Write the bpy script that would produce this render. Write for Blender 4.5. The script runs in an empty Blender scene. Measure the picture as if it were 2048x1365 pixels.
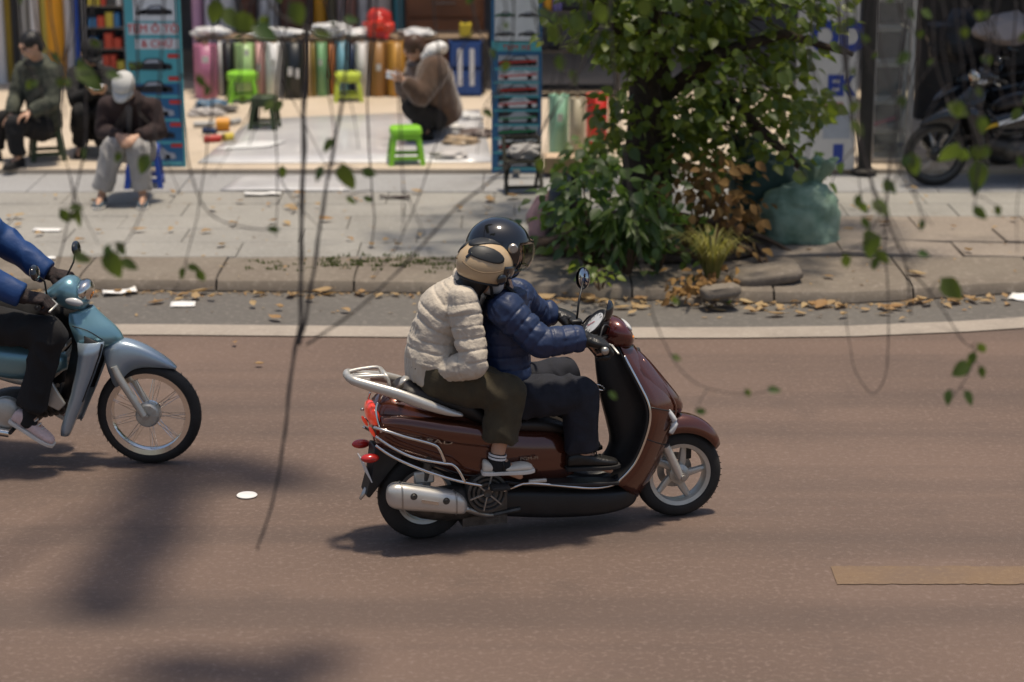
import bpy, bmesh, math, random
import numpy as np
from mathutils import Vector, Matrix, Quaternion, noise as mnoise
R = math.radians
scene = bpy.context.scene
COL = scene.collection
random.seed(7)

# ------------------------------------------------------------------ camera, sky, sun, exposure
CAM_H, PITCH, FPX = 3.6, R(14.9), 4308.0
cam_d = bpy.data.cameras.new('camera')
cam = bpy.data.objects.new('camera', cam_d); COL.objects.link(cam)
cam.location = (0, 0, CAM_H)
cam.rotation_euler = (math.pi / 2 - PITCH, 0, 0)
cam_d.sensor_width = 36.0
cam_d.lens = FPX / 2048 * 36.0
cam_d.clip_start = 0.05; cam_d.clip_end = 600
cam_d.dof.use_dof = True; cam_d.dof.focus_distance = 10.55; cam_d.dof.aperture_fstop = 1.7
scene.camera = cam

SUN = Vector((0.10, 0.0, 0.95)).normalized()          # towards the sun
world = bpy.data.worlds.new('World'); scene.world = world; world.use_nodes = True
wn = world.node_tree.nodes; wl = world.node_tree.links
bg = wn.get('Background') or wn.new('ShaderNodeBackground')
sky = wn.new('ShaderNodeTexSky'); sky.sky_type = 'NISHITA'; sky.sun_disc = False
sky.sun_elevation = math.asin(SUN.z); sky.sun_rotation = math.atan2(SUN.x, SUN.y)
sky.dust_density = 2.5; sky.air_density = 1.0
wl.new(sky.outputs[0], bg.inputs[0]); bg.inputs[1].default_value = 0.12
sl = bpy.data.lights.new('sun', 'SUN'); sl.energy = 4.1; sl.angle = R(4.5); sl.color = (1.0, 0.89, 0.73)
so = bpy.data.objects.new('sun', sl); COL.objects.link(so)
so.rotation_euler = SUN.to_track_quat('Z', 'Y').to_euler(); so.location = (10, -10, 30)
scene.view_settings.view_transform = 'Standard'; scene.view_settings.look = 'None'
scene.view_settings.gamma = 1.0; scene.view_settings.exposure = 0.0
scene.view_settings.use_curve_mapping = False

# ------------------------------------------------------------------ survey: photo point -> place
def ray(px, py):
    c, s = math.cos(PITCH), math.sin(PITCH)
    u, v = (px - 1024.0) / FPX, (682.5 - py) / FPX
    return Vector((u, c + v * s, -s + v * c))
ORG = Vector((0, 0, CAM_H))
def WZ(px, py, z=0.0):
    d = ray(px, py); return ORG + d * ((z - CAM_H) / d.z)
def WY(px, py, Y):
    d = ray(px, py); return ORG + d * (Y / d.y)

# ------------------------------------------------------------------ materials
def M(name, col, rough=0.6, metal=0.0, var=0.12, scale=9.0, bump=0.0, bscale=80.0, coat=0.0, spec=0.5, trans=0.0,
      emit=None, col2=None, sheen=0.0, sub=0.0, ior=1.45, rvar=0.08):
    m = bpy.data.materials.new(name); m.use_nodes = True
    nt = m.node_tree; n = nt.nodes; l = nt.links
    b = n.get('Principled BSDF')
    tc = n.new('ShaderNodeTexCoord')
    nz = n.new('ShaderNodeTexNoise'); nz.inputs['Scale'].default_value = scale; nz.inputs['Detail'].default_value = 6
    nz.inputs['Roughness'].default_value = 0.62
    l.new(tc.outputs['Object'], nz.inputs['Vector'])
    rp = n.new('ShaderNodeValToRGB')
    c2 = col2 or tuple(max(0, c * (1 - var)) for c in col)
    c1 = col if col2 else tuple(min(1, c * (1 + var)) for c in col)
    rp.color_ramp.elements[0].position = 0.32; rp.color_ramp.elements[1].position = 0.68
    rp.color_ramp.elements[0].color = (*c2, 1); rp.color_ramp.elements[1].color = (*c1, 1)
    l.new(nz.outputs['Fac'], rp.inputs['Fac']); l.new(rp.outputs['Color'], b.inputs['Base Color'])
    mr = n.new('ShaderNodeMapRange'); mr.inputs['To Min'].default_value = max(0.02, rough - rvar); mr.inputs['To Max'].default_value = min(1, rough + rvar)
    l.new(nz.outputs['Fac'], mr.inputs['Value']); l.new(mr.outputs['Result'], b.inputs['Roughness'])
    b.inputs['Metallic'].default_value = metal
    b.inputs['Specular IOR Level'].default_value = spec
    b.inputs['IOR'].default_value = ior
    if coat: b.inputs['Coat Weight'].default_value = coat; b.inputs['Coat Roughness'].default_value = 0.06
    if trans: b.inputs['Transmission Weight'].default_value = trans
    if sheen: b.inputs['Sheen Weight'].default_value = sheen
    if sub: b.inputs['Subsurface Weight'].default_value = sub; b.inputs['Subsurface Radius'].default_value = (0.02, 0.008, 0.004)
    if emit: b.inputs['Emission Color'].default_value = (*emit[0], 1); b.inputs['Emission Strength'].default_value = emit[1]
    if bump:
        bz = n.new('ShaderNodeTexNoise'); bz.inputs['Scale'].default_value = bscale; bz.inputs['Detail'].default_value = 4
        l.new(tc.outputs['Object'], bz.inputs['Vector'])
        bp = n.new('ShaderNodeBump'); bp.inputs['Strength'].default_value = bump; bp.inputs['Distance'].default_value = 0.01
        l.new(bz.outputs['Fac'], bp.inputs['Height']); l.new(bp.outputs['Normal'], b.inputs['Normal'])
    return m

def leaf_mat(name, col, col2, trans_col, rough=0.45):
    m = bpy.data.materials.new(name); m.use_nodes = True
    nt = m.node_tree; n = nt.nodes; l = nt.links
    b = n.get('Principled BSDF'); out = n.get('Material Output')
    gi = n.new('ShaderNodeNewGeometry'); oi = n.new('ShaderNodeObjectInfo')
    ad = n.new('ShaderNodeMath'); ad.operation = 'ADD'
    l.new(gi.outputs['Random Per Island'], ad.inputs[0]); l.new(oi.outputs['Random'], ad.inputs[1])
    fr = n.new('ShaderNodeMath'); fr.operation = 'FRACT'; l.new(ad.outputs[0], fr.inputs[0])
    mx = n.new('ShaderNodeMix'); mx.data_type = 'RGBA'
    mx.inputs['A'].default_value = (*col, 1); mx.inputs['B'].default_value = (*col2, 1)
    l.new(fr.outputs[0], mx.inputs['Factor']); l.new(mx.outputs['Result'], b.inputs['Base Color'])
    b.inputs['Roughness'].default_value = rough
    t = n.new('ShaderNodeBsdfTranslucent'); t.inputs['Color'].default_value = (*trans_col, 1)
    ms = n.new('ShaderNodeMixShader'); ms.inputs[0].default_value = 0.35
    l.new(b.outputs[0], ms.inputs[1]); l.new(t.outputs[0], ms.inputs[2]); l.new(ms.outputs[0], out.inputs['Surface'])
    return m

def ground_mat(name, base, dark, light, fine=240.0, patch=0.35, bump=0.5, rough=0.9, speck=0.5, stain=(0.05, 0.04, 0.035), stain_amt=0.35, streak=0.0):
    m = bpy.data.materials.new(name); m.use_nodes = True
    nt = m.node_tree; n = nt.nodes; l = nt.links
    b = n.get('Principled BSDF'); tc = n.new('ShaderNodeTexCoord'); ge = n.new('ShaderNodeNewGeometry')
    def noi(s, d=5, r=0.6):
        k = n.new('ShaderNodeTexNoise'); k.inputs['Scale'].default_value = s; k.inputs['Detail'].default_value = d
        k.inputs['Roughness'].default_value = r; l.new(ge.outputs['Position'], k.inputs['Vector']); return k
    def ramp(src, p0, p1):
        k = n.new('ShaderNodeMapRange'); k.inputs['From Min'].default_value = p0; k.inputs['From Max'].default_value = p1
        l.new(src.outputs['Fac'], k.inputs['Value']); return k
    def mix(f, a, bcol):
        k = n.new('ShaderNodeMix'); k.data_type = 'RGBA'; l.new(f.outputs[0], k.inputs['Factor'])
        if isinstance(a, tuple): k.inputs['A'].default_value = (*a, 1)
        else: l.new(a.outputs['Result'], k.inputs['A'])
        k.inputs['B'].default_value = (*bcol, 1); return k
    n1 = noi(patch, 6); n2 = noi(fine, 3, 0.7); n3 = noi(fine * 0.23, 4); n4 = noi(1.7, 8, 0.7)
    c = mix(ramp(n1, 0.35, 0.68), base, dark)
    c = mix(ramp(n3, 0.52, 0.80), c, light)
    k = ramp(n2, 0.60, 0.75); k.inputs['To Max'].default_value = speck; c = mix(k, c, light)
    k = ramp(n2, 0.42, 0.28); k.inputs['To Max'].default_value = speck; c = mix(k, c, stain)
    k = ramp(n4, 0.55, 0.75); k.inputs['To Max'].default_value = stain_amt; c = mix(k, c, stain)
    if streak:      # lanes worn and oiled by traffic run along the road
        mp = n.new('ShaderNodeMapping'); mp.inputs['Scale'].default_value = (0.05, 1.1, 1.0); l.new(ge.outputs['Position'], mp.inputs['Vector'])
        k5 = n.new('ShaderNodeTexNoise'); k5.inputs['Scale'].default_value = 1.6; k5.inputs['Detail'].default_value = 7; l.new(mp.outputs[0], k5.inputs['Vector'])
        k = ramp(k5, 0.46, 0.66); k.inputs['To Max'].default_value = streak; c = mix(k, c, stain)
    l.new(c.outputs['Result'], b.inputs['Base Color'])
    b.inputs['Roughness'].default_value = rough
    bp = n.new('ShaderNodeBump'); bp.inputs['Strength'].default_value = bump; bp.inputs['Distance'].default_value = 0.006
    l.new(n2.outputs['Fac'], bp.inputs['Height']); l.new(bp.outputs['Normal'], b.inputs['Normal'])
    return m

# ------------------------------------------------------------------ mesh helpers
def V(*a): return Vector(a)
class MB:
    def __init__(s): s.v = []; s.f = []
    def add(s, vs, fs):
        o = len(s.v); s.v += [Vector(v) for v in vs]; s.f += [tuple(i + o for i in f) for f in fs]; return s
    def box(s, c, d, rot=None):
        x, y, z = d[0] / 2, d[1] / 2, d[2] / 2
        vs = [V(a, b, e) for a in (-x, x) for b in (-y, y) for e in (-z, z)]
        if rot is not None: vs = [rot @ v for v in vs]
        c = Vector(c)
        return s.add([v + c for v in vs], [(0, 1, 3, 2), (4, 6, 7, 5), (0, 4, 5, 1), (2, 3, 7, 6), (0, 2, 6, 4), (1, 5, 7, 3)])
    def tube(s, pts, r, seg=8, cap=True, flat=1.0, up=None, closed=False):
        pts = [Vector(p) for p in pts]; n = len(pts)
        rs = [r] * n if isinstance(r, (int, float)) else list(r)
        tans = []
        for i in range(n):
            if closed: t = pts[(i + 1) % n] - pts[i - 1]
            else: t = pts[min(i + 1, n - 1)] - pts[max(i - 1, 0)]
            tans.append(t.normalized() if t.length > 1e-9 else V(0, 0, 1))
        ref = Vector(up) if up is not None else (V(0, 0, 1) if abs(tans[0].z) < 0.9 else V(1, 0, 0))
        nrm = (ref - tans[0] * ref.dot(tans[0])).normalized(); rings = []
        for i in range(n):
            if i: nrm = (nrm - tans[i] * nrm.dot(tans[i])); nrm = nrm.normalized() if nrm.length > 1e-6 else tans[i].orthogonal().normalized()
            bi = tans[i].cross(nrm)
            rings.append([pts[i] + (nrm * math.cos(a) * flat + bi * math.sin(a)) * rs[i] for a in [2 * math.pi * k / seg for k in range(seg)]])
        return s.loft(rings, cap and not closed, closed)
    def loft(s, rings, cap=True, ringclosed=False, loop=True):
        n = len(rings); k = len(rings[0]); vs = [p for r in rings for p in r]; fs = []
        for i in range(n if ringclosed else n - 1):
            j = (i + 1) % n
            for a in range(k if loop else k - 1):
                b = (a + 1) % k; fs.append((i * k + a, i * k + b, j * k + b, j * k + a))
        if cap and loop: fs.append(tuple(range(k - 1, -1, -1))); fs.append(tuple((n - 1) * k + a for a in range(k)))
        return s.add(vs, fs)
    def lathe(s, prof, c=(0, 0, 0), axis=(0, 1, 0), seg=32, closed=False, a0=0.0, a1=None):
        q = V(0, 0, 1).rotation_difference(Vector(axis).normalized()); c = Vector(c)
        full = a1 is None; rings = []
        cnt = seg if full else seg + 1
        for k in range(cnt):
            a = 2 * math.pi * k / seg if full else a0 + (a1 - a0) * k / seg
            rings.append([c + q @ V(r * math.cos(a), r * math.sin(a), h) for r, h in prof])
        o = len(prof); vs = [p for r in rings for p in r]; fs = []
        for i in range(cnt if full else cnt - 1):
            j = (i + 1) % cnt
            for a in range(o if closed else o - 1):
                b = (a + 1) % o; fs.append((i * o + a, j * o + a, j * o + b, i * o + b))
        return s.add(vs, fs)
    def ellip(s, c, r, rot=None, seg=12, rings=8):
        c = Vector(c); r = (r, r, r) if isinstance(r, (int, float)) else r
        vs = [V(0, 0, r[2])]; fs = []
        for i in range(1, rings):
            t = math.pi * i / rings
            for k in range(seg):
                a = 2 * math.pi * k / seg; vs.append(V(r[0] * math.sin(t) * math.cos(a), r[1] * math.sin(t) * math.sin(a), r[2] * math.cos(t)))
        vs.append(V(0, 0, -r[2]))
        for k in range(seg): fs.append((0, 1 + k, 1 + (k + 1) % seg))
        for i in range(rings - 2):
            for k in range(seg):
                a = 1 + i * seg + k; b = 1 + i * seg + (k + 1) % seg; fs.append((a, a + seg, b + seg, b))
        L = len(vs) - 1; o = 1 + (rings - 2) * seg
        for k in range(seg): fs.append((o + k, L, o + (k + 1) % seg))
        if rot is not None: vs = [rot @ v for v in vs]
        return s.add([v + c for v in vs], fs)
    def prism(s, poly, fn, t0, t1):          # poly [(a,b)], fn(a,b,t)->Vector
        k = len(poly); vs = [fn(a, b, t0) for a, b in poly] + [fn(a, b, t1) for a, b in poly]
        fs = [tuple(range(k)), tuple(range(2 * k - 1, k - 1, -1))] + [(i, i + k, (i + 1) % k + k, (i + 1) % k) for i in range(k)]
        return s.add(vs, fs)
    def mesh(s, name, off=None):
        me = bpy.data.meshes.new(name)
        vs = s.v if off is None else [v - Vector(off) for v in s.v]
        me.from_pydata([tuple(v) for v in vs], [], s.f); me.update()
        bm = bmesh.new(); bm.from_mesh(me); bmesh.ops.recalc_face_normals(bm, faces=bm.faces); bm.to_mesh(me); bm.free()
        return me
    def build(s, name, mat, parent=None, smooth=40, bevel=0, sub=0, solid=0, off=None, loc=None):
        return link(s.mesh(name, off), name, mat, parent, smooth, bevel, sub, solid, loc)

def link(me, name, mat, parent=None, smooth=40, bevel=0, sub=0, solid=0, loc=None):
    if mat is not None and not me.materials: me.materials.append(mat)
    if smooth:
        me.polygons.foreach_set('use_smooth', [True] * len(me.polygons))
        if smooth < 180 and not sub: me.set_sharp_from_angle(angle=R(smooth))
    o = bpy.data.objects.new(name, me); COL.objects.link(o)
    if parent is not None: o.parent = parent
    if loc is not None: o.location = loc
    if solid:
        k = o.modifiers.new('solid', 'SOLIDIFY'); k.thickness = solid; k.offset = 0
    if bevel:
        k = o.modifiers.new('bevel', 'BEVEL'); k.width = bevel; k.segments = 2; k.limit_method = 'ANGLE'; k.angle_limit = R(35)
    if sub:
        k = o.modifiers.new('sub', 'SUBSURF'); k.levels = sub; k.render_levels = sub
    return o

def thing(name, label, cat, loc=(0, 0, 0), rz=0, group=None):
    o = bpy.data.objects.new(name, None); COL.objects.link(o); o.empty_display_size = 0.1
    o.location = loc; o.rotation_euler = (0, 0, rz); return tag(o, label, cat, group)
def tag(o, label=None, cat=None, group=None, kind=None):
    if label: o['label'] = label
    if cat: o['category'] = cat
    if group: o['group'] = group
    if kind: o['kind'] = kind
    return o
def copy_tree(o, parent=None):
    c = o.copy(); COL.objects.link(c)
    if parent is not None: c.parent = parent
    for ch in list(o.children): copy_tree(ch, c)
    return c

def evaluated(mb, mods, name='tmp'):
    me = mb.mesh(name) if isinstance(mb, MB) else mb
    o = bpy.data.objects.new(name, me); COL.objects.link(o)
    for typ, kw in mods:
        k = o.modifiers.new('m', typ)
        for a, b in kw.items(): setattr(k, a, b)
    dg = bpy.context.evaluated_depsgraph_get(); dg.update()
    r = bpy.data.meshes.new_from_object(o.evaluated_get(dg))
    bpy.data.objects.remove(o); return r

def skin_mesh(mb, voxel=0.008, it=6, post=None):
    """one continuous surface out of overlapping closed shapes"""
    me = evaluated(mb, [('REMESH', dict(mode='VOXEL', voxel_size=voxel, use_smooth_shade=True))])
    n = len(me.vertices); co = np.empty(n * 3); me.vertices.foreach_get('co', co); co = co.reshape(-1, 3)
    e = np.empty(len(me.edges) * 2, dtype=np.int64); me.edges.foreach_get('vertices', e); e = e.reshape(-1, 2)
    deg = np.bincount(e.ravel(), minlength=n).reshape(-1, 1).astype(float)
    for k in range(it):
        acc = np.zeros_like(co); np.add.at(acc, e[:, 0], co[e[:, 1]]); np.add.at(acc, e[:, 1], co[e[:, 0]])
        co = co + (acc / np.maximum(deg, 1) - co) * (0.6 if k % 2 == 0 else 0.35)
    me.vertices.foreach_set('co', co.ravel()); me.update()
    if post is not None:
        nr = np.empty(n * 3); me.vertices.foreach_get('normal', nr)
        co = post(co, nr.reshape(-1, 3)); me.vertices.foreach_set('co', co.ravel()); me.update()
    return me
def shift(me, off):
    me.transform(Matrix.Translation(-Vector(off))); return me

def text_mesh(s, size, depth=0.002):
    cu = bpy.data.curves.new('lettering', 'FONT'); cu.body = s; cu.size = size; cu.extrude = depth; cu.align_x = 'CENTER'; cu.align_y = 'CENTER'
    cu.resolution_u = 3
    o = bpy.data.objects.new('lettering', cu); COL.objects.link(o)
    dg = bpy.context.evaluated_depsgraph_get(); dg.update()
    me = bpy.data.meshes.new_from_object(o.evaluated_get(dg)); bpy.data.objects.remove(o); bpy.data.curves.remove(cu); return me
def lettering(s, size, mat, parent, loc, rot=(math.pi / 2, 0, 0), sx=1.0, depth=0.002, bold=0):
    me = text_mesh(s, size, depth)
    me.transform(Matrix.Diagonal((sx, 1, 1, 1)))
    o = link(me, 'lettering', mat, parent, smooth=0); o.location = loc; o.rotation_euler = rot; return o

def bold_letters(s, size, mat, parent, loc, sx=1.0, w=.05):
    cu = bpy.data.curves.new('lettering', 'FONT'); cu.body = s; cu.size = size; cu.extrude = .002; cu.offset = size * w; cu.align_x = 'CENTER'; cu.align_y = 'CENTER'; cu.resolution_u = 4
    o = bpy.data.objects.new('lettering', cu); COL.objects.link(o); dg = bpy.context.evaluated_depsgraph_get(); dg.update()
    me = bpy.data.meshes.new_from_object(o.evaluated_get(dg)); bpy.data.objects.remove(o); bpy.data.curves.remove(cu); me.transform(Matrix.Diagonal((sx, 1, 1, 1)))
    o = link(me, 'lettering', mat, parent, smooth=0); o.location = loc; o.rotation_euler = (math.pi / 2, 0, 0); return o

# ------------------------------------------------------------------ palette
m_asph = ground_mat('dusty_reflection_tinted_asphalt', (0.160, 0.107, 0.081), (0.118, 0.079, 0.060), (0.23, 0.165, 0.135), fine=150, bump=0.8, stain=(0.07, 0.052, 0.044), stain_amt=0.40, speck=0.5, streak=0.5)  # dusty brown, pushed warmer: part of an orange reflection is in the colour
m_gutter = ground_mat('grey_gutter_asphalt', (0.125, 0.113, 0.098), (0.10, 0.09, 0.08), (0.20, 0.18, 0.155), fine=95, bump=0.7, stain=(0.06, 0.052, 0.044))
m_line = ground_mat('worn_white_road_paint', (0.335, 0.285, 0.235), (0.27, 0.23, 0.19), (0.40, 0.35, 0.29), fine=120, patch=1.5, bump=0.3, stain=(0.14, 0.12, 0.10), stain_amt=0.75, speck=0.6)
m_yline = ground_mat('faded_yellow_road_paint', (0.185, 0.118, 0.066), (0.15, 0.10, 0.070), (0.22, 0.15, 0.09), fine=150, patch=2.5, bump=0.5, stain=(0.125, 0.085, 0.064), stain_amt=0.95, speck=0.8)
m_kerb = ground_mat('weathered_concrete_kerb', (0.185, 0.155, 0.12), (0.15, 0.12, 0.092), (0.28, 0.235, 0.19), fine=90, patch=1.2, bump=0.6, stain=(0.07, 0.06, 0.04), stain_amt=0.6)
m_tile = ground_mat('grey_paving', (0.290, 0.275, 0.245), (0.225, 0.213, 0.19), (0.37, 0.355, 0.32), fine=130, patch=1.1, bump=0.3, stain=(0.16, 0.14, 0.12), stain_amt=0.5)
m_tile_b = ground_mat('brown_grey_paving', (0.26, 0.215, 0.17), (0.20, 0.165, 0.135), (0.34, 0.29, 0.24), fine=130, patch=1.1, bump=0.3, stain=(0.10, 0.085, 0.07), stain_amt=0.6)
m_joint = ground_mat('dirt_joint', (0.10, 0.085, 0.068), (0.07, 0.06, 0.05), (0.15, 0.13, 0.10), fine=120)
m_ramp = ground_mat('smooth_grey_slab', (0.30, 0.295, 0.29), (0.24, 0.235, 0.23), (0.40, 0.39, 0.38), fine=130, patch=0.9, bump=0.2, stain=(0.15, 0.14, 0.13), stain_amt=0.4)
m_court = ground_mat('cream_floor', (0.52, 0.43, 0.33), (0.44, 0.36, 0.27), (0.58, 0.49, 0.39), fine=130, patch=0.8, bump=0.15, stain=(0.22, 0.18, 0.14), stain_amt=0.5)
m_soil = ground_mat('soil', (0.10, 0.068, 0.045), (0.06, 0.042, 0.03), (0.18, 0.125, 0.08), fine=60, patch=2, bump=1.0)
m_far = ground_mat('far_ground', (0.16, 0.15, 0.13), (0.13, 0.12, 0.11), (0.2, 0.19, 0.17), fine=20)

m_brown = M('bronze_brown_paint', (0.100, 0.027, 0.013), rough=0.22, metal=0.5, var=0.06, scale=3, coat=1.0, rvar=0.03)
m_darkred = M('deep_maroon_paint', (0.085, 0.014, 0.010), rough=0.25, metal=0.3, var=0.05, coat=0.9, rvar=0.03)
m_blackp = M('black_plastic', (0.016, 0.015, 0.015), rough=0.45, var=0.2, scale=20, bump=0.08, bscale=300)
m_blackg = M('gloss_black', (0.008, 0.008, 0.009), rough=0.12, var=0.1, coat=0.8, rvar=0.03)
m_rubber = M('tyre_rubber', (0.022, 0.020, 0.018), rough=0.8, var=0.3, scale=12, bump=0.2, bscale=120)
m_silver = M('silver_paint', (0.56, 0.53, 0.48), rough=0.36, metal=0.55, var=0.06, scale=5)
m_alloy = M('cast_alloy', (0.50, 0.48, 0.43), rough=0.42, metal=0.6, var=0.12, scale=14)
m_chrome = M('chrome', (0.74, 0.71, 0.67), rough=0.13, metal=1.0, var=0.05)
m_steel = M('worn_steel', (0.38, 0.36, 0.33), rough=0.42, metal=0.85, var=0.2, scale=18)
m_engine = M('oily_engine_metal', (0.085, 0.078, 0.07), rough=0.5, metal=0.6, var=0.4, scale=22, bump=0.2)
m_seat = M('seat_vinyl', (0.022, 0.017, 0.014), rough=0.5, var=0.15, scale=10, bump=0.15, bscale=200)
m_redlens = M('lit_red_lens', (0.65, 0.03, 0.015), rough=0.2, var=0.1, coat=0.6, emit=((1.0, 0.10, 0.04), 0.25))
m_redplain = M('red_reflector', (0.45, 0.02, 0.015), rough=0.25, var=0.1, coat=0.5)
m_clear = M('clear_lens', (0.55, 0.54, 0.52), rough=0.12, var=0.03, coat=0.8, spec=0.7)
m_amber = M('amber_lens', (0.8, 0.28, 0.05), rough=0.2, var=0.1, coat=0.5)
m_mirror = M('mirror_glass', (0.55, 0.55, 0.55), rough=0.04, metal=1.0, var=0.02, rvar=0.01)
m_dial = M('dial_face', (0.55, 0.55, 0.54), rough=0.25, var=0.15, scale=30, coat=0.7)
m_blue = M('ice_blue_paint', (0.165, 0.31, 0.36), rough=0.3, metal=0.55, var=0.05, scale=3, coat=0.7, rvar=0.03)
m_bluegrey = M('pale_blue_grey_paint', (0.33, 0.40, 0.46), rough=0.3, metal=0.5, var=0.05, scale=3, coat=0.6, rvar=0.03)

m_cream = M('cream_quilted_nylon', (0.52, 0.45, 0.36), rough=0.62, var=0.09, scale=7, sheen=0.1, bump=0.35, bscale=90)
m_navy = M('navy_quilted_nylon', (0.012, 0.024, 0.068), rough=0.5, var=0.15, scale=8, sheen=0.0, bump=0.15, bscale=60)
m_cobalt = M('cobalt_nylon', (0.006, 0.040, 0.15), rough=0.6, var=0.12, scale=8, sheen=0.0, bump=0.2, bscale=40)
m_olive = M('olive_wool', (0.052, 0.040, 0.021), rough=0.9, var=0.2, scale=20, sheen=0.05, bump=0.2, bscale=160)
m_denim = M('dark_denim', (0.013, 0.014, 0.021), rough=0.85, var=0.3, scale=18, sheen=0.0, bump=0.2, bscale=160)
m_blackc = M('black_cloth', (0.012, 0.011, 0.011), rough=0.9, var=0.2, scale=12, sheen=0.0, bump=0.2, bscale=120)
m_greyc = M('grey_cotton', (0.33, 0.31, 0.29), rough=0.9, var=0.12, scale=10, sheen=0.2, bump=0.25, bscale=90)
m_brownc = M('brown_wool', (0.075, 0.040, 0.022), rough=0.95, var=0.25, scale=12, sheen=0.4, bump=0.3, bscale=80)
m_maroonc = M('dark_maroon_cloth', (0.030, 0.017, 0.016), rough=0.9, var=0.2, scale=12, bump=0.2)
m_camo = M('dark_green_camouflage', (0.10, 0.105, 0.075), rough=0.9, scale=13, col2=(0.012, 0.015, 0.012), bump=0.2)
m_white = M('white_cotton', (0.72, 0.70, 0.67), rough=0.85, var=0.06, scale=10, bump=0.2)
m_leather = M('black_leather', (0.014, 0.013, 0.012), rough=0.38, var=0.2, scale=20, bump=0.25, bscale=90)
m_skin = M('skin', (0.50, 0.29, 0.19), rough=0.5, var=0.06, scale=12, sub=0.12)
m_hair = M('black_hair', (0.010, 0.008, 0.007), rough=0.45, var=0.2, scale=60, bump=0.4, bscale=150)
m_shoe = M('cream_canvas', (0.62, 0.56, 0.47), rough=0.7, var=0.06)
m_shoed = M('dark_blue_canvas', (0.07, 0.095, 0.115), rough=0.8, var=0.15)
m_sole = M('pale_rubber_sole', (0.62, 0.58, 0.52), rough=0.7, var=0.1)
m_pinkshoe = M('pale_pink_mesh', (0.62, 0.46, 0.43), rough=0.8, var=0.1, scale=60, bump=0.3, bscale=250)
m_helmt = M('tan_helmet_shell', (0.50, 0.36, 0.21), rough=0.35, var=0.04, scale=4, coat=0.3)
m_eye = M('eye', (0.04, 0.03, 0.025), rough=0.15, var=0.1)

m_bark = M('dark_bark', (0.062, 0.042, 0.028), rough=0.95, scale=14, col2=(0.022, 0.016, 0.012), bump=1.0, bscale=30)
m_root = M('root_bark', (0.17, 0.11, 0.07), rough=0.95, scale=14, col2=(0.06, 0.04, 0.027), bump=1.0, bscale=30)
m_twig = M('twig_bark', (0.07, 0.06, 0.052), rough=0.9, var=0.25, scale=30, bump=0.5)
m_leaf = leaf_mat('tree_leaf', (0.022, 0.058, 0.009), (0.120, 0.150, 0.020), (0.36, 0.46, 0.05))
m_leafd = leaf_mat('shrub_leaf', (0.018, 0.050, 0.009), (0.085, 0.125, 0.026), (0.16, 0.28, 0.04))
m_leafy = leaf_mat('pale_grass_leaf', (0.16, 0.17, 0.045), (0.28, 0.24, 0.07), (0.35, 0.34, 0.06), rough=0.6)
m_leaft = leaf_mat('twig_leaf', (0.035, 0.080, 0.016), (0.090, 0.110, 0.018), (0.18, 0.26, 0.03))
m_dead = leaf_mat('fallen_leaf', (0.36, 0.20, 0.08), (0.52, 0.38, 0.20), (0.30, 0.18, 0.07), rough=0.75)
m_moss = leaf_mat('moss', (0.055, 0.075, 0.02), (0.09, 0.10, 0.03), (0.1, 0.14, 0.03), rough=0.9)
# ================================================================== the setting
def struct(name, mb, mat, parent=None, **kw):
    o = mb.build(name, mat, parent, **kw)
    if parent is None: o['kind'] = 'structure'
    return o
def sheet(poly, z): 
    m = MB(); m.add([V(a, b, z) for a, b in poly], [tuple(range(len(poly)))]); return m
def interp(path, x):
    for (x0, y0), (x1, y1) in zip(path, path[1:]):
        if x0 <= x <= x1: return y0 + (y1 - y0) * (x - x0) / (x1 - x0)
    return path[0][1] if x < path[0][0] else path[-1][1]
def ground_path(pts, z=0.0):
    p = [tuple(WZ(a, b, z)[:2]) for a, b in pts]
    s0 = p[0]; s1 = p[-1]
    return [(-60, s0[1])] + p + [(60, s1[1] + 1.2)]
KZ = 0.10
kerb_path = ground_path([(-400, 583), (100, 583), (500, 586), (900, 590), (1250, 602), (1480, 607), (1640, 612), (1760, 609), (1900, 598), (2050, 588), (2400, 575)])
line_path = ground_path([(-400, 661), (300, 661), (800, 666), (1300, 668), (1600, 667), (1800, 662), (1950, 654), (2100, 644), (2400, 622)])
INNER = WZ(0, 514, KZ).y         # where kerb stones end and paving starts
PAVE_END = WZ(0, 385, KZ).y
COURT_Y = WZ(0, 338, 0.15).y
ground = struct('ground', sheet([(-200, -60), (200, -60), (200, 260), (-200, 260)], -0.03), m_far, smooth=0)
m = MB(); xs = [-60, -30] + [-9 + 0.75 * i for i in range(25)] + [30, 60]
rw = []
for x in xs: rw.append([V(x, -25, 0), V(x, interp(kerb_path, x) + 0.10, 0)])
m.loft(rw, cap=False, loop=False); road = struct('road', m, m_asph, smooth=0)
def band(name, mat, f0, f1, z, x0=-60, x1=60):
    m = MB(); rw = []
    ss = sorted(set([x0, x1] + [x for x in xs if x0 < x < x1]))
    for x in ss: rw.append([V(x, f0(x), z), V(x, f1(x), z)])
    m.loft(rw, cap=False, loop=False); return struct(name, m, mat, smooth=0)
LW = (WZ(0, 649).y - WZ(0, 674).y) * 0.84
gutter = band('gutter', m_gutter, lambda x: interp(line_path, x) + LW / 2 - 0.02, lambda x: interp(kerb_path, x) + 0.06, 0.004)
edge_line = band('white_edge_line', m_line, lambda x: interp(line_path, x) - LW / 2, lambda x: interp(line_path, x) + LW / 2, 0.008)
yl0, yl1 = WZ(1850, 1170).y, WZ(1850, 1134).y
m = MB(); rw = []; xq = WZ(1668, 1150).x; rq = random.Random(4)
for i in range(260): rw.append([V(xq + i * .03 + rq.uniform(-.008, .008), yl0 + rq.uniform(-.006, .006), .004), V(xq + i * .03 + rq.uniform(-.008, .008), yl1 + rq.uniform(-.006, .006), .004)])
m.loft(rw, cap=False, loop=False); yellow_line = struct('yellow_lane_line', m, m_yline, smooth=0)

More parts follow.
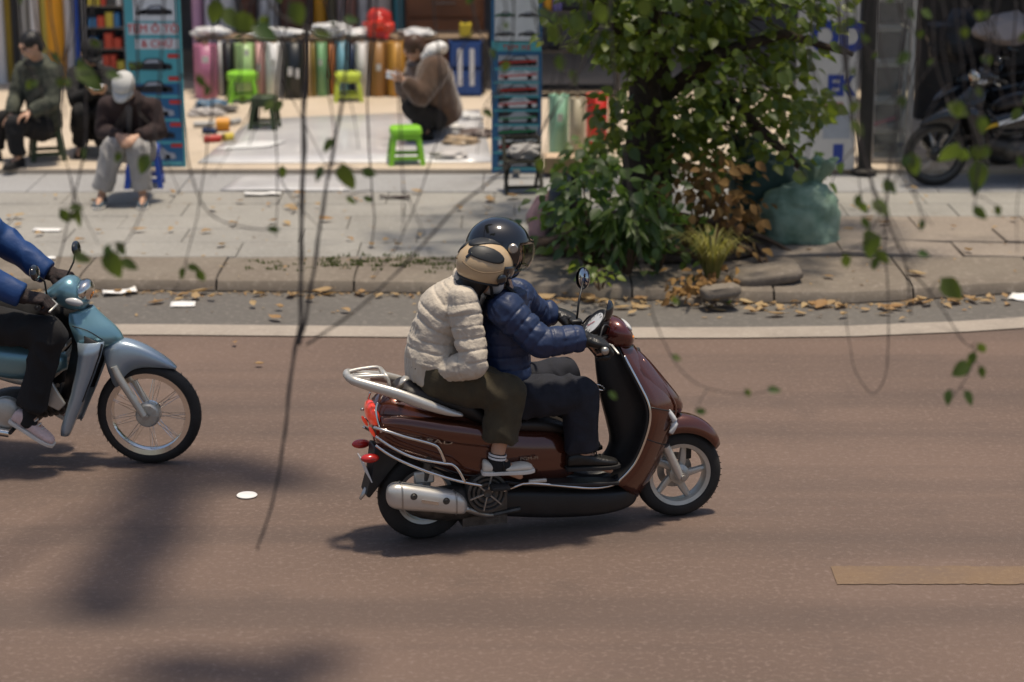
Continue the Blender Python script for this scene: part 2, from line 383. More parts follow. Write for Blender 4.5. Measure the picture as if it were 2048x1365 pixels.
# sidewalk bed, kerb stones, paving
m = MB(); rw = []
for x in xs:
    rw.append([V(x, interp(kerb_path, x) + 0.05, 0.0), V(x, interp(kerb_path, x) + 0.05, KZ - 0.018), V(x, COURT_Y + 0.3, KZ - 0.018)])
m.loft(rw, cap=False, loop=False); sidewalk = struct('sidewalk', m, m_joint, smooth=0)
rk = random.Random(3)
def slab(c, dx, dy, h, mat, name, parent, bev=0.006, tilt=0.0):
    pass
x = -7.0
while x < 7.6:
    L = 0.98; m = MB(); a = []
    for xx in (x + 0.008, x + L / 2, x + L - 0.008):
        y0 = interp(kerb_path, xx); dz = rk.uniform(-.006, .006)
        a.append([V(xx, y0 + 0.02, -0.02), V(xx, y0 + 0.0, 0.015), V(xx, y0 + 0.010, KZ * .5 + dz), V(xx, y0 + 0.032, KZ * .8 + dz), V(xx, y0 + 0.075, KZ * .95 + dz), V(xx, y0 + 0.15, KZ + dz), V(xx, INNER - 0.012, KZ + dz), V(xx, INNER - 0.012, -0.02)])
    m.loft(a, cap=True); m.build('kerb_stone', m_kerb, sidewalk, smooth=25)
    x += L
PIT = WZ(1290, 490, KZ)           # tree base
TS = (PAVE_END - INNER) / 5
TW = 0.9
tile_a = MB().box((0, 0, -0.02), (TW - 0.005, TS - 0.012, 0.04)).mesh('paving_tile')
tile_b = tile_a.copy(); tile_a.materials.append(m_tile); tile_b.materials.append(m_tile_b)
for iy in range(5):
    for ix in range(-7, 9):
        cx, cy = ix * TW + (0.2, 0.62, 0.05, 0.47, 0.3)[iy], INNER + TS * (iy + 0.5)
        if abs(cx - PIT.x) < 0.85 and abs(cy - PIT.y) < 0.5: continue
        brown = cx > 1.9 and cy < 17.0
        o = bpy.data.objects.new('paving_tile', tile_b if brown or rk.random() < 0.02 else tile_a); COL.objects.link(o); o.parent = sidewalk
        o.location = (cx, cy, KZ + rk.uniform(-.003, .003)); o.rotation_euler = (rk.uniform(-.006, .006), rk.uniform(-.006, .006), 0)
        if cx > 1.7 and cy < 16.6:    # lifted by the roots
            o.location.z += 0.03 * max(0, 1 - abs(cx - 2.6) / 1.3); o.rotation_euler = (rk.uniform(-.03, .03), 0.03 * (1 if cx > 2.6 else -1) + rk.uniform(-.02, .02), rk.uniform(-.02, .02))
        k = o.modifiers.new('bevel', 'BEVEL'); k.width = 0.006; k.segments = 1
# smooth strip of slabs in front of the shop floor
for i in range(-6, 7):
    w = 1.3; y0, y1 = PAVE_END + 0.01, COURT_Y - 0.005
    MB().box((i * w + 0.4, (y0 + y1) / 2, KZ - 0.02 + 0.004), (w - 0.008, y1 - y0, 0.04)).build('threshold_slab', m_ramp, sidewalk, smooth=0, bevel=0.004)
m = MB().box((0, COURT_Y + 6, 0.075), (26, 12, 0.15)); shop_floor = struct('shop_floor', m, m_court, smooth=0, bevel=0.008)
CZ = 0.15
# dark worn patch of paving at the right
# soil in the tree pit
m = MB(); rng = random.Random(5); n = 26; rings = []
for r_, h in ((0.98, 0.0), (0.8, 0.05), (0.5, 0.11), (0.2, 0.16)):
    rings.append([V(PIT.x + 0.05 + r_ * 1.05 * math.cos(a) * (1 + 0.08 * math.sin(3 * a)), PIT.y - 0.05 + 0.62 * r_ * math.sin(a), KZ + 0.004 + h + 0.015 * rng.uniform(-1, 1)) for a in [2 * math.pi * k / n for k in range(n)]])
m.loft(rings); struct('soil_mound', m, m_soil, smooth=180)

# moss and grass along the kerb joint
def tuft_mesh(c, n, h, spread, rng, w=0.006, mb=None):
    mb = mb or MB()
    for k in range(n):
        a = rng.uniform(0, 6.28); r_ = spread * math.sqrt(rng.random()); b = Vector(c) + V(r_ * math.cos(a), r_ * math.sin(a) * 0.35, 0)
        d = V(rng.uniform(-1, 1), rng.uniform(-1, 1), rng.uniform(1.0, 2.4)).normalized(); hh = h * rng.uniform(0.5, 1.2); s = V(-d.y, d.x, 0).normalized() * w
        p1 = b + d * hh * 0.6; p2 = p1 + (d + V(d.x, d.y, -0.6)).normalized() * hh * 0.4
        mb.add([b - s, b + s, p1 + s * 0.8, p1 - s * 0.8, p2], [(0, 1, 2, 3), (3, 2, 4)])
    return mb
rng = random.Random(11); m = MB()
for i in range(70):
    p = WZ(rng.uniform(650, 930), rng.gauss(527, 7), KZ); tuft_mesh(p, 9, 0.035, 0.05, rng, mb=m)
for i in range(22):
    p = WZ(rng.uniform(480, 640), rng.gauss(535, 6), KZ); tuft_mesh(p, 7, 0.022, 0.05, rng, mb=m)
tag(m.build('kerb_grass', m_moss, smooth=0), 'low moss and grass growing along the kerb', 'grass', kind='stuff')

# ------------------------------------------------------------------ fallen leaves, paper scraps
def leaf_shape(L, W, curl, rng, fold=0.15, serr=0):
    m = MB(); n = 6; a = []; 
    for i in range(n + 1):
        t = i / n; w = W * math.sin(math.pi * min(1, t ** 0.8)) * (1 - 0.25 * t); z = curl * L * (t - 0.5) ** 2 * 2
        a.append([V(L * (t - 0.5), -w, z + fold * w), V(L * (t - 0.5), 0, z), V(L * (t - 0.5), w, z + fold * w)])
    m.loft(a, cap=False, loop=False)
    m.tube([V(-L * 0.5, 0, curl * L * .5), V(-L * 0.72, 0, curl * L * .6)], 0.0015, 4); return m
dead = [leaf_shape(L, W, c, random.Random(i), f).mesh('fallen_leaf') for i, (L, W, c, f) in enumerate([(0.13, 0.035, 0.15, 0.3), (0.10, 0.03, -0.1, 0.5), (0.15, 0.045, 0.2, 0.4), (0.085, 0.028, 0.3, 0.7)])]
for me in dead: me.materials.append(m_dead); me.polygons.foreach_set('use_smooth', [True] * len(me.polygons))
rng = random.Random(21)
spots = []
for i in range(62): spots.append((rng.uniform(1060, 2000), None, 0.0))
for i in range(34): spots.append((rng.uniform(0, 1060), None, 0.0))
for i in range(14): spots.append((rng.uniform(60, 2000), rng.uniform(615, 645), 0.0))
for i in range(34): spots.append((rng.uniform(10, 1080), rng.uniform(388, 500), KZ))
for i in range(18): spots.append((rng.uniform(1480, 2040), rng.uniform(380, 560), KZ))
spots += [(520, 735, 0), (470, 693, 0), (690, 628, 0), (480, 408, KZ), (1740, 440, KZ), (1738, 446, KZ), (1610, 615, 0), (1640, 618, 0), (1590, 612, 0), (1200, 606, 0), (1130, 596, 0)]
for i, (px, py, z) in enumerate(spots):
    if py is None:
        q = WZ(px, 590, 0); p = V(q.x, interp(kerb_path, q.x) - abs(rng.gauss(0.0, 0.16)) - 0.03, 0.0)
    else: p = WZ(px, py, z)
    o = bpy.data.objects.new('fallen_leaf', dead[rng.randrange(4)]); COL.objects.link(o)
    s = rng.uniform(0.6, 1.15)
    o.location = p + V(0, 0, 0.014 + rng.uniform(0, 0.02)); o.scale = (s, s, s)
    o.rotation_euler = (rng.uniform(-.3, .3), rng.uniform(-.25, .25), rng.uniform(0, 6.28))
    if z == 0 and py is None: tag(o, 'dry tan leaf fallen in the gutter against the kerb', 'fallen leaf', 'dry leaves lying in the gutter')
    elif z == 0: tag(o, 'dry tan leaf lying out on the grey asphalt', 'fallen leaf', 'dry leaves lying on the asphalt')
    else: tag(o, 'dry tan leaf lying on the paving stones', 'fallen leaf', 'dry leaves lying on the pavement')
m = MB(); rng = random.Random(33)
for i in range(900):
    px = rng.uniform(-100, 2150); q = WZ(px, 590, 0); y = interp(kerb_path, q.x) - abs(rng.gauss(0, 0.06)) - 0.01 if rng.random() < 0.6 else WZ(px, rng.uniform(380, 640), 0).y
    z = 0.012 if y < interp(kerb_path, q.x) else KZ + 0.006
    c = V(q.x + rng.uniform(-.1, .1), y, z); a = rng.uniform(0, 6.28); L = rng.uniform(0.008, 0.03); d = V(math.cos(a), math.sin(a), rng.uniform(-.2, .3)) * L; s = V(-d.y, d.x, rng.uniform(-.01, .01)) * 0.4
    m.add([c - d, c + s, c + d, c - s], [(0, 1, 2, 3)])
tag(m.build('leaf_litter', m_dead, smooth=0), 'crumbs of dry leaf scattered along the kerb', 'leaf litter', kind='stuff')
m_paper = M('paper', (0.75, 0.73, 0.70), rough=0.8, var=0.05)
def scrap(px, py, z, w, d, rz, label, crump=0.0, mat=None, name='paper_scrap', cat='paper'):
    rg = random.Random(int(px)); m = MB(); a = []
    for i in range(5): a.append([V(w * (i / 4 - .5), d * (j / 3 - .5), crump * rg.uniform(0, 1)) for j in range(4)])
    m.loft(a, cap=False, loop=False)
    o = m.build(name, mat or m_paper, smooth=180, solid=0.002, loc=WZ(px, py, z) + V(0, 0, 0.012)); o.rotation_euler.z = rz
    return tag(o, label, cat)
scrap(366, 612, 0, 0.17, 0.14, 0.1, 'white rectangular sheet of paper lying flat on the gutter asphalt', 0.004)
scrap(240, 590, 0, 0.24, 0.12, 0.35, 'crumpled white paper strip lying against the kerb behind the blue motorbike', 0.03)
o = MB().lathe([(0, 0), (.050, 0), (.053, .004), (.050, .007), (.044, .004), (0, .004)], (0, 0, 0), (0, 0, 1), 28).build('white_disc', m_paper, loc=WZ(494, 993, 0) + V(0, 0, .003)); tag(o, 'small round white disc lying on the open road behind the scooter', 'paper disc')  # small flat white disc on the road
scrap(95, 520, KZ, 0.12, 0.08, 0.2, 'small white scrap on the pavement above the motorbike mirror', 0.01)
scrap(95, 463, KZ, 0.22, 0.10, -0.1, 'pale paper scrap lying on the middle of the left pavement', 0.005)
scrap(525, 392, KZ, 0.30, 0.12, 0.1, 'thin white plastic strip on the pavement near the vinyl sheets', 0.02)
scrap(790, 398, KZ, 0.26, 0.07, -0.1, 'dark reddish strip of rubbish lying on the pavement', 0.02, m_maroonc, 'rubbish_strip', 'rubbish')
scrap(2040, 598, 0, 0.14, 0.2, -0.4, 'white card lying by the kerb at the far right', 0.01)
# pale offcuts on the pavement strip / vinyl sheets on the shop floor
m_vinyl = M('pale_vinyl_sheet', (0.56, 0.55, 0.54), rough=0.35, scale=2.2, col2=(0.44, 0.43, 0.44), bump=0.2, bscale=4, coat=0.3)
def flat_sheet(pxs, z, label, mat=m_vinyl, name='vinyl_sheet', th=0.004, lift=0.005):
    P = [WZ(a, b, z) for a, b in pxs]; c = sum(P, V(0, 0, 0)) / 4; m = MB(); g = []; rg = random.Random(int(pxs[0][0]))
    for i in range(13):
        u = i / 12; row = []
        for j in range(7):
            v = j / 6; p = (P[0] * (1 - u) + P[1] * u) * (1 - v) + (P[3] * (1 - u) + P[2] * u) * v
            row.append(p - c + V(0, 0, lift + 0.012 * max(0, mnoise.noise(p * 1.7)) + 0.03 * max(0, abs(u - .5) * 2 - 0.93)))
        g.append(row)
    m.loft(g, cap=False, loop=False); o = m.build(name, mat, smooth=180, solid=th, loc=c); return tag(o, label, 'vinyl sheet')
flat_sheet([(395, 328), (985, 326), (960, 222), (505, 240)], CZ, 'large pale vinyl sheet spread over the cream shop floor')
flat_sheet([(430, 303), (540, 298), (575, 286), (500, 287)], CZ, 'small white offcut lying on the big pale vinyl sheet', M('white_vinyl', (0.7, 0.7, 0.69), rough=0.4, var=0.04), lift=0.02)
flat_sheet([(440, 382), (700, 382), (700, 352), (480, 352)], KZ + 0.006, 'pale offcut sheet on the grey slabs before the shop floor', m_vinyl)
# ================================================================== shop things
def tint(name, col, **kw): return M(name, col, rough=kw.pop('rough', 0.45), var=0.06, scale=5, **kw)
m_core = M('cardboard', (0.36, 0.25, 0.15), rough=0.9, var=0.1)
m_pl = M('paper_label', (.62, .60, .56), rough=.7, var=.08, scale=30)
roll_group = 'rolls of vinyl standing on the shop floor'
def roll(px0, px1, py0, py1, mat, label, Y=None, lean=0.0, name='vinyl_roll'):
    base = WZ((px0 + px1) / 2, py1, CZ) if Y is None else None
    if Y is None: Yb = base.y
    else: Yb = Y
    b = WY((px0 + px1) / 2, py1, Yb); b.z = CZ; t = WY((px0 + px1) / 2, py0, Yb)
    rad = abs(WY(px1, py1, Yb).x - WY(px0, py1, Yb).x) / 2; H = t.z - CZ
    r = thing(name, label, 'vinyl roll', b, 0, roll_group)
    m = MB(); ro = rad; pr = [(rad * 0.25, 0.0), (ro * 0.98, 0.0), (ro, 0.01), (ro, H * 0.5), (ro * 1.01, H - 0.01), (ro * 0.985, H), (ro * 0.8, H - 0.004), (rad * 0.78, H + 0.002), (rad * 0.55, H - 0.005), (rad * 0.25, H)]
    m.lathe(pr, (0, 0, 0), (0, 0, 1), 20, closed=True); m.build('vinyl', mat, r)
    # loose outer flap
    a = []; 
    for k in range(7):
        an = -1.9 + k * 0.16; rr = ro * (1.0 + 0.012 + 0.05 * (k / 6) ** 2); a.append([V(rr * math.cos(an), rr * math.sin(an), 0.004), V(rr * math.cos(an), rr * math.sin(an), H - 0.004)])
    MB().loft(a, cap=False, loop=False).build('flap', mat, r, solid=0.003)
    MB().lathe([(rad * 0.16, -0.0), (rad * 0.25, -0.0), (rad * 0.25, H + 0.025), (rad * 0.16, H + 0.025)], (0, 0, 0), (0, 0, 1), 12, closed=True).build('core', m_core, r)
    if int(px0) % 3 != 1 and rad > .05: MB().box((rad * .1, -rad * 1.0, H * (.55 + .1 * (int(px0) % 4))), (rad * .55, .008, .07)).build('paper_label', m_pl, r, smooth=0)
    r.rotation_euler = (0, lean, random.Random(int(px0)).uniform(-.25, .25)); return r
W_ = lambda *c: c
rolls = [
 (390, 437, 90, 195, (0.42, 0.15, 0.24), 'dusty pink vinyl roll, leftmost beside the teal banner'),
 (438, 448, 84, 192, (0.66, 0.64, 0.62), 'thin white roll squeezed between pink and black rolls'),
 (448, 470, 86, 192, (0.02, 0.02, 0.02), 'narrow black roll between the pink and light green rolls'),
 (471, 511, 88, 192, (0.36, 0.52, 0.22), 'light green vinyl roll standing behind the lime drum stool'),
 (512, 532, 86, 192, (0.60, 0.34, 0.32), 'pale salmon roll right of the light green roll'),
 (533, 567, 86, 194, (0.66, 0.65, 0.63), 'wide white vinyl roll left of the big black roll'),
 (568, 611, 85, 196, (0.012, 0.014, 0.016), 'widest black vinyl roll with white stickers'),
 (612, 623, 84, 194, (0.50, 0.36, 0.20), 'thin tan roll right of the big black roll'),
 (624, 632, 86, 194, (0.24, 0.17, 0.035), 'thin mustard roll beside the tan roll'),
 (633, 657, 86, 192, (0.18, 0.36, 0.17), 'mid green vinyl roll behind the yellow green stool'),
 (658, 672, 88, 190, (0.42, 0.14, 0.035), 'rust orange roll between green and blue rolls'),
 (673, 698, 84, 190, (0.16, 0.34, 0.42), 'sky blue vinyl roll behind the yellow green stool'),
 (699, 711, 88, 190, (0.02, 0.035, 0.08), 'thin navy roll right of the sky blue roll'),
 (712, 739, 86, 192, (0.60, 0.57, 0.54), 'off white roll standing left of the golden brown rolls'),
 (740, 774, 84, 192, (0.30, 0.15, 0.045), 'brown vinyl roll left of the golden roll'),
 (775, 812, 84, 192, (0.50, 0.25, 0.04), 'golden orange vinyl roll beside the crouching person in brown'),
 (1097, 1137, 190, 312, (0.26, 0.47, 0.33), 'mint green roll standing in the shade right of the tall banner'),
 (1138, 1170, 196, 318, (0.42, 0.36, 0.25), 'beige roll between the mint and red rolls'),
 (1171, 1215, 188, 288, (0.55, 0.025, 0.015), 'bright red vinyl roll beside the tree'),
 (1216, 1232, 198, 300, (0.55, 0.42, 0.10), 'thin yellow roll half behind the tree leaves'),
]
for i, (a, b_, t, bt, c, lab) in enumerate(rolls):
    r = roll(a, b_, t, bt, tint('vinyl_%s' % lab.split(' roll')[0].replace(' ', '_').replace(',', ''), c, rough=0.35, coat=0.15), lab)
    if 'widest black' in lab:
        for dx, dz, w, h in ((-0.03, 0.30, 0.05, 0.09), (0.05, 0.28, 0.04, 0.10)):
            MB().box((dx, -0.128, dz), (w, 0.004, h)).build('sticker', m_white, r)
        r.rotation_euler = (0, 0, 0)
# counter board over the rolls, heaped with plastic
YC = WZ(600, 192, CZ).y
zc = WY(600, 84, YC).z + 0.02
xa, xb = WY(385, 84, YC).x, WY(975, 84, YC).x
ct = thing('counter', 'low shop counter heaped with white plastic above the rolls', 'counter', ((xa + xb) / 2, YC + 0.42, CZ))
MB().box((0, 0, zc - CZ), (xb - xa, 0.62, 0.03)).build('counter_top', M('worn_board', (0.24, 0.17, 0.11), rough=0.7), ct, smooth=0, bevel=0.004)
for sx in (-1, 1):
    for sy in (-1, 1): MB().box((sx * ((xb - xa) / 2 - 0.05), sy * 0.27, (zc - CZ) / 2 - 0.01), (0.05, 0.05, zc - CZ - 0.02)).build('leg', m_engine, ct, smooth=0)
def crumple(name, c, size, mat, label, cat, seed, amp=0.35, pointy=0.0):
    m = MB().ellip((0, 0, 0), (size[0], size[1], size[2]), seg=28, rings=18)
    rg = random.Random(seed); off = V(rg.uniform(0, 50), rg.uniform(0, 50), rg.uniform(0, 50)); vs = []
    for v in m.v:
        q = V(v.x / size[0], v.y / size[1], v.z / size[2])
        k = 1 + amp * mnoise.noise(q * 1.6 + off) + amp * 0.6 * abs(mnoise.noise(q * 3.8 + off)) - amp * .2 + pointy * max(0, q.z) ** 3
        w = V(v.x * k, v.y * k, v.z * k); w.z = max(w.z, -size[2] * 0.75); vs.append(w)
    m.v = vs; o = m.build(name, mat, smooth=30, loc=c); return tag(o, label, cat)
m_film = M('white_plastic_film', (0.66, 0.66, 0.66), rough=0.3, var=0.08, scale=7, coat=0.3)
m_redbag = M('red_plastic_bag', (0.55, 0.03, 0.015), rough=0.3, var=0.2, scale=9, coat=0.4)
for i, (px, py, sx, sz, lab) in enumerate([(425, 76, 0.20, 0.06, 'crumpled white plastic film above the dusty pink roll'), (560, 74, 0.34, 0.05, 'long heap of white plastic film above the white and black rolls'), (665, 72, 0.20, 0.085, 'puffy bundle of white plastic left of the red bag'), (715, 78, 0.16, 0.05, 'flat white plastic bundle just below the red bag'), (835, 80, 0.20, 0.05, 'white plastic film near the head of the person in brown')]):
    p = WY(px, py, YC + 0.25); crumple('plastic_film', V(p.x, YC + 0.25, zc + 0.015 + sz * 0.75), (sx, 0.18, sz), m_film, lab, 'plastic film', 40 + i)
p = WY(757, 75, YC + 0.15); crumple('plastic_bag', V(p.x, YC + 0.12, zc + 0.015 + 0.11), (0.15, 0.12, 0.15), m_redbag, 'bright red plastic bag on the counter above the rolls', 'bag', 77, 0.5, 0.25)
# upper row of tall rolls and hanging strips behind
YB = YC + 1.0
tall = [(-14, 8, (0.62, 0.60, 0.58), 'grey white'), (9, 22, (0.52, 0.36, 0.06), 'mustard'), (23, 36, (0.02, 0.02, 0.022), 'black'), (37, 58, (0.45, 0.44, 0.42), 'grey'), (60, 78, (0.62, 0.60, 0.58), 'white'), (79, 108, (0.60, 0.52, 0.12), 'pale yellow'), (92, 128, (0.72, 0.32, 0.02), 'orange'), (122, 150, (0.66, 0.65, 0.66), 'white'), (148, 158, (0.02, 0.07, 0.36), 'blue'),
 (384, 408, (0.52, 0.30, 0.44), 'pink'), (410, 432, (0.50, 0.46, 0.56), 'lilac'), (436, 476, (0.60, 0.58, 0.58), 'white'), (482, 512, (0.10, 0.035, 0.02), 'chocolate brown'), (516, 560, (0.62, 0.60, 0.60), 'white'), (562, 622, (0.11, 0.04, 0.025), 'dark brown'), (625, 655, (0.72, 0.33, 0.03), 'orange'),
 (657, 672, (0.11, 0.09, 0.05), 'olive'), (674, 690, (0.56, 0.44, 0.40), 'pale pink'), (692, 712, (0.30, 0.14, 0.10), 'brown'), (714, 740, (0.64, 0.60, 0.56), 'cream'), (742, 782, (0.45, 0.38, 0.33), 'taupe'), (785, 808, (0.10, 0.30, 0.33), 'teal')]
seen = {}
for i, (a, b_, c, cn) in enumerate(tall):
    Yb = YB + (0.12 if i % 2 else 0.0); p = WY((a + b_) / 2, 40, Yb); rad = (WY(b_, 40, Yb).x - WY(a, 40, Yb).x) / 2
    nb = tall[i - 1][3] if i else 'the shop edge'; ord_ = 'tall %s fabric roll in the back row' % cn
    t = thing('fabric_roll', ord_ + (', right of the %s one' % nb if i else ', first from the left'), 'fabric roll', (p.x, Yb, CZ), 0, 'tall rolls in the back row of the shop')
    mt = tint('fabric_%s_%d' % (cn.replace(' ', '_'), i), c, rough=0.7)
    MB().lathe([(rad * .2, 0), (rad, 0), (rad, 1.9 + 0.1 * (i % 3)), (rad * .2, 1.9 + 0.1 * (i % 3))], (0, 0, 0), (0, 0, 1), 16, closed=True).build('roll', mt, t)
    MB().lathe([(rad * .12, 0), (rad * .2, 0), (rad * .2, 1.98 + 0.1 * (i % 3)), (rad * .12, 1.98 + 0.1 * (i % 3))], (0, 0, 0), (0, 0, 1), 10, closed=True).build('core', m_core, t)
# narrow shelf of boxed goods behind the man in the black cap
p = WY(212, 60, YB); gs = thing('goods_shelf', 'narrow grey shelf of small boxed goods left of the teal banner', 'shelf', (p.x, YB + .1, CZ)); gw = WY(250, 60, YB).x - WY(168, 60, YB).x
m_gsh = M('grey_shelf_metal', (.16, .16, .165), rough=.5, var=.2)
for sx in (-1, 1): MB().box((sx * gw / 2, 0, .9), (.03, .36, 1.8)).build('side_panel', m_gsh, gs, smooth=0)
MB().box((0, .185, .9), (gw, .01, 1.8)).build('back_panel', m_gsh, gs, smooth=0)
rg_ = random.Random(9)
for k in range(7):
    MB().box((0, 0, .15 + .24 * k), (gw - .03, .35, .02)).build('shelf_board', m_gsh, gs, smooth=0); xx = -gw / 2 + .05; n_ = 0
    while xx < gw / 2 - .06:
        ww = rg_.uniform(.05, .10); hh = rg_.uniform(.08, .17); cc = rg_.choice([((.5, .06, .03), 'red'), ((.03, .16, .35), 'blue'), ((.6, .6, .58), 'white'), ((.5, .40, .05), 'yellow'), ((.05, .05, .05), 'black')])
        b_ = MB().box((p.x + xx + ww / 2, YB - .02, CZ + .162 + .24 * k + hh / 2), (ww - .006, .18, hh)).build('goods_box', tint('box_' + cc[1] + str(k) + str(n_), cc[0]), smooth=0, bevel=.003); n_ += 1
        tag(b_, 'small %s box, number %d from the left on board %d of the narrow grey shelf' % (cc[1], n_, k + 1), 'box', 'boxed goods on the narrow grey shelf'); b_['label'] = 'small %s box, %s along the %s board of the narrow grey shelf' % (cc[1], ('first', 'second', 'third', 'fourth', 'fifth', 'sixth', 'seventh', 'eighth')[n_ - 1], ('lowest', 'second', 'third', 'fourth', 'fifth', 'sixth', 'top')[k]); xx += ww + .008
# wooden cupboard behind the crouching person
p0, p1 = WY(812, 70, YB), WY(968, 70, YB); m_wood = M('orange_brown_wood', (0.26, 0.10, 0.04), rough=0.5, scale=3, col2=(0.17, 0.065, 0.028), bump=0.1)
cb = thing('wooden_cupboard', 'orange brown wooden cupboard behind the crouching person', 'cupboard', ((p0.x + p1.x) / 2, YB + 0.2, CZ))
w = p1.x - p0.x; MB().box((0, 0.02, 0.95), (w, 0.4, 1.9)).build('carcass', m_wood, cb, smooth=0, bevel=0.006)
for k in range(5): MB().box((0, -0.195, 0.22 + k * 0.34), (w - 0.06, 0.03, 0.31)).build('drawer_front', m_wood, cb, smooth=0, bevel=0.006)
for k in range(5): MB().tube([V(-0.12, -0.215, 0.22 + k * .34), V(-0.1, -0.24, 0.22 + k * .34), V(0.1, -0.24, 0.22 + k * .34), V(0.12, -0.215, 0.22 + k * .34)], 0.008, 6).build('handle', m_steel, cb)
# back wall of the shop, roof and pillars so the shop also stands from the side
m_wall = M('grimy_shop_wall', (0.18, 0.16, 0.15), rough=0.9, var=0.2, scale=2)
sb = thing('shop_building', 'grimy grey shop front standing open behind the rolls', 'building', (0, YB + 2.2, 0))
MB().box((0, 0.9, 1.8), (26, 0.2, 3.6)).build('back_wall', m_wall, sb, smooth=0)
MB().box((0, -0.9, 3.7), (26, 3.8, 0.2)).build('roof', m_wall, sb, smooth=0)
for xx in (-12.5, -4.3, 4.4, 12.5): MB().box((xx, -1.0, 1.8), (0.3, 0.3, 3.6)).build('pillar', m_wall, sb, smooth=0, bevel=0.01)

# ------------------------------------------------------------------ banners with printed cars
m_teal = M('teal_print', (0.10, 0.40, 0.44), rough=0.4, var=0.05); m_bluep = M('blue_print', (0.03, 0.13, 0.27), rough=0.4, var=0.08)
m_pw = M('white_print', (0.66, 0.67, 0.68), rough=0.4, var=0.05); m_pr = M('red_print', (0.55, 0.05, 0.04), rough=0.4, var=0.05); m_pk = M('black_print', (0.02, 0.02, 0.025), rough=0.4, var=0.1)
m_pg = M('green_print', (0.03, 0.25, 0.10), rough=0.4, var=0.05); m_pgrey = M('grey_print', (0.36, 0.38, 0.42), rough=0.4, var=0.1); m_pbl = M('royal_blue_print', (0.02, 0.05, 0.28), rough=0.4, var=0.05)
CAR = [(-1, 0), (-1, .35), (-.82, .5), (-.45, .58), (-.2, .95), (.35, 1.0), (.62, .6), (.95, .48), (1, .1), (.8, 0), (.72, .14), (.5, .14), (.42, 0), (-.42, 0), (-.5, .14), (-.72, .14), (-.8, 0)]
GLASS = [(-.36, .58), (-.15, .86), (.3, .9), (.48, .6)]
def flat(poly, mat, name, parent, cx, cz, sx, sz, y0, th=0.002, rot=0.0):
    c, s = math.cos(rot), math.sin(rot)
    fn = lambda a, b, t: V(cx + (a * sx * c - b * sz * s), t, cz + (a * sx * s + b * sz * c))
    return MB().prism(poly, fn, y0, y0 - th).build(name, mat, parent, smooth=0)
SQ = [(-1, -1), (1, -1), (1, 1), (-1, 1)]
def car_print(parent, cx, cz, w, body, stripe, y):
    o = flat(CAR, body, 'car_print', parent, cx, cz, w, w * .55, y, 0.002); flat(GLASS, m_pgrey, 'window_print', o, cx, cz, w, w * .55, y - 0.0022, 0.0015)
    for k in (-.61, .61):
        MB().lathe([(0, 0), (w * .13, 0), (w * .13, .002), (0, .002)], (cx + k * w, y, cz + .02), (0, -1, 0), 12).build('wheel_print', m_pk, o, smooth=0)
    if stripe: flat([(-1, -.1), (1, .16), (1, .34), (-1, .1)], stripe, 'stripe_print', o, cx, cz + w * .16, w * .96, w * .42, y - 0.0022, 0.0015)
# left banner
b = WZ(318, 334, CZ); bw = WY(372, 300, b.y).x - WY(262, 300, b.y).x; bh = 1.98
bn = thing('banner_stand', 'teal and blue car sticker banner behind the seated man', 'banner', b, 0)
MB().box((0, 0, bh / 2), (bw, 0.03, bh)).build('board', m_teal, bn, smooth=0, bevel=0.003)
zof = lambda py, Y=b.y: WY(300, py, Y).z - CZ
flat(SQ, m_bluep, 'blue_panel', bn, 0.0, zof(250), bw / 2 - .02, (zof(165) - zof(330)) / 2, -0.0155)
flat(SQ, m_pw, 'white_panel', bn, 0.02, zof(16), bw / 2 - .06, (zof(-10) - zof(42)) / 2, -0.0155)
car_print(bn, 0.02, zof(30), .16, m_pk, None, -0.018)
lettering('TEM Ô TÔ', 0.098, m_pr, bn, (0.0, -0.0205, zof(58)), sx=1.0)
flat(SQ, m_pw, 'white_panel', bn, 0, zof(58), bw / 2 - .03, .05, -0.0155)
flat(SQ, m_pw, 'white_panel', bn, 0.03, zof(88), .19, .045, -0.0155)
lettering('& CHỮ', 0.09, m_pr, bn, (0.03, -0.0205, zof(88)))
for k, (py, col) in enumerate([(140, m_pgrey), (185, m_pgrey), (232, m_pk), (277, m_pgrey), (318, m_pk)]):
    car_print(bn, -0.03, zof(py), .19, m_pk if col is m_pgrey else m_pgrey, None, -0.020)
    flat(SQ, m_pr, 'red_tag', bn, .17, zof(py - 28), .05, .018, -0.0185)
    flat(SQ, m_teal, 'teal_rule', bn, 0, zof(py + 8), bw / 2 - .03, .012, -0.0185)
MB().box((0, 0.12, 0.02), (0.06, 0.3, 0.03)).build('foot', m_steel, bn); MB().tube([V(0, .25, .03), V(0, .03, 1.5)], .012, 8).build('strut', m_steel, bn)
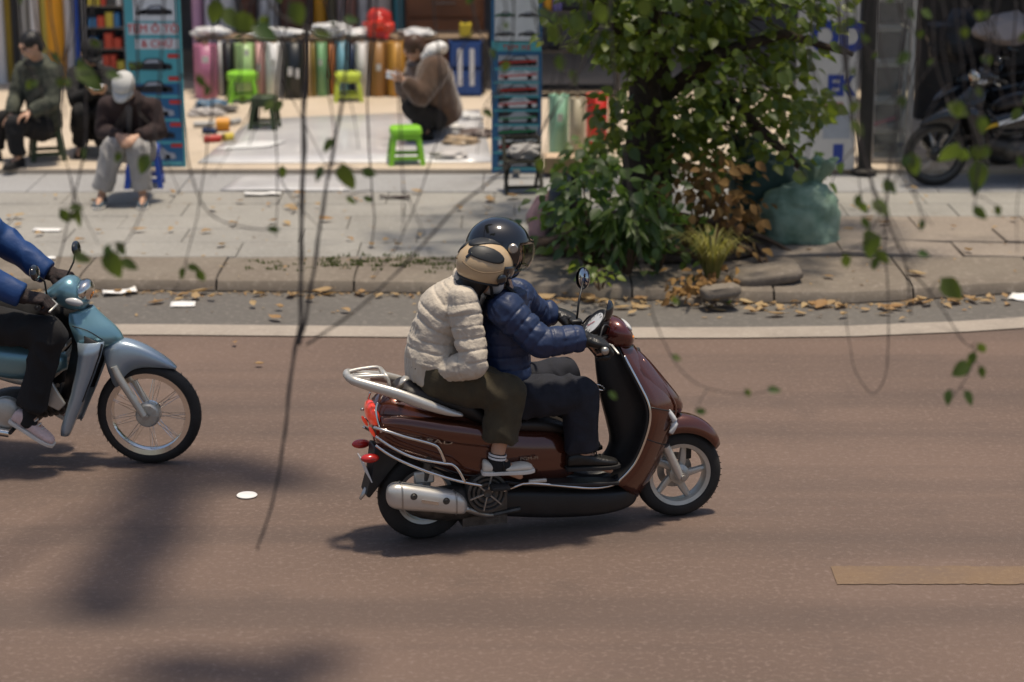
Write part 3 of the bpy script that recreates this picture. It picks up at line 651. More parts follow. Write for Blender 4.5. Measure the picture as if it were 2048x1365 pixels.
# right banner
b = WZ(1033, 346, CZ); bw = WY(1083, 300, b.y).x - WY(983, 300, b.y).x
b2 = thing('banner_stand', 'blue banner of race striped cars beside the mint roll', 'banner', b, 0)
z2 = lambda py: WY(1033, py, b.y).z - CZ
MB().box((0, 0, bh / 2), (bw, 0.03, bh)).build('board', m_bluep, b2, smooth=0, bevel=0.003)
flat(SQ, m_pw, 'white_panel', b2, 0, z2(38), bw / 2 - .03, (z2(-10) - z2(82)) / 2, -0.0155)
for k in range(4): car_print(b2, -.1 + .2 * (k % 2), z2(34 + 38 * (k // 2)), .085, m_pk, m_pg if k == 0 else None, -0.018)
flat(SQ, m_teal, 'teal_panel', b2, 0, z2(92), bw / 2 - .005, .045, -0.0155)
lettering('TEM XE', 0.062, m_pr, b2, (0, -0.0195, z2(95)), sx=1.2)
for k, (py, bc, st, bgc) in enumerate([(133, m_pk, m_pr, m_pgrey), (160, m_pw, m_pr, m_pgrey), (188, m_pk, m_pr, m_pgrey), (216, m_pw, m_pr, m_pk), (245, m_pgrey, m_pg, m_pk), (272, m_pk, m_pg, m_pgrey), (300, m_pk, m_pr, m_pw), (332, m_pgrey, m_teal, m_pk)]):
    flat(SQ, bgc, 'photo_panel', b2, .015, z2(py - 10), bw / 2 - .045, .052, -0.0155); car_print(b2, 0.01, z2(py - 1), .17, bc, st, -0.018)
    flat(SQ, m_teal, 'teal_rule', b2, .0, z2(py + 5), bw / 2 - .02, .008, -0.0185)
MB().box((0, 0.12, 0.02), (0.06, 0.3, 0.03)).build('foot', m_steel, b2); MB().tube([V(0, .25, .03), V(0, .03, 1.5)], .012, 8).build('strut', m_steel, b2)

# ------------------------------------------------------------------ stools
def stool(px, py, w, h, mat, label, z=CZ, rz=0.2, round_top=False, cat='stool'):
    c = WZ(px, py, z); s = thing('plastic_stool', label, cat, c, rz, 'small plastic stools')
    t = w / 2
    if round_top:
        MB().lathe([(0, h), (t * .8, h), (t * .96, h - .012), (t, h - .04), (t * .96, h - .09), (t * .9, h - .09), (t * .9, h - .03), (0, h - .02)], (0, 0, 0), (0, 0, 1), 24).build('seat', mat, s)
    else:
        m = MB(); sec = lambda hw, zz: [V(hw * math.copysign(abs(math.cos(a)) ** .35, math.cos(a)), hw * math.copysign(abs(math.sin(a)) ** .35, math.sin(a)), zz) for a in [2 * math.pi * (k + .5) / 24 for k in range(24)]]
        m.loft([sec(t * .5, h - .004), sec(t * .72, h), sec(t * .82, h - .01), sec(t * .86, h - .05), sec(t * .82, h - .05), sec(t * .78, h - .02), sec(t * .5, h - .018)]); m.build('seat', mat, s)
    for sx in (-1, 1):
        for sy in (-1, 1):
            m = MB(); a = []
            for zz, r_ in ((h - .04, .72), (h * .5, .86), (0, .98)):
                x0, y0 = sx * t * r_, sy * t * r_; a.append([V(x0, y0, zz), V(x0 - sx * .045, y0, zz), V(x0 - sx * .045, y0 - sy * .008, zz), V(x0 - sx * .008, y0 - sy * .008, zz), V(x0 - sx * .008, y0 - sy * .045, zz), V(x0, y0 - sy * .045, zz)])
            m.loft(a); m.build('leg', mat, s, smooth=0)
    for k in range(4):
        q = Matrix.Rotation(k * math.pi / 2, 3, 'Z')
        for zz, r_, hh in ((h * .2, .93, .035), (h * .78, .77, .06)): MB().box(q @ V(0, -t * r_ + .004, zz), (t * r_ * 1.7, .007, hh), q).build('side_rail', mat, s, smooth=0)
    return s
m_lime = M('lime_plastic', (0.22, 0.52, 0.035), rough=0.4, var=0.06, scale=6); m_yg = M('yellow_green_plastic', (0.46, 0.55, 0.06), rough=0.4, var=0.06, scale=6); m_dg = M('dark_green_plastic', (0.035, 0.055, 0.022), rough=0.5, var=0.2); m_bl = M('blue_plastic', (0.02, 0.06, 0.32), rough=0.4, var=0.1)
m_dwood = M('dark_olive_wood', (0.030, 0.028, 0.018), rough=0.7, var=0.2)
stool(486, 203, 0.34, 0.32, m_lime, 'lime green drum stool with a round top by the light green roll', round_top=True)
stool(697, 201, 0.33, 0.30, m_yg, 'yellow green square stool before the sky blue roll', rz=0.1)
ST_BROWN = stool(812, 326, 0.34, 0.33, m_lime, 'lime green square stool at the front edge of the shop floor', rz=0.12)
stool(530, 258, 0.29, 0.33, m_dg, 'dark green slatted stool standing on the pale vinyl sheet', rz=-0.1)
ST_MAN = stool(290, 372, 0.34, 0.36, m_bl, 'blue plastic stool under the man in the pale cap', z=KZ, rz=0.1)
# small dark wooden chair at the right banner
c = WZ(1045, 384, KZ); ch = thing('folding_chair', 'dark olive folding chair with a grey cloth before the blue banner', 'chair', c, 0.12)
for sx in (-1, 1):
    MB().tube([V(sx * .15, -.14, 0), V(sx * .15, .02, .26), V(sx * .15, .12, .46)], .018, 8).build('leg', m_dwood, ch); MB().tube([V(sx * .13, .16, 0), V(sx * .13, -.12, .27)], .016, 8).build('leg', m_dwood, ch)
for k in range(4): MB().box((0, -.12 + k * .065, .275), (.3, .05, .015)).build('seat_slat', m_dwood, ch, smooth=0)
for zz, yy in ((.40, .09), (.45, .115)): MB().box((0, yy, zz), (.32, .015, .035)).build('back_slat', m_dwood, ch, smooth=0)
MB().box((0, -.105, .06), (.29, .015, .03)).build('rail', m_dwood, ch, smooth=0)
o = crumple('cloth', c + V(.02, .03, .34), (.15, .12, .07), m_greyc, 'crumpled grey and black cloth lying on the folding chair', 'cloth', 91, .4)
# cardboard box before the mint roll
c = WZ(1122, 346, CZ); bx = thing('cardboard_box', 'flat brown cardboard box before the mint green roll', 'box', c)
MB().box((0, .12, .065), (.30, .26, .13)).build('body', m_core, bx, smooth=0, bevel=.003)
for sx in (-1, 1): MB().box((sx * .076, .12, .133), (.148, .26, .004)).build('flap', M('light_cardboard', (.52, .38, .26), rough=.9, var=.06), bx, smooth=0)
# shop clutter at the left of the vinyl sheet
def small_roll(px, py, L, rad, rz, mat, label, z=CZ, name='tape_roll'):
    c = WZ(px, py, z) + V(0, 0, rad); r = thing(name, label, 'tape roll', c, rz)
    MB().lathe([(rad * .45, -L / 2), (rad, -L / 2), (rad, L / 2), (rad * .45, L / 2)], (0, 0, 0), (1, 0, 0), 18, closed=True).build('tape', mat, r)
    MB().lathe([(rad * .36, -L / 2 - .003), (rad * .45, -L / 2 - .003), (rad * .45, L / 2 + .003), (rad * .36, L / 2 + .003)], (0, 0, 0), (1, 0, 0), 14, closed=True).build('core', m_core, r); return r
m_or = tint('orange_tape', (.62, .26, .02)); m_rd = tint('red_tape', (.45, .04, .03)); m_nv = tint('navy_tape', (.02, .04, .10)); m_gr = tint('grey_tape', (.35, .35, .34)); m_gold = tint('gold_tape', (.55, .42, .06))
small_roll(446, 262, .13, .065, .1, m_or, 'orange tape roll among the clutter beside the teal banner')
small_roll(425, 285, .16, .035, .4, m_rd, 'red tape roll lying left of the vinyl sheet')
small_roll(420, 268, .14, .03, -.3, m_nv, 'navy tape roll behind the red tape roll')
small_roll(456, 283, .10, .04, .8, m_gold, 'gold tape roll right of the red tape roll')
small_roll(408, 255, .20, .03, .2, m_gr, 'grey tape roll nearest the teal banner')
small_roll(470, 250, .16, .03, 1.1, m_gr, 'grey tape roll on the edge of the vinyl sheet')
for i, (px, py, c, lab) in enumerate([(410, 232, (.35, .32, .3), 'grey crumpled scrap heap beside the foot of the pink roll'), (440, 225, (.10, .09, .08), 'dark crumpled scraps before the pink roll'), (420, 215, (.05, .12, .2), 'dark blue crumpled scrap by the pink roll'), (930, 240, (.55, .54, .52), 'pale crumpled film behind the crouching person'), (920, 290, (.34, .25, .16), 'tan crumpled scraps right of the lime stool'), (950, 275, (.12, .09, .08), 'dark crumpled scraps left of the blue banner'), (895, 262, (.6, .58, .55), 'white crumpled film beside the crouching person'), (900, 318, (.45, .42, .4), 'grey crumpled film near the front edge of the shop floor')]):
    p = WZ(px, py, CZ); crumple('scrap_heap', p + V(0, 0, .035), (.17, .11, .05), tint('scrap_%d' % i, c), lab, 'scraps', 130 + i, .5)
# blue crate and bags right of the crouching person
p = WZ(932, 190, CZ); m_crate = M('blue_crate_plastic', (.02, .07, .25), rough=.45, var=.1)
cr = thing('plastic_crate', 'blue plastic crate stacked behind the person in brown', 'crate', p)
for k in range(2):
    bz = .02 + k * .3
    MB().box((0, 0, bz + .01), (.36, .3, .02)).build('base', m_crate, cr, smooth=0)
    for sx, sy, w, d in ((0, -1, .36, .02), (0, 1, .36, .02), (-1, 0, .02, .3), (1, 0, .02, .3)):
        MB().box((sx * .17, sy * .14, bz + .14), (w, d, .26)).build('side_panel', m_crate, cr, smooth=0, bevel=.004)
for k, (dx, mt) in enumerate([(-.06, m_pw), (.07, m_pw)]): MB().box((dx, -.155, .32), (.05, .006, .4)).build('white_stripe', mt, cr, smooth=0)
yb = thing('paint_tin', 'yellow square tin standing on the blue crate', 'tin', p + V(.0, 0, .64)); MB().box((0, 0, .07), (.13, .13, .14)).build('body', tint('yellow_tin', (.52, .40, .03)), yb, smooth=0, bevel=.01); MB().lathe([(0, .14), (.03, .14), (.03, .165), (0, .165)], (0, 0, 0), (0, 0, 1), 12).build('cap', m_blackp, yb)
# dark shelving right of the banner, half behind the tree
p = WZ(1160, 205, CZ); sh = thing('metal_shelf', 'dark metal shelf of shop goods half behind the tree', 'shelf', p + V(0, .5, 0))
for sx in (-1, 1):
    for sy in (-1, 1): MB().box((sx * .42, sy * .18, .9), (.035, .035, 1.8)).build('upright', m_engine, sh, smooth=0)
for zz in (.08, .5, .92, 1.35): MB().box((0, 0, zz), (.88, .4, .025)).build('shelf_board', m_engine, sh, smooth=0)
goods = [('gold_bottle', 'bottle', 'orange bottle at the left end of the dark shelf', -.34, .932, (.62, .30, .02), .045, .24), ('silver_jar', 'jar', 'pale grey jar on the top of the dark shelf', -.2, 1.362, (.5, .5, .48), .09, .2), ('black_drum', 'drum', 'black drum on the middle board of the dark shelf', -.1, .512, (.02, .02, .02), .14, .3), ('blue_tin', 'tin', 'blue tin on the middle board of the dark shelf', .25, .512, (.03, .16, .35), .09, .12), ('violet_tin', 'tin', 'violet tin beside the orange bottle', -.24, .932, (.2, .16, .42), .05, .16), ('grey_canister', 'canister', 'grey canister at the right end of the dark shelf', .3, .932, (.28, .30, .32), .075, .26)]
for nm, cat, lab, dx, dz, c, rad, hh in goods:
    g = thing(nm, lab, cat, p + V(dx, .4, dz)); mt = tint(nm, c)
    MB().lathe([(0, 0), (rad, 0), (rad, hh * .75), (rad * .9, hh * .85), (rad * .4, hh * .9), (0, hh * .9)], (0, 0, 0), (0, 0, 1), 18).build('body', mt, g); MB().lathe([(0, hh * .9), (rad * .42, hh * .9), (rad * .42, hh), (0, hh)], (0, 0, 0), (0, 0, 1), 12).build('cap', m_blackp, g)

# ------------------------------------------------------------------ right side: sign board, cabinet, poles, added shade canopy
p = WZ(1655, 350, CZ); pw = WY(1712, 300, p.y).x - WY(1590, 300, p.y).x
sg = thing('sign_board', 'white sign board with big blue letters behind the tree leaves', 'sign', p + V(0, .25, 0))
zs = lambda py: WY(1655, py, p.y + .25).z - CZ
MB().box((0, 0, 1.0), (pw, .04, 2.0)).build('board', M('off_white_board', (.58, .55, .52), rough=.5, var=.08), sg, smooth=0, bevel=.004)
bold_letters('OD', .36, m_pbl, sg, (.08, -.0225, zs(76)), .85); bold_letters('EK', .24, m_pbl, sg, (.12, -.0225, zs(173)), .85)
flat(SQ, M('salmon_print', (.45, .26, .22), rough=.5), 'pink_panel', sg, -.05, zs(215), .2, .05, -.021); flat(SQ, m_pgrey, 'grey_panel', sg, .1, zs(250), .12, .12, -.021); flat(SQ, m_pbl, 'blue_panel', sg, .12, zs(308), .045, .09, -.021)
for sx in (-1, 1): MB().box((sx * pw * .4, .1, .5), (.04, .16, 1.0)).build('foot', m_steel, sg, smooth=0)
p = WZ(1775, 326, CZ); cw = WY(1818, 300, p.y).x - WY(1733, 300, p.y).x; chh = WY(1775, 95, p.y).z - CZ
cbn = thing('glass_cabinet', 'white framed glass cabinet standing right of the dark post', 'cabinet', p + V(0, .15, 0), 0.05); m_wf = M('white_frame', (.56, .52, .46), rough=.5, var=.1)
HH = 1.75
for sx in (-1, 1):
    for sy in (-1, 1): MB().box((sx * (cw / 2 - .02), sy * .15, HH / 2), (.045, .045, HH)).build('upright', m_wf, cbn, smooth=0, bevel=.004)
for k, py in enumerate((325, 262, 205, 130, 60, 0)):
    zz = max(.03, WY(1775, py, p.y).z - CZ); MB().box((0, 0, zz), (cw - .096, .34, .035)).build('shelf', m_wf, cbn, smooth=0)
m_glass = M('cabinet_glass', (.8, .85, .83), rough=.05, var=.01, trans=.9, rvar=.02)
MB().box((0, -.168, HH / 2), (cw - .10, .006, HH - .1)).build('pane', m_glass, cbn, smooth=0); MB().box((0, .168, HH / 2), (cw - .1, .01, HH - .1)).build('back_panel', m_engine, cbn, smooth=0)
t = thing('pink_tube', 'pink tube lying tilted inside the glass cabinet', 'tube', p + V(-.08, .13, WY(1775, 248, p.y).z)); t.location.z = WY(1775, 250, p.y).z
MB().tube([V(-.07, 0, -.03), V(.17, 0, .045)], .022, 10).build('tube_body', tint('pink_plastic', (.5, .08, .14)), t); MB().tube([V(.168, 0, .0445), V(.185, 0, .05)], .024, 10).build('end_cap', m_pk, t)
g = thing('parts_heap', 'tan spare parts heaped on the bottom shelf of the cabinet', 'spare parts', p + V(0, .12, .07)); 
for k in range(6): MB().ellip((-.12 + .05 * k, .02 * (k % 2), .03 + .02 * (k % 3)), (.035, .03, .03), seg=8, rings=6).build('spare_part', tint('part_%d' % k, (.3 - .03 * k, .25 - .02 * k, .18)), g)
m_dpost = M('dark_post_paint', (.03, .026, .022), rough=.7, var=.3, scale=12, bump=.3)
p = WZ(1728, 345, KZ + .03); po = thing('street_pole', 'thick dark post left of the glass cabinet', 'post', p)
MB().tube([V(0, 0, 0), V(0, 0, 5.5)], .062, 14).build('shaft', m_dpost, po); MB().lathe([(0, 0), (.12, 0), (.12, .02), (.075, .04), (0, .04)], (0, 0, 0), (0, 0, 1), 16).build('base_plate', m_dpost, po)
aw = thing('shade_awning', 'dark canopy added out of view above the parked motorbikes to shade them', 'shade_awning', p + V(2.3, 1.2, 2.7))
MB().box((1.5, 0.6, 0.06), (6.4, 5.0, .03), Matrix.Rotation(-.08, 3, 'X')).build('sheet', m_dpost, aw, smooth=0); MB().box((1.5, -1.2, -.02), (6.4, .06, .08)).build('shade_beam', m_dpost, aw, smooth=0)  # unseen canopy, added to darken the motorbike corner below
# blanket-like pale sheets behind the parked bikes and a dark wall
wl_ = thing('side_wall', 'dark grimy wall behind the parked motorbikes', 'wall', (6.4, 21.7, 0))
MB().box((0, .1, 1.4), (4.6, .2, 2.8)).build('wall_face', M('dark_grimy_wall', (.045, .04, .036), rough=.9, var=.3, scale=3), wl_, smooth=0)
# ================================================================== tree, plants, sacks, twigs
def leaf_blade(L, W, bend=0.2, lobes=0):
    m = MB(); a = []; n = 4
    for i in range(n + 1):
        t = i / n; w = W * (math.sin(math.pi * min(1, t ** 0.75)) ** 0.8 if 0 < t < 1 else 0.02); z = -bend * L * t * t
        a.append([V(L * t, -w, z + .25 * w), V(L * t, 0, z), V(L * t, w, z + .25 * w)])
    m.loft(a, cap=False, loop=False); return m
def orient(rng, out, droop=0.5):
    """rotation taking a leaf's +X to a drooping outward direction, its +Z facing up and outward"""
    d = V(out.x + rng.uniform(-.9, .9), out.y + rng.uniform(-.9, .9), -droop + rng.uniform(-.7, .9)).normalized()
    n = V(rng.uniform(-.9, .9), rng.uniform(-1.0, .6), rng.uniform(.3, 1.2)).normalized(); y = n.cross(d).normalized(); z = d.cross(y)
    return Matrix((d, y, z)).transposed()
def scatter(mb, blade, places, rng, smin=.7, smax=1.25, droop=.5):
    for p, out in places:
        q = orient(rng, out, droop); s = rng.uniform(smin, smax); mb.add([p + q @ (v * s) for v in blade.v], blade.f)
rng = random.Random(17)
T0 = PIT + V(0.0, 0.0, 0.12)
tree = thing('street_tree', 'ivy clad street tree growing in the pavement behind the scooter', 'tree', T0)
def wob(p, k): return p + V(mnoise.noise(p * 1.3 + V(k, 0, 0)), mnoise.noise(p * 1.3 + V(0, k, 7)), 0) * .05
def bark_tube(pts, rs, seg=16, k=0):
    m = MB(); P = []; Rr = []
    for (a, b), (ra, rb) in zip(zip(pts, pts[1:]), zip(rs, rs[1:])):
        for i in range(5):
            t = i / 5; P.append(wob(a.lerp(b, t), k)); Rr.append((ra + (rb - ra) * t) * (1 + .10 * mnoise.noise(a.lerp(b, t) * 5)))
    P.append(wob(pts[-1], k)); Rr.append(rs[-1]); m.tube(P, Rr, seg)
    for i, v in enumerate(m.v): m.v[i] = v + V(mnoise.noise(v * 9 + V(k, 1, 1)), mnoise.noise(v * 9 + V(3, k, 1)), 0) * .018
    return m
m = bark_tube([V(0, 0, -.15), V(0, 0, .2), V(.03, 0, .9), V(-.02, .05, 1.8), V(.06, .1, 2.8)], [.27, .20, .165, .15, .12], 18)
m.build('trunk', m_bark, tree, smooth=180)
limbs = [[V(.0, 0, .95), V(.5, -.15, 1.35), V(1.0, -.2, 1.5), V(1.5, -.2, 1.35)], [V(0, 0, 1.3), V(-.35, -.15, 1.7), V(-.7, -.2, 2.2)], [V(.0, .1, 1.6), V(.5, .2, 2.2), V(1.4, .2, 3.0), V(2.4, .1, 3.3)], [V(.05, .1, 2.6), V(-.3, .1, 3.4), V(-1.0, .2, 4.1)], [V(.06, .1, 2.7), V(.4, .2, 3.6), V(.6, .3, 4.6)], [V(.3, .0, 1.2), V(.75, -.1, .85), V(1.15, -.15, .5)]]
for i, L in enumerate(limbs): bark_tube(L, [.07, .05, .035, .02][:len(L)] if len(L) == 4 else [.075, .05, .025], 10, i + 1).build('branch', m_bark, tree, smooth=180)
# roots
for i, (a, L, w) in enumerate([(-2.9, .95, .05), (-2.5, .8, .06), (-2.1, .75, .055), (-1.75, .6, .05), (-1.3, .62, .05), (-.9, .7, .045), (-.5, .85, .045), (3.5, .8, .05), (-2.7, 1.0, .04), (-2.3, 1.02, .045), (-1.95, 1.0, .05), (-1.5, .98, .045), (-1.1, .95, .05), (-.7, .9, .04)]):
    P = []; Rr = []
    for k in range(9):
        t = k / 8; an = a + .35 * math.sin(3 * t + i); P.append(V((.16 + L * t) * math.cos(an) * 1.15, (.16 + L * t) * math.sin(an) * .95, .12 - .21 * t + .025 * math.sin(5 * t + i))); Rr.append(w * (1 - .75 * t))
    MB().tube(P, Rr, 8).build('root', m_root, tree, smooth=180)
# foliage: places traced from the outline in the photograph, spread through depth
blade = leaf_blade(.092, .034)
bme = blade.mesh('leaf'); bme.materials.append(m_leaf); bme.polygons.foreach_set('use_smooth', [True] * len(bme.polygons))
def inside(px, py):
    # visible crown region
    if py < 60: x0, x1 = 1120, 1660
    elif py < 150: x0, x1 = 1185 - (py - 60) * .1, 1650
    elif py < 260: x0, x1 = 1205, 1640
    elif py < 350: x0, x1 = 1185 - (py - 260) * .4, 1630 - (py - 260) * .5
    else: return False
    return x0 < px < x1
cl = []
rng = random.Random(23)
while len(cl) < 230:
    px, py = rng.uniform(1100, 1670), rng.uniform(-60, 345)
    if not inside(px, max(py, 0)): continue
    dens = .95 if px < 1480 else .62
    if 1235 < px < 1345 and 120 < py < 345: dens = .35
    if 1500 < px < 1640 and 150 < py < 320: dens = .5
    if mnoise.noise(V(px * .012, py * .016, 4)) < -.12: dens *= .25
    if rng.random() > dens: continue
    Y = PIT.y + rng.uniform(-.62, .45); cl.append(WY(px, py, Y) - T0)
front = []; rest = []
for c in cl:
    n = rng.randint(8, 15)
    for k in range(n):
        d = V(rng.gauss(0, .085), rng.gauss(0, .085), rng.gauss(0, .075)); p = c + d
        (front if p.y < -.30 and len(front) < 290 and rng.random() < .62 else rest).append((p, V(p.x * .5 + d.x * 6, -.6 + d.y * 4, 0).normalized()))
for p, out in front:
    o = bpy.data.objects.new('leaf', bme); COL.objects.link(o); o.parent = tree; s = rng.uniform(.75, 1.35)
    o.matrix_local = Matrix.Translation(p) @ orient(rng, out, .5).to_4x4() @ Matrix.Scale(s, 4)
m = MB(); scatter(m, blade, rest, rng, .75, 1.35)
# twiglets inside the crown
tm = MB()
for c in cl[::2]: 
    b = V(c.x * .55, c.y * .3, c.z + .18); tm.tube([b, (b + c) / 2 + V(0, 0, .05), c], [.008, .006, .003], 5)
tm.build('twigs', m_bark, tree, smooth=180)['kind'] = 'stuff'
# the crown above the frame, which shades the pit
rng = random.Random(29); up = []
for k in range(150):
    a = rng.uniform(0, 6.28); r_ = 2.0 * math.sqrt(rng.random()); c = V(.4 + r_ * math.cos(a), .3 + r_ * .8 * math.sin(a), 2.4 + rng.uniform(-.5, 2.4) * (1 - .3 * r_ / 2.3))
    if c.z + T0.z < 2.15: continue
    for j in range(9): p = c + V(rng.gauss(0, .16), rng.gauss(0, .16), rng.gauss(0, .12)); up.append((p, V(c.x, c.y, 0).normalized()))
scatter(m, blade, up, rng, 1.2, 2.0)
o = m.build('foliage', m_leaf, tree, smooth=180); o['kind'] = 'stuff'

# shrubs at the foot of the tree
def shrub(name, label, px, py, pts, L, W, n, mat, seed, droop=.6, spread=.12, z=None, stems=True, lsc=(.7, 1.25), cat='shrub'):
    rg = random.Random(seed); b = WZ(px, py, KZ + .06 if z is None else z); t = thing(name, label, cat, b); bl = leaf_blade(L, W); m = MB(); sm = MB()
    for (qx, qy) in pts:
        c = WY(qx, qy, b.y + rg.uniform(-.15, .12)) - b
        if stems: sm.tube([V(c.x * .25, c.y * .2, -.03), V(c.x * .7, c.y * .7, c.z * .6), c], [.010, .008, .004], 6)
        pl = []
        for k in range(n):
            d = V(rg.gauss(0, spread), rg.gauss(0, spread), rg.gauss(0, spread * .8)); pl.append((c + d, V(d.x * 5 + c.x * .5, d.y * 5 - .5, 0).normalized()))
        scatter(m, bl, pl, rg, *lsc, droop=droop)
    o = m.build('foliage', mat, t, smooth=180); o['kind'] = 'stuff'
    if stems: sm.build('stem', m_root, t, smooth=180)
    return t
shrub('leafy_shrub', 'bushy green shrub on the left side of the tree foot', 1190, 530, [(1150, 390), (1180, 375), (1135, 425), (1180, 425), (1160, 455), (1215, 400), (1130, 455), (1185, 475), (1165, 355), (1225, 360)], .10, .034, 26, m_leafd, 51)
shrub('fern', 'drooping green fern with long fronds before the tree trunk', 1250, 540, [(1245, 420), (1230, 450), (1265, 435), (1290, 460), (1215, 460), (1250, 475), (1280, 425)], .20, .022, 20, m_leafd, 52, droop=.9, spread=.07)
shrub('leafy_shrub', 'low green shrub just right of the fern', 1310, 530, [(1300, 410), (1330, 440), (1310, 470), (1345, 480), (1320, 385), (1355, 445), (1290, 480), (1345, 470)], .085, .032, 22, m_leafd, 53)
shrub('leafy_shrub', 'ragged green shrub between the mint roll and the tree', 1200, 370, [(1180, 310), (1210, 300), (1240, 330), (1200, 340), (1170, 330), (1250, 295), (1235, 350)], .10, .034, 24, m_leafd, 54, z=KZ)
shrub('seedling', 'small bright green seedling at the edge of the kerb roots', 1200, 570, [(1195, 540), (1215, 545), (1180, 550)], .07, .026, 12, m_leaf, 55, spread=.05)
shrub('seedling', 'tiny green seedling at the kerb below the grass tuft', 1425, 596, [(1420, 585), (1435, 590)], .05, .018, 10, m_leaf, 56, spread=.04, z=.02)
shrub('leafy_shrub', 'green trailing shrub hanging over the top of the green sack', 1560, 400, [(1500, 330), (1530, 350), (1560, 340), (1600, 365), (1570, 375), (1540, 310), (1620, 330)], .10, .032, 22, m_leafd, 57, z=KZ)
def grass_tuft(px, py, tips, mat, label, seed):
    rg = random.Random(seed); b = WZ(px, py, KZ + .04); t = thing('grass_tuft', label, 'grass tuft', b); m = MB()
    for k in range(190):
        a = rg.uniform(0, 6.28); r_ = rg.uniform(.0, .05); L = rg.uniform(.38, .72); d = V(math.cos(a) * rg.uniform(.05, .45), math.sin(a) * .35, 1).normalized(); w = .008; P = []
        for i in range(5):
            u = i / 4; P.append(V(r_ * math.cos(a), r_ * math.sin(a), 0) + V(d.x * L * u * (1 + .5 * u), d.y * L * u, d.z * L * u * (1 - .55 * u * u)))
        s = V(-d.y, d.x, 0).normalized(); m.loft([[p - s * w * (1 - i / 4.4), p + s * w * (1 - i / 4.4)] for i, p in enumerate(P)], cap=False, loop=False)
    m.build('blades', mat, t, smooth=180)['kind'] = 'stuff'; return t
grass_tuft(1425, 555, 0, m_leafy, 'pale yellow green spiky grass tuft right of the tree foot', 61)
m_dry = leaf_mat('dry_brown_leaf', (.22, .11, .035), (.34, .20, .06), (.25, .14, .04), rough=.8)
shrub('dry_shrub', 'dry orange brown shrub between the tree trunk and the green sack', 1410, 500, [(1385, 400), (1420, 380), (1450, 400), (1400, 440), (1440, 440), (1370, 360), (1410, 350), (1450, 355), (1470, 430), (1395, 470), (1470, 470)], .09, .028, 26, m_dry, 62)
shrub('dry_shrub', 'dry brown weeds hanging over the kerb below the grass tuft', 1380, 590, [(1360, 560), (1390, 570), (1410, 555), (1375, 585), (1450, 560)], .07, .02, 18, m_dry, 63, z=.06, spread=.06)
# broken paving around the pit
m_brick = ground_mat('old_brick', (.26, .15, .11), (.18, .10, .075), (.34, .22, .17), fine=110, patch=2)
for i, (px, py, s, rz, lab) in enumerate([(1480, 470, (.30, .18, .05), .3, 'tilted pink grey slab beside the dry shrub'), (1440, 592, (.26, .2, .09), .2, 'worn brownish stone block at the kerb below the dry shrub'), (1530, 560, (.5, .4, .10), .05, 'broad brown slab lifted at the kerb right of the tree'), (1380, 610, (.16, .12, .07), .8, 'small brown stone in the gutter before the dry weeds')]):
    p = WZ(px, py, KZ if py < 600 else .0); m = MB().ellip((0, 0, 0), (1, 1, 1), seg=18, rings=12)
    for k, v in enumerate(m.v):
        q = V(*[math.copysign(abs(c) ** .45, c) for c in v]); q *= 1 + .10 * mnoise.noise(v * 2.2 + V(i * 7, 0, 0)); m.v[k] = V(q.x * s[0] / 2, q.y * s[1] / 2, q.z * s[2] / 2)
    o = m.build('stone', m_brick if i == 0 else m_kerb, smooth=60, loc=p + V(0, 0, s[2] * .35)); o.rotation_euler = (rng.uniform(-.1, .1), rng.uniform(-.15, .15), rz); tag(o, lab, 'stone')
# dark rubbish bag left of the shrub
m_bin = M('black_bin_bag', (.018, .016, .017), rough=.35, var=.2, coat=.3); m_pinkb = M('faded_pink_bag', (.42, .24, .22), rough=.6, var=.12)
p = WZ(1115, 505, KZ); crumple('rubbish_bag', p + V(.05, .1, .20), (.15, .14, .28), m_bin, 'black rubbish bag standing left of the green shrub', 'bag', 201, .35, .3)
crumple('rubbish_bag', p + V(-.09, .2, .15), (.12, .12, .22), m_pinkb, 'faded pink bag behind the black rubbish bag', 'bag', 202, .35, .2)
# sacks
m_sack = M('green_woven_sack', (.30, .40, .30), rough=.55, scale=7, col2=(.13, .22, .15), bump=.5, bscale=120); m_sackd = M('dark_green_woven_sack', (.045, .085, .065), rough=.6, scale=5, col2=(.022, .05, .038), bump=.5, bscale=120)
def sack(p, size, mat, label, seed, neck, rz):
    t = thing('green_sack', label, 'sack', p, rz); rg = random.Random(seed); off = V(seed, 2, 5)
    m = MB().ellip((0, 0, 0), (1, 1, 1), seg=48, rings=36)
    for k, v in enumerate(m.v):
        q = V(math.copysign(abs(v.x) ** .75, v.x), math.copysign(abs(v.y) ** .8, v.y), math.copysign(abs(v.z) ** .8, v.z))
        q = q * (1 + .16 * mnoise.noise(v * 1.5 + off) + .13 * abs(mnoise.noise(v * 3.2 + off)) + .05 * (1 - 2 * abs(mnoise.noise(v * 8 + off)))); z = max(q.z, -.72); q = V(q.x * (1 + .10 * (z < -.5)), q.y, z)
        m.v[k] = V(q.x * size[0], q.y * size[1], (z + .72) * size[2])
    m.build('body', mat, t, smooth=180)
    m = MB(); a = []; n = 40; nb, nd = neck
    for i in range(9):
        u = i / 8; r_ = (.11, .075, .05, .045, .05, .075, .10, .115, .12)[i]
        a.append([nb + nd * (u * .30) + V(r_ * (1 + .35 * math.sin(7 * b + seed + u * 2) * u + .15 * math.sin(11 * b)) * math.cos(b), r_ * (1 + .3 * math.sin(6 * b) * u) * math.sin(b) * .8, .03 * math.sin(5 * b) * u) for b in [2 * math.pi * k / n for k in range(n)]])
    m.loft(a, cap=False); m.build('neck', mat, t, smooth=180, solid=.004)
    MB().lathe([(.045 + .008 * math.cos(b), .008 * math.sin(b)) for b in [2 * math.pi * k / 8 for k in range(8)]], nb + nd * .10, nd, 18, closed=True).build('tie_cord', m_greyc, t); return t
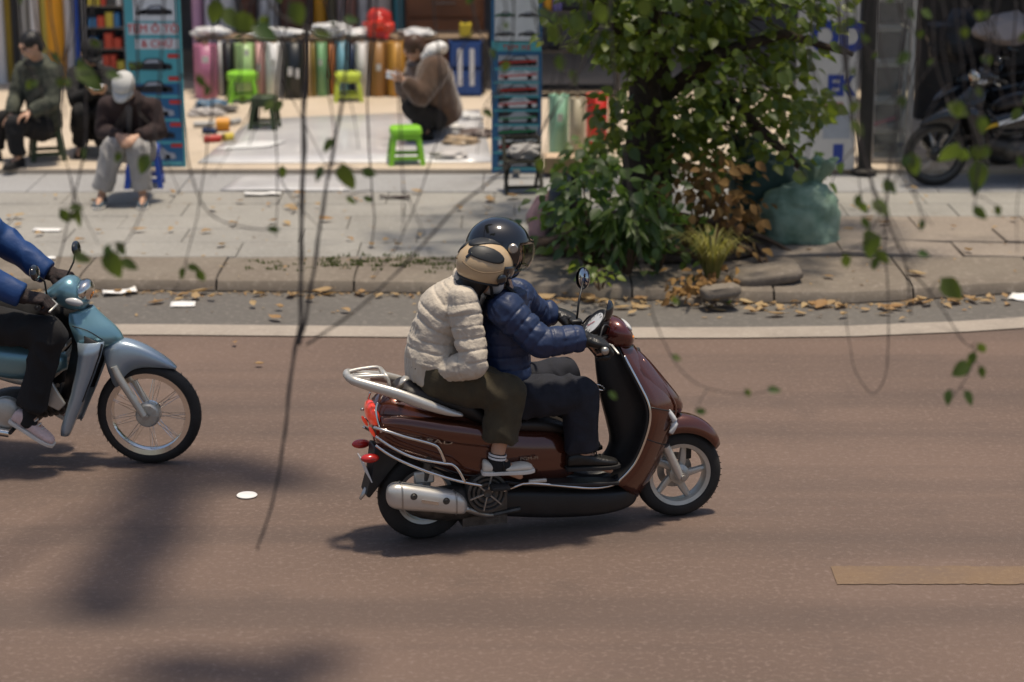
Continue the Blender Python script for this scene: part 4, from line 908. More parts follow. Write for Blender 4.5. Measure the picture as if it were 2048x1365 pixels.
p = WZ(1600, 484, KZ); sack(p, (.27, .24, .26), m_sack, 'pale green woven sack with a frilled neck on the pavement', 4, (V(.06, .05, .34), V(.15, -.2, .9).normalized()), -.1)
p = WZ(1535, 478, KZ); sack(p + V(-.02, .2, 0), (.25, .2, .36), m_sackd, 'dark green sack leaning between the dry shrub and the pale sack', 9, (V(-.1, 0, .50), V(-.3, -.1, .9).normalized()), .2)

# overhanging tree on the near side: its thin twigs hang into view
NT = V(-3.9, 6.6, 0)
near = thing('overhanging_tree', 'near street tree whose bare thin twigs hang down before the road', 'tree', NT)
bark_tube([V(0, 0, -.05), V(.05, 0, 1.2), V(-.05, .05, 2.6), V(.3, 0, 3.9)], [.2, .15, .13, .1], 16, 3).build('trunk', m_bark, near, smooth=180)
bark_tube([V(.25, 0, 3.6), V(1.8, -.3, 3.85), V(4.2, -.5, 3.7), V(6.6, -.4, 3.6)], [.09, .07, .05, .025], 10, 5).build('branch', m_bark, near, smooth=180)
bark_tube([V(.2, 0, 3.4), V(1.5, .3, 4.0), V(3.2, .9, 4.3)], [.08, .05, .03], 10, 6).build('branch', m_bark, near, smooth=180)
tl = leaf_blade(.075, .021, .15).mesh('leaf'); tl.materials.append(m_leaft); tl.polygons.foreach_set('use_smooth', [True] * len(tl.polygons))
tl2 = leaf_blade(.095, .032, .3).mesh('leaf'); tl2.materials.append(m_leaft); tl2.polygons.foreach_set('use_smooth', [True] * len(tl2.polygons))
rng = random.Random(71)
def twig(pts, Y, r0, r1, leaves=(), dY=0.0):
    P = [WY(a, b, Y + dY * i / max(1, len(pts) - 1)) - NT for i, (a, b) in enumerate(pts)]
    # resample smoothly
    Q = []
    for i in range(len(P) - 1):
        a, b, c, d = P[max(i - 1, 0)], P[i], P[i + 1], P[min(i + 2, len(P) - 1)]
        for k in range(5):
            t = k / 5; q = .5 * ((2 * b) + (c - a) * t + (2 * a - 5 * b + 4 * c - d) * t * t + (3 * b - a - 3 * c + d) * t ** 3)
            Q.append(q + V(mnoise.noise(q * 9), mnoise.noise(q * 9 + V(5, 5, 5)), 0) * .006)
    Q.append(P[-1])
    r0 *= .66; r1 *= .66; n = len(Q); m = MB().tube(Q, [(r0 + (r1 - r0) * i / (n - 1)) * (1 + .18 * math.sin(i * 2.1)) for i in range(n)], 6)
    if pts[0][1] < 0:      # joined to the limb above
        L = Q[0]; m.tube([V(L.x + .03, -.4, 3.75), V(L.x + .02, (L.y - .4) / 2, (L.z + 3.75) / 2 + .1), L], [r0 * 1.4, r0 * 1.2, r0], 6)
    put = []
    for (px, py, ang, s, big) in leaves:
        s = s if py > 200 else s * .72
        p = WY(px, py, Y + rng.uniform(-.04, .04)) - NT
        a = R(ang); d = V(math.cos(a), rng.uniform(-.35, .35), -math.sin(a)).normalized(); nn = V(rng.uniform(-.5, .5), -.8, rng.uniform(.1, .7)).normalized()
        y = nn.cross(d).normalized(); z = d.cross(y); q = Matrix((d, y, z)).transposed(); b = p - d * .03 * s
        near_ = min(Q, key=lambda w: (w - b).length)
        if (near_ - b).length < .16: m.tube([near_, near_.lerp(b, .5) + V(0, 0, .006), b], [.0022, .0016, .0012], 5)
        put.append((b, q, s, big))
    o = m.build('twig', m_twig, near, smooth=180)
    for b, q, s, big in put:
        lf = bpy.data.objects.new('leaf', tl2 if big else tl); COL.objects.link(lf); lf.parent = o
        lf.matrix_local = Matrix.Translation(b) @ q.to_4x4() @ Matrix.Scale(s, 4)
    return o
L_ = lambda *a: a
twig([(622, -60), (612, 120), (607, 300), (604, 480), (600, 640), (590, 700), (572, 850), (560, 930), (540, 1020), (514, 1100)], 6.2, .0125, .005)
twig([(705, -60), (690, 160), (662, 330), (637, 480), (614, 620), (598, 690)], 6.2, .006, .009, [L_(690, 345, 80, 1.0, 1), L_(735, 345, 20, .7, 0), L_(640, 345, 120, .7, 0)])
twig([(1250, -60), (1180, 100), (1090, 250), (1000, 345), (900, 428), (800, 540), (700, 630), (612, 690)], 6.3, .005, .006)
twig([(350, -60), (362, 200), (378, 330), (402, 400), (440, 440), (500, 457), (545, 460)], 6.2, .005, .0025, [L_(545, 459, 10, .55, 0), L_(400, 160, 60, .9, 0), L_(415, 180, 100, .7, 0)])
twig([(165, -60), (172, 250), (142, 420), (108, 560)], 6.4, .006, .003, [L_(128, 430, 60, .8, 0), L_(150, 415, 0, .6, 0), L_(180, 160, 40, 1.0, 1), L_(160, 128, 80, .9, 0)])
twig([(330, -60), (312, 250), (292, 400), (242, 495), (160, 517)], 6.1, .005, .002, [L_(160, 515, 20, .8, 0), L_(222, 518, 75, 1.0, 1), L_(255, 527, 30, .8, 0), L_(240, 495, 60, .7, 0), L_(215, 500, 110, .6, 0)])
twig([(420, -60), (425, 180), (400, 400), (372, 520), (340, 600)], 6.5, .004, .002, [L_(385, 535, 20, .6, 0), L_(400, 550, 60, .7, 0), L_(365, 545, 110, .6, 0), L_(430, 15, 90, 1.2, 1), L_(455, 30, 40, 1.2, 1)])
twig([(1690, -60), (1700, 200), (1740, 350), (1790, 480), (1812, 530), (1822, 630)], 6.3, .008, .004, [L_(1692, 520, 80, .75, 0), L_(1742, 480, 80, 1.0, 1), L_(1762, 512, 45, .8, 0), L_(1845, 508, 10, .6, 0), L_(1750, 525, 100, .6, 0), L_(1715, 400, 90, .6, 0), L_(1730, 445, 50, .6, 0), L_(1735, 470, 100, .6, 0)])
twig([(1812, 530), (1870, 600), (1925, 680), (1950, 702), (1940, 745), (1905, 795)], 6.3, .004, .002, [L_(1962, 695, 50, .7, 0), L_(1945, 715, 110, .7, 0), L_(1930, 735, 150, .8, 1), L_(1963, 742, 70, .6, 0), L_(1897, 792, 100, .7, 0), L_(1936, 793, 60, .75, 0), L_(1895, 570, 45, .95, 1)])
twig([(1830, -60), (1790, 250), (1772, 420), (1776, 640), (1770, 745), (1745, 787), (1715, 752), (1700, 690), (1690, 600)], 6.5, .004, .002)
twig([(1215, -60), (1240, 250), (1290, 560), (1335, 700), (1400, 770), (1488, 788), (1545, 780)], 6.2, .004, .002, [L_(1545, 780, 0, .6, 0), L_(1495, 785, 60, .5, 0), L_(1400, 823, 10, .55, 0), L_(1225, 790, 40, .5, 0), L_(1350, 600, 70, .5, 0), L_(1350, 715, 20, .5, 0)])
twig([(860, -60), (882, 200), (855, 340), (800, 480), (745, 560)], 6.6, .004, .002, [L_(565, 342, 90, .6, 0)])
twig([(760, -60), (735, 200), (742, 340), (748, 430), (742, 495)], 6.7, .005, .003, [L_(700, 400, 30, .5, 0), L_(735, 398, 20, .5, 0)])
twig([(500, -60), (560, 30), (640, 60), (720, 45)], 6.0, .007, .003, [L_(480, 40, 40, 1.3, 1), L_(520, 60, 20, 1.1, 1), L_(590, 20, 60, 1.2, 1), L_(640, 65, 20, 1.0, 0), L_(700, 40, 10, .9, 0)])
twig([(1900, -60), (1930, 180), (1955, 320), (1945, 390)], 6.2, .004, .002, [L_(1955, 340, 80, 1.0, 1), L_(1905, 300, 120, .9, 1), L_(1950, 375, 90, .6, 0), L_(1995, 420, 60, .6, 0)])
twig([(1060, -60), (1075, 60), (1110, 130)], 6.1, .005, .003, [L_(1105, 60, 60, .9, 1), L_(1120, 120, 90, .8, 1), L_(1085, 25, 30, .9, 0), L_(1150, 40, 50, .9, 1), L_(1200, 20, 70, 1.0, 1), L_(1290, 10, 100, 1.0, 1)])
twig([(60, -60), (75, 60), (110, 120), (150, 150)], 6.1, .006, .003, [L_(165, 145, 30, 1.1, 1), L_(110, 115, 70, .8, 0), L_(225, 150, 10, .9, 0)])
# a tangle of finer bare strands
rng = random.Random(91)
for k, x0 in enumerate([20, 95, 262, 455, 535, 585, 652, 790, 935, 985, 1035, 1110, 1180, 1640, 1668, 1735, 1770, 1865, 1985, 2025, 1655, 1700, 1752, 1800, 1845, 1890, 1925, 1960, 2005, 2040, 130, 205, 300, 500, 560, 700]):
    n_ = rng.randint(4, 7); y = -60; x = x0; pts = [(x, y)]; L = rng.uniform(260, 560) if k % 3 else rng.uniform(120, 300)
    dx = rng.uniform(-.18, .18)
    for i in range(n_): y += L / n_; x += dx * L / n_ + rng.uniform(-16, 16); pts.append((x, y))
    lv = [L_(*(lambda q: (q[0] + rng.uniform(-12, 12), q[1]))(rng.choice(pts[1:])), rng.uniform(20, 150), rng.uniform(.45, .8), rng.random() < .3) for _ in range(rng.randint(1, 5) if x0 > 1600 or x0 < 300 else rng.randint(0, 3))]
    Yt = rng.uniform(5.9, 6.7); twig(pts, Yt, .0052, .0022, lv)
    a = rng.randrange(1, len(pts) - 1); s_ = rng.choice((-1, 1)); q0 = pts[a]
    twig([q0, (q0[0] + s_ * rng.uniform(20, 45), q0[1] + rng.uniform(40, 80)), (q0[0] + s_ * rng.uniform(40, 100), q0[1] + rng.uniform(110, 190))], Yt, .0035, .0015)
# leafy limbs added above the frame purely to cast shade at the lower left
rng = random.Random(81); bl = leaf_blade(.11, .036); m = MB(); pl = []; bm_ = MB()
def bough(pts, w, z, dens):  # lays one added limb above the frame, for its shade only
    G = [WZ(a, b, 0) for a, b in pts]; Q = []
    for a, b in zip(G, G[1:]):
        n_ = max(2, int((b - a).length / .07))
        for k in range(n_): Q.append(a.lerp(b, k / n_))
    for g_ in Q:
        c = g_ + SUN * (z / SUN.z) - NT
        for j in range(dens):
            p = c + V(rng.uniform(-1, 1) * w, rng.uniform(-1, 1) * w, rng.gauss(0, .10)); pl.append((p, V(rng.uniform(-1, 1), rng.uniform(-1, 1), .6).normalized()))
    a, b = Q[0] + SUN * (z / SUN.z) - NT, Q[-1] + SUN * (z / SUN.z) - NT
    bm_.tube([V(.2, 0, 3.6), V(a.x * .5, a.y * .3, z - .1), a, a.lerp(b, .5) + V(0, 0, .05), b], [.05, .04, .03, .02, .01], 8)
bough([(350, 930), (300, 1040), (240, 1150), (205, 1230)], .17, 4.2, 26)
bough([(330, 940), (430, 930), (520, 960), (600, 940)], .15, 4.35, 22)
bough([(300, 1350), (420, 1330), (540, 1370), (650, 1300)], .16, 4.3, 18)
scatter(m, bl, pl, rng, .9, 1.5, droop=.1); m.build('foliage', m_leaft, near, smooth=180)['kind'] = 'stuff'  # leaf clumps added out of view for their shadow on the road
bm_.build('shade_boughs', m_bark, near, smooth=180)['kind'] = 'stuff'
# ================================================================== the brown scooter
class Frame:
    """a vehicle's own axes: origin on the ground, x ahead, y to its left, z up"""
    def __init__(s, o, yaw): s.o = Vector(o); s.yaw = yaw; s.m = Matrix.Translation(s.o) @ Matrix.Rotation(yaw, 4, 'Z'); s.i = s.m.inverted()
    def at(s, px, py, yl=0.0):
        a = s.i @ ORG; b = s.i @ (ORG + ray(px, py)); d = b - a; t = (yl - a.y) / d.y; q = a + d * t; return V(q.x, yl, q.z)
    def w(s, p): return s.m @ Vector(p)
RW = WZ(846, 988, .222); FW = WZ(1355, 945, .222)
SF = Frame((RW.x, RW.y, 0), math.atan2(FW.y - RW.y, FW.x - RW.x))
WB = math.hypot(FW.x - RW.x, FW.y - RW.y)
S = SF.at
print('scooter yaw %.1f wheelbase %.3f' % (math.degrees(SF.yaw), WB), RW, FW)
sc = thing('motor_scooter', 'bronze brown motor scooter carrying two riders along the road', 'motor scooter', SF.o, SF.yaw)
def wheel(parent, c, rt, tw, rr, mat_rim, spokes=5, wire=False, hub=.05, disc=None, name='wheel'):
    w = MB(); w.lathe([(rr, -tw * .42), (rr + .012, -tw * .5), (rt * .9, -tw * .5), (rt * .97, -tw * .34), (rt, -tw * .1), (rt, tw * .1), (rt * .97, tw * .34), (rt * .9, tw * .5), (rr + .012, tw * .5), (rr, tw * .42)], (0, 0, 0), (0, 1, 0), 56, closed=True)
    o = w.build(name, None, parent, smooth=50, loc=c); o.data.materials.clear(); o.data.materials.append(m_rubber)
    # tread grooves
    g = MB()
    for k in range(44):
        a = 2 * math.pi * k / 44
        for s in (-1, 1): g.add([V((rt + .0015) * math.cos(a + da), s * tw * yy, (rt + .0015) * math.sin(a + da)) for da, yy in ((0, .02), (.02, .02), (.05, .3), (.03, .3))], [(0, 1, 2, 3)])
    tg = g.build('tread', m_blackp, o, smooth=0); tg['kind'] = 'stuff'
    r = MB(); r.lathe([(rr * .90, -tw * .40), (rr + .004, -tw * .46), (rr + .008, -tw * .40), (rr - .004, -tw * .30), (rr - .018, -tw * .12), (rr - .018, tw * .12), (rr - .004, tw * .30), (rr + .008, tw * .40), (rr + .004, tw * .46), (rr * .90, tw * .40), (rr * .87, tw * .2), (rr * .87, -tw * .2)], (0, 0, 0), (0, 1, 0), 48, closed=True); r.build('rim', mat_rim, o)
    h = MB(); h.lathe([(0, -.05), (hub * .5, -.05), (hub * .6, -.04), (hub, -.03), (hub, .03), (hub * .6, .04), (hub * .5, .05), (0, .05)], (0, 0, 0), (0, 1, 0), 24); h.build('hub', mat_rim, o)
    if not wire:
        for k in range(spokes):
            a = 2 * math.pi * k / spokes + 1.15; m = MB(); P = []
            for i in range(7):
                u = i / 6; rr_ = hub * .8 + (rr * .93 - hub * .8) * u; an = a + .22 * math.sin(u * math.pi * .5); P.append(V(rr_ * math.cos(an), 0, rr_ * math.sin(an)))
            rg = []
            for i, p in enumerate(P):
                t = (P[min(i + 1, 6)] - P[max(i - 1, 0)]).normalized(); nn = V(-t.z, 0, t.x); ww = .022 - .006 * i / 6; dd = .016
                rg.append([p + nn * (ww * math.cos(b)) + V(0, dd * math.sin(b), 0) for b in [2 * math.pi * j / 8 for j in range(8)]])
            m.loft(rg); m.build('spoke', mat_rim, o)
    else:
        for k in range(spokes):
            a = 2 * math.pi * k / spokes; s = -1 if k % 2 else 1; an = a + (.55 if (k // 2) % 2 else -.55)
            MB().tube([V(hub * math.cos(a), s * .028, hub * math.sin(a)), V(rr * .92 * math.cos(an * .0 + a + (.16 if (k // 2) % 2 else -.16)), s * .006, rr * .92 * math.sin(a + (.16 if (k // 2) % 2 else -.16)))], .0017, 5).build('spoke', m_chrome, o)
    if disc:
        MB().lathe([(disc * .6, -.002), (disc, -.002), (disc, .002), (disc * .6, .002)], (0, disc_side * .05, 0), (0, 1, 0), 40, closed=True).build('brake_disc', m_steel, o)
    return o
disc_side = 1
rw = wheel(sc, (0, 0, .222), .222, .10, .135, m_alloy, 3, name='rear_wheel')
fw = wheel(sc, (WB, 0, .222), .222, .09, .155, m_alloy, 5, disc=.09, name='front_wheel')
def sup(c, w, h, n=2.6, k=28, sy=1.0):
    r = []
    for i in range(k):
        a = 2 * math.pi * i / k; ca, sa = math.cos(a), math.sin(a)
        r.append(c + V(0, w * math.copysign(abs(ca) ** (2 / n), ca), h * math.copysign(abs(sa) ** (2 / n), sa)))
    return r
def body(stations, yl=0.0, n=2.8, k=28, fr=None):
    F = (fr or SF).at; m = MB(); rg = []
    for px, t, b, w in stations:
        T, B = F(px, t, yl), F(px, b, yl); c = (T + B) / 2; rg.append(sup(V(c.x, yl, c.z), w, (T.z - B.z) / 2, n, k))
    return m.loft(rg)
def smooth_stations(st, sub=4):
    out = []
    for i in range(len(st) - 1):
        P = [st[max(i - 1, 0)], st[i], st[i + 1], st[min(i + 2, len(st) - 1)]]
        for k in range(sub):
            t = k / sub; out.append(tuple(.5 * (2 * b + (c - a) * t + (2 * a - 5 * b + 4 * c - d) * t * t + (3 * b - a - 3 * c + d) * t ** 3) for a, b, c, d in zip(*P)))
    out.append(st[-1]); return out
def crv(pts, sub=5):
    out = []
    for i in range(len(pts) - 1):
        a, b, c, d = pts[max(i - 1, 0)], pts[i], pts[i + 1], pts[min(i + 2, len(pts) - 1)]
        for k in range(sub):
            t = k / sub; out.append(.5 * (2 * b + (c - a) * t + (2 * a - 5 * b + 4 * c - d) * t * t + (3 * b - a - 3 * c + d) * t ** 3))
    out.append(pts[-1]); return out
# rear body
body(smooth_stations([(741, 822, 858, .045), (748, 800, 884, .095), (775, 782, 900, .135), (820, 784, 915, .155), (870, 796, 932, .168), (920, 810, 950, .175), (975, 832, 962, .172), (1040, 842, 966, .155), (1100, 848, 968, .135), (1135, 870, 966, .11)]), n=2.9).build('rear_body', m_brown, sc, smooth=180)
# upper side panel with a crease, proud of the body
for sd in (-1, 1):
    a = []
    for px, t, b in smooth_stations([(765, 838, 868), (800, 832, 876), (850, 836, 884), (900, 842, 890), (950, 848, 896), (985, 858, 898), (995, 872, 890)]):
        T, B = S(px, t, -.17), S(px, b, -.17); f = (px - 765) / 230; w = .138 + .050 * math.sin(min(1, f * 1.3) * math.pi * .5) + .002
        a.append([V(T.x, sd * (w - .035), T.z), V(T.x, sd * (w + .004), T.z * .8 + B.z * .2), V(T.x, sd * (w + .010), (T.z + B.z) / 2), V(T.x, sd * (w + .002), T.z * .2 + B.z * .8), V(T.x, sd * (w - .03), B.z)])
    MB().loft(a, cap=False, loop=False).build('side_panel', m_brown, sc, smooth=180, solid=.006)
body(smooth_stations([(788, 772, 795, .09), (812, 758, 806, .125), (870, 764, 814, .145), (925, 778, 832, .15), (955, 800, 845, .152), (1000, 818, 852, .148), (1070, 822, 856, .125), (1125, 840, 864, .085), (1140, 852, 866, .05)]), n=2.4).build('seat', m_seat, sc, smooth=180)
# carrier / grab rail
def ribbon(pts, w, h, seg=12):
    m = MB(); P = pts; rg = []
    for i, p in enumerate(P):
        t = (P[min(i + 1, len(P) - 1)] - P[max(i - 1, 0)]).normalized(); sdv = t.cross(V(0, 0, 1)).normalized(); up = sdv.cross(t)
        ww = w[i] if isinstance(w, list) else w; hh = h[i] if isinstance(h, list) else h
        rg.append([p + sdv * ww * math.cos(b) + up * hh * math.sin(b) for b in [2 * math.pi * k / seg for k in range(seg)]])
    return m.loft(rg)
rail = MB(); gr = thing_part = None
nearp = [S(924, 830, -.175), S(895, 824, -.178), S(850, 809, -.178), (S(795, 789, -.150)), S(748, 775, -.105), S(712, 764, -.075), S(699, 757, -.04)]
mir = lambda L: [V(p.x, -p.y, p.z) for p in reversed(L)]
full = crv(nearp + [S(696, 754, 0)] + mir(nearp), 4); n = len(full)
hs = []; ws = []
for i in range(n):
    u = min(i, n - 1 - i) / (n / 2); hs.append(.008 + .026 * math.sin(min(1, u * 2.2) * math.pi / 2) * (1 - .62 * u)); ws.append(.008 + .012 * (1 - .2 * u))
rl = ribbon(full, ws, hs).build('carrier', m_silver, sc, smooth=180)
top = [S(779, 775, -.08), S(772, 754, -.08), S(740, 753, -.07), S(706, 755, -.05), S(699, 756, -.02)]
MB().tube(crv(top + mir(top), 4), .009, 8).build('carrier_rod', m_silver, rl, smooth=180)
for yy in (-.025, .025): MB().tube([S(698, 757, -.025) + V(0, yy + .025, 0), S(740, 754, -.025) + V(0, yy + .025, 0), S(774, 757, -.025) + V(0, yy + .025, 0)], .007, 8).build('carrier_rod', m_silver, rl, smooth=180)
MB().tube([S(774, 757, -.085), S(774, 757, -.085) + V(0, .085, .004), S(774, 757, -.085) + V(0, .17, 0)], .013, 8).build('crossbar', m_silver, rl, smooth=180)
for sd in (-1, 1): MB().tube([V(S(700, 758, 0).x + .02, sd * .04, S(700, 766, 0).z), V(S(745, 772, 0).x, sd * .07, S(745, 768, 0).z)], .008, 8).build('carrier_rod', m_silver, rl)
ribbon([S(800, 775, -.1), S(805, 762, -.12), S(812, 756, -.1)], .02, .012).build('bracket', m_silver, rl, smooth=180)
# tail lamp, reflectors, rear mudguard
tlm = MB(); tlm.ellip(S(745, 826, 0), (.034, .112, .060), Matrix.Rotation(-.2, 3, 'Y'), seg=20, rings=14); tl_ = tlm.build('tail_light', m_redlens, sc, smooth=180)
for sd in (-1, 1):
    a = S(744, 864, -.09); MB().ellip(V(a.x, sd * .09, a.z), (.009, .016, .030), Matrix.Rotation(-.5, 3, 'Y'), 14, 10).build('lamp_lobe', m_redlens, tl_, smooth=180)
    MB().ellip(V(S(735, 898, 0).x - .01, sd * .115, S(735, 902, 0).z), (.045, .03, .022), seg=14, rings=10).build('rear_indicator', m_redplain, sc, smooth=180)
    MB().tube(crv([V(S(748, 795, 0).x, sd * .09, S(748, 795, 0).z), V(S(744, 815, 0).x, sd * .10, S(744, 815, 0).z), V(S(752, 850, 0).x, sd * .13, S(752, 850, 0).z)]), .006, 8).build('chrome_edge', m_chrome, sc, smooth=180)
MB().prism([(S(a, b, 0).x, S(a, b, 0).z) for a, b in [(744, 888), (770, 892), (800, 905), (775, 935), (750, 968), (734, 988), (727, 984), (738, 940)]], lambda a, b, t: V(a, t, b), -.07, .07).build('rear_mudguard', m_blackp, sc, bevel=.006)
MB().tube([S(734, 978, -.02), S(720, 999, -.02)], [.016, .007], 8).build('mudguard_tip', m_silver, sc, smooth=180)
MB().box(V(S(742, 930, 0).x - .03, 0, S(742, 935, 0).z), (.006, .16, .11), Matrix.Rotation(-.35, 3, 'Y')).build('number_plate', m_white, sc, smooth=0, bevel=.003)
# chrome guard rails
for pts in ([(752, 862), (775, 865), (810, 874), (862, 888), (878, 898), (890, 925)], [(756, 880), (790, 900), (830, 916), (885, 927), (905, 930), (918, 943), (930, 965)], [(756, 898), (790, 918), (850, 942), (915, 962), (965, 972)]):
    for sd in (-1, 1):
        P = []
        for i, (a, b) in enumerate(pts):
            q = S(a, b, -.205); P.append(V(q.x, sd * (.205 if i > 1 else (.15, .185)[i]), q.z))
        MB().tube(crv(P), .0075, 8).build('guard_rail', m_chrome, sc, smooth=180)
# engine, fan cover, muffler
e = MB(); q = S(905, 1005, -.08); e.ellip(q, (.24, .09, .085), seg=20, rings=12); e.box(S(960, 1010, -.02), (.22, .2, .14)); e.build('engine', m_engine, sc, smooth=50)
q = S(974, 985, -.165)
fc = MB().lathe([(0, .012), (.02, .016), (.03, .006), (.04, .014), (.052, .014), (.056, .004), (.064, .014), (.074, .014), (.078, .004), (.086, .016), (.098, .014), (.102, .0), (.102, -.05), (0, -.05)], q, (0, -1, 0), 40).build('fan_cover', m_engine, sc, smooth=35)
for k in range(6):
    a = k * math.pi / 3 + .3; MB().tube([q + V(.02 * math.cos(a), -.014, .02 * math.sin(a)), q + V(.09 * math.cos(a), -.014, .09 * math.sin(a))], .005, 6).build('fan_rib', m_steel, fc)
q0 = -.19
mf = MB(); rg = []
for px, t, b, w in smooth_stations([(773, 984, 1000, .012), (779, 972, 1012, .038), (800, 966, 1018, .052), (860, 974, 1022, .055), (905, 982, 1026, .052), (925, 992, 1026, .04), (933, 1004, 1020, .015)]):
    T, B = S(px, t, q0), S(px, b, q0); c = (T + B) / 2; rg.append(sup(c, w, (T.z - B.z) / 2, 3, 24))
mo = mf.loft(rg).build('muffler', m_silver, sc, smooth=180)
for px_, ext in ((801, .0035), (909, .0035)):
    T, Bq = S(px_, 966 if px_ < 850 else 983, q0), S(px_, 1018 if px_ < 850 else 1026, q0); c_ = (T + Bq) / 2; MB().tube(sup(c_, .052, (T.z - Bq.z) / 2 + .001, 3, 32), .004, 6, closed=True).build('muffler_band', m_steel, mo, smooth=180)
for a, b in ((828, 994), (893, 1003)): MB().lathe([(0, .004), (.008, .004), (.012, 0), (.017, 0), (.017, -.01), (0, -.01)], S(a, b, q0 - .055), (0, -1, 0), 16).build('bolt', m_engine, mo)
MB().prism([(S(a, b, q0).x, S(a, b, q0).z) for a, b in [(838, 992), (872, 997), (872, 1003), (838, 998)]], lambda a, b, t: V(a, t, b), q0 - .05, q0 - .058).build('vent_slot', m_chrome, mo)
MB().tube(crv([S(930, 1018, q0), S(970, 1030, -.14), S(1010, 1030, -.08)]), .014, 10).build('exhaust_pipe', m_steel, sc, smooth=180)
MB().tube([S(905, 1030, -.1), S(985, 1030, -.12), S(1040, 1018, -.12)], .013, 8).build('stand', m_engine, sc)
MB().tube([S(860, 900, -.13), S(850, 960, -.12)], .022, 12).build('shock_absorber', m_engine, sc)
MB().box(S(848, 955, -.13), (.10, .02, .06)).build('fender_stay', m_alloy, sc, bevel=.01)
# under cowl, floor board, tunnel
body(smooth_stations([(935, 985, 1020, .07), (990, 965, 1023, .11), (1080, 962, 1025, .13), (1170, 962, 1020, .14), (1225, 962, 1010, .135), (1256, 952, 1000, .10), (1270, 944, 988, .05)]), n=4.5).build('under_cowl', m_blackp, sc, smooth=180)
body(smooth_stations([(1085, 905, 975, .11), (1130, 925, 975, .12), (1180, 932, 975, .12), (1215, 915, 970, .10)]), n=3).build('tunnel', m_blackp, sc, smooth=180)
m = MB(); a = []
for px, w in ((1000, .16), (1040, .2), (1100, .215), (1180, .21), (1240, .19)):
    q = S(px, 968, -.2); a.append([V(q.x, -w, q.z - .012), V(q.x, -w, q.z + .006), V(q.x, w, q.z + .006), V(q.x, w, q.z - .012)])
m.loft(a); m.build('floorboard', m_blackp, sc, smooth=0, bevel=.005)
# leg shield: apron outside, black inner shell, bright trim
LV = [(1238, 690, 1266, 690, 1190, 690, .075), (1256, 725, 1296, 733, 1194, 738, .125), (1280, 770, 1330, 772, 1200, 780, .17), (1297, 806, 1350, 806, 1208, 815, .195), (1301, 838, 1342, 842, 1217, 850, .205), (1291, 880, 1328, 885, 1222, 885, .20), (1268, 930, 1306, 938, 1205, 922, .18), (1232, 968, 1272, 990, 1165, 950, .165)]
LV = smooth_stations(LV, 3); rgA = []; rgI = []; trimN = []; nT = 17
for tx, ty, fx, fy, bx, by, w in LV:
    T = S(tx, ty, -w); F_ = S(fx, fy, 0); B = S(bx, by, 0); row = []; rowi = []
    for k in range(nT):
        t = -1 + 2 * k / (nT - 1); s = 1 - abs(t) ** 2.3
        row.append(V(T.x + (F_.x - T.x) * s, w * t, T.z + (F_.z - T.z) * s))
        tn = 1 / (1 + (abs(t) / .42) ** 4); rowi.append(V(T.x - .006 + (B.x - T.x + .006) * tn, w * t * .985, T.z + (B.z - T.z) * tn))
    rgA.append(row); rgI.append(rowi); trimN.append(V(T.x - .002, -w * 1.005, T.z))
MB().loft(rgA, cap=False, loop=False).build('front_apron', m_brown, sc, smooth=180, solid=.008)
MB().loft(rgI, cap=False, loop=False).build('inner_leg_shield', m_blackp, sc, smooth=180, solid=.008)
tr = trimN[2:] + [S(1205, 975, -.185), S(1165, 976, -.205), S(1062, 967, -.21), S(1030, 974, -.2), S(1005, 984, -.17)]
MB().tube(crv(tr, 3), .0065, 8).build('edge_trim', m_chrome, sc, smooth=180); MB().tube([V(p.x, -p.y, p.z) for p in crv(tr, 3)], .0065, 8).build('edge_trim', m_chrome, sc, smooth=180)
# upper front cover standing proud with a beak, indicator lenses under it
rg = []
for tx, ty, fx, fy, w in smooth_stations([(1245, 696, 1262, 694, .05), (1262, 720, 1292, 722, .09), (1285, 752, 1326, 762, .125), (1305, 785, 1350, 792, .135), (1322, 808, 1358, 812, .11), (1338, 822, 1352, 826, .05)], 3):
    T, F_ = S(tx, ty, -w), S(fx, fy, 0); rg.append([V(T.x + (F_.x + .012 - T.x) * (1 - abs(t) ** 2.2), w * t, T.z + (F_.z - T.z) * (1 - abs(t) ** 2.2)) for t in [-1 + 2 * k / 14 for k in range(15)]])
MB().loft(rg, cap=False, loop=False).build('front_cover', m_brown, sc, smooth=180, solid=.012)
for sd in (-1, 1):
    P = [S(1322, 812, -.12), S(1344, 842, -.13), S(1337, 868, -.14)]; P = [V(p.x + .012, sd * -p.y, p.z) for p in P]
    ribbon(crv(P), [.004 + .017 * math.sin(math.pi * (k + .5) / 11.) for k in range(11)], .014).build('front_indicator', m_clear, sc, smooth=180)
# front mudguard
ctr = V(WB, 0, .222); rg = []
for k in range(19):
    u = k / 18; an = R(150 - 116 * u); bul = .256 + .050 * math.sin(math.pi * min(1, .12 + u * .88)) ** .8; hw = .030 + .045 * math.sin(math.pi * (.12 + .80 * (1 - u))) ; row = []
    for j in range(11):
        t = -1 + 2 * j / 10; r_ = bul - (bul - .218 - .02 * (1 - u)) * abs(t) ** 3.0; row.append(ctr + V(r_ * math.cos(an), hw * 1.05 * (1 - .0 * abs(t)) * math.copysign(abs(t) ** .8, t), r_ * math.sin(an)))
    rg.append(row)
fd = MB().loft(rg, cap=False, loop=False).build('front_mudguard', m_brown, sc, smooth=180, solid=.006)
for sd in (-1, 1):
    a = S(1332, 893, -.075); b = S(1362, 958, -.075)
    MB().tube([V(a.x, sd * .072, a.z), V(a.x * .3 + b.x * .7, sd * .072, a.z * .3 + b.z * .7), V(b.x, sd * .072, b.z)], [.021, .023, .018], 14).build('fork_leg', m_silver, sc)
    MB().lathe([(0, .012), (.012, .012), (.014, .004), (.02, .004), (.02, -.02), (0, -.02)], (WB, sd * .085, .222), (0, sd, 0), 14).build('axle_nut', m_steel, sc)
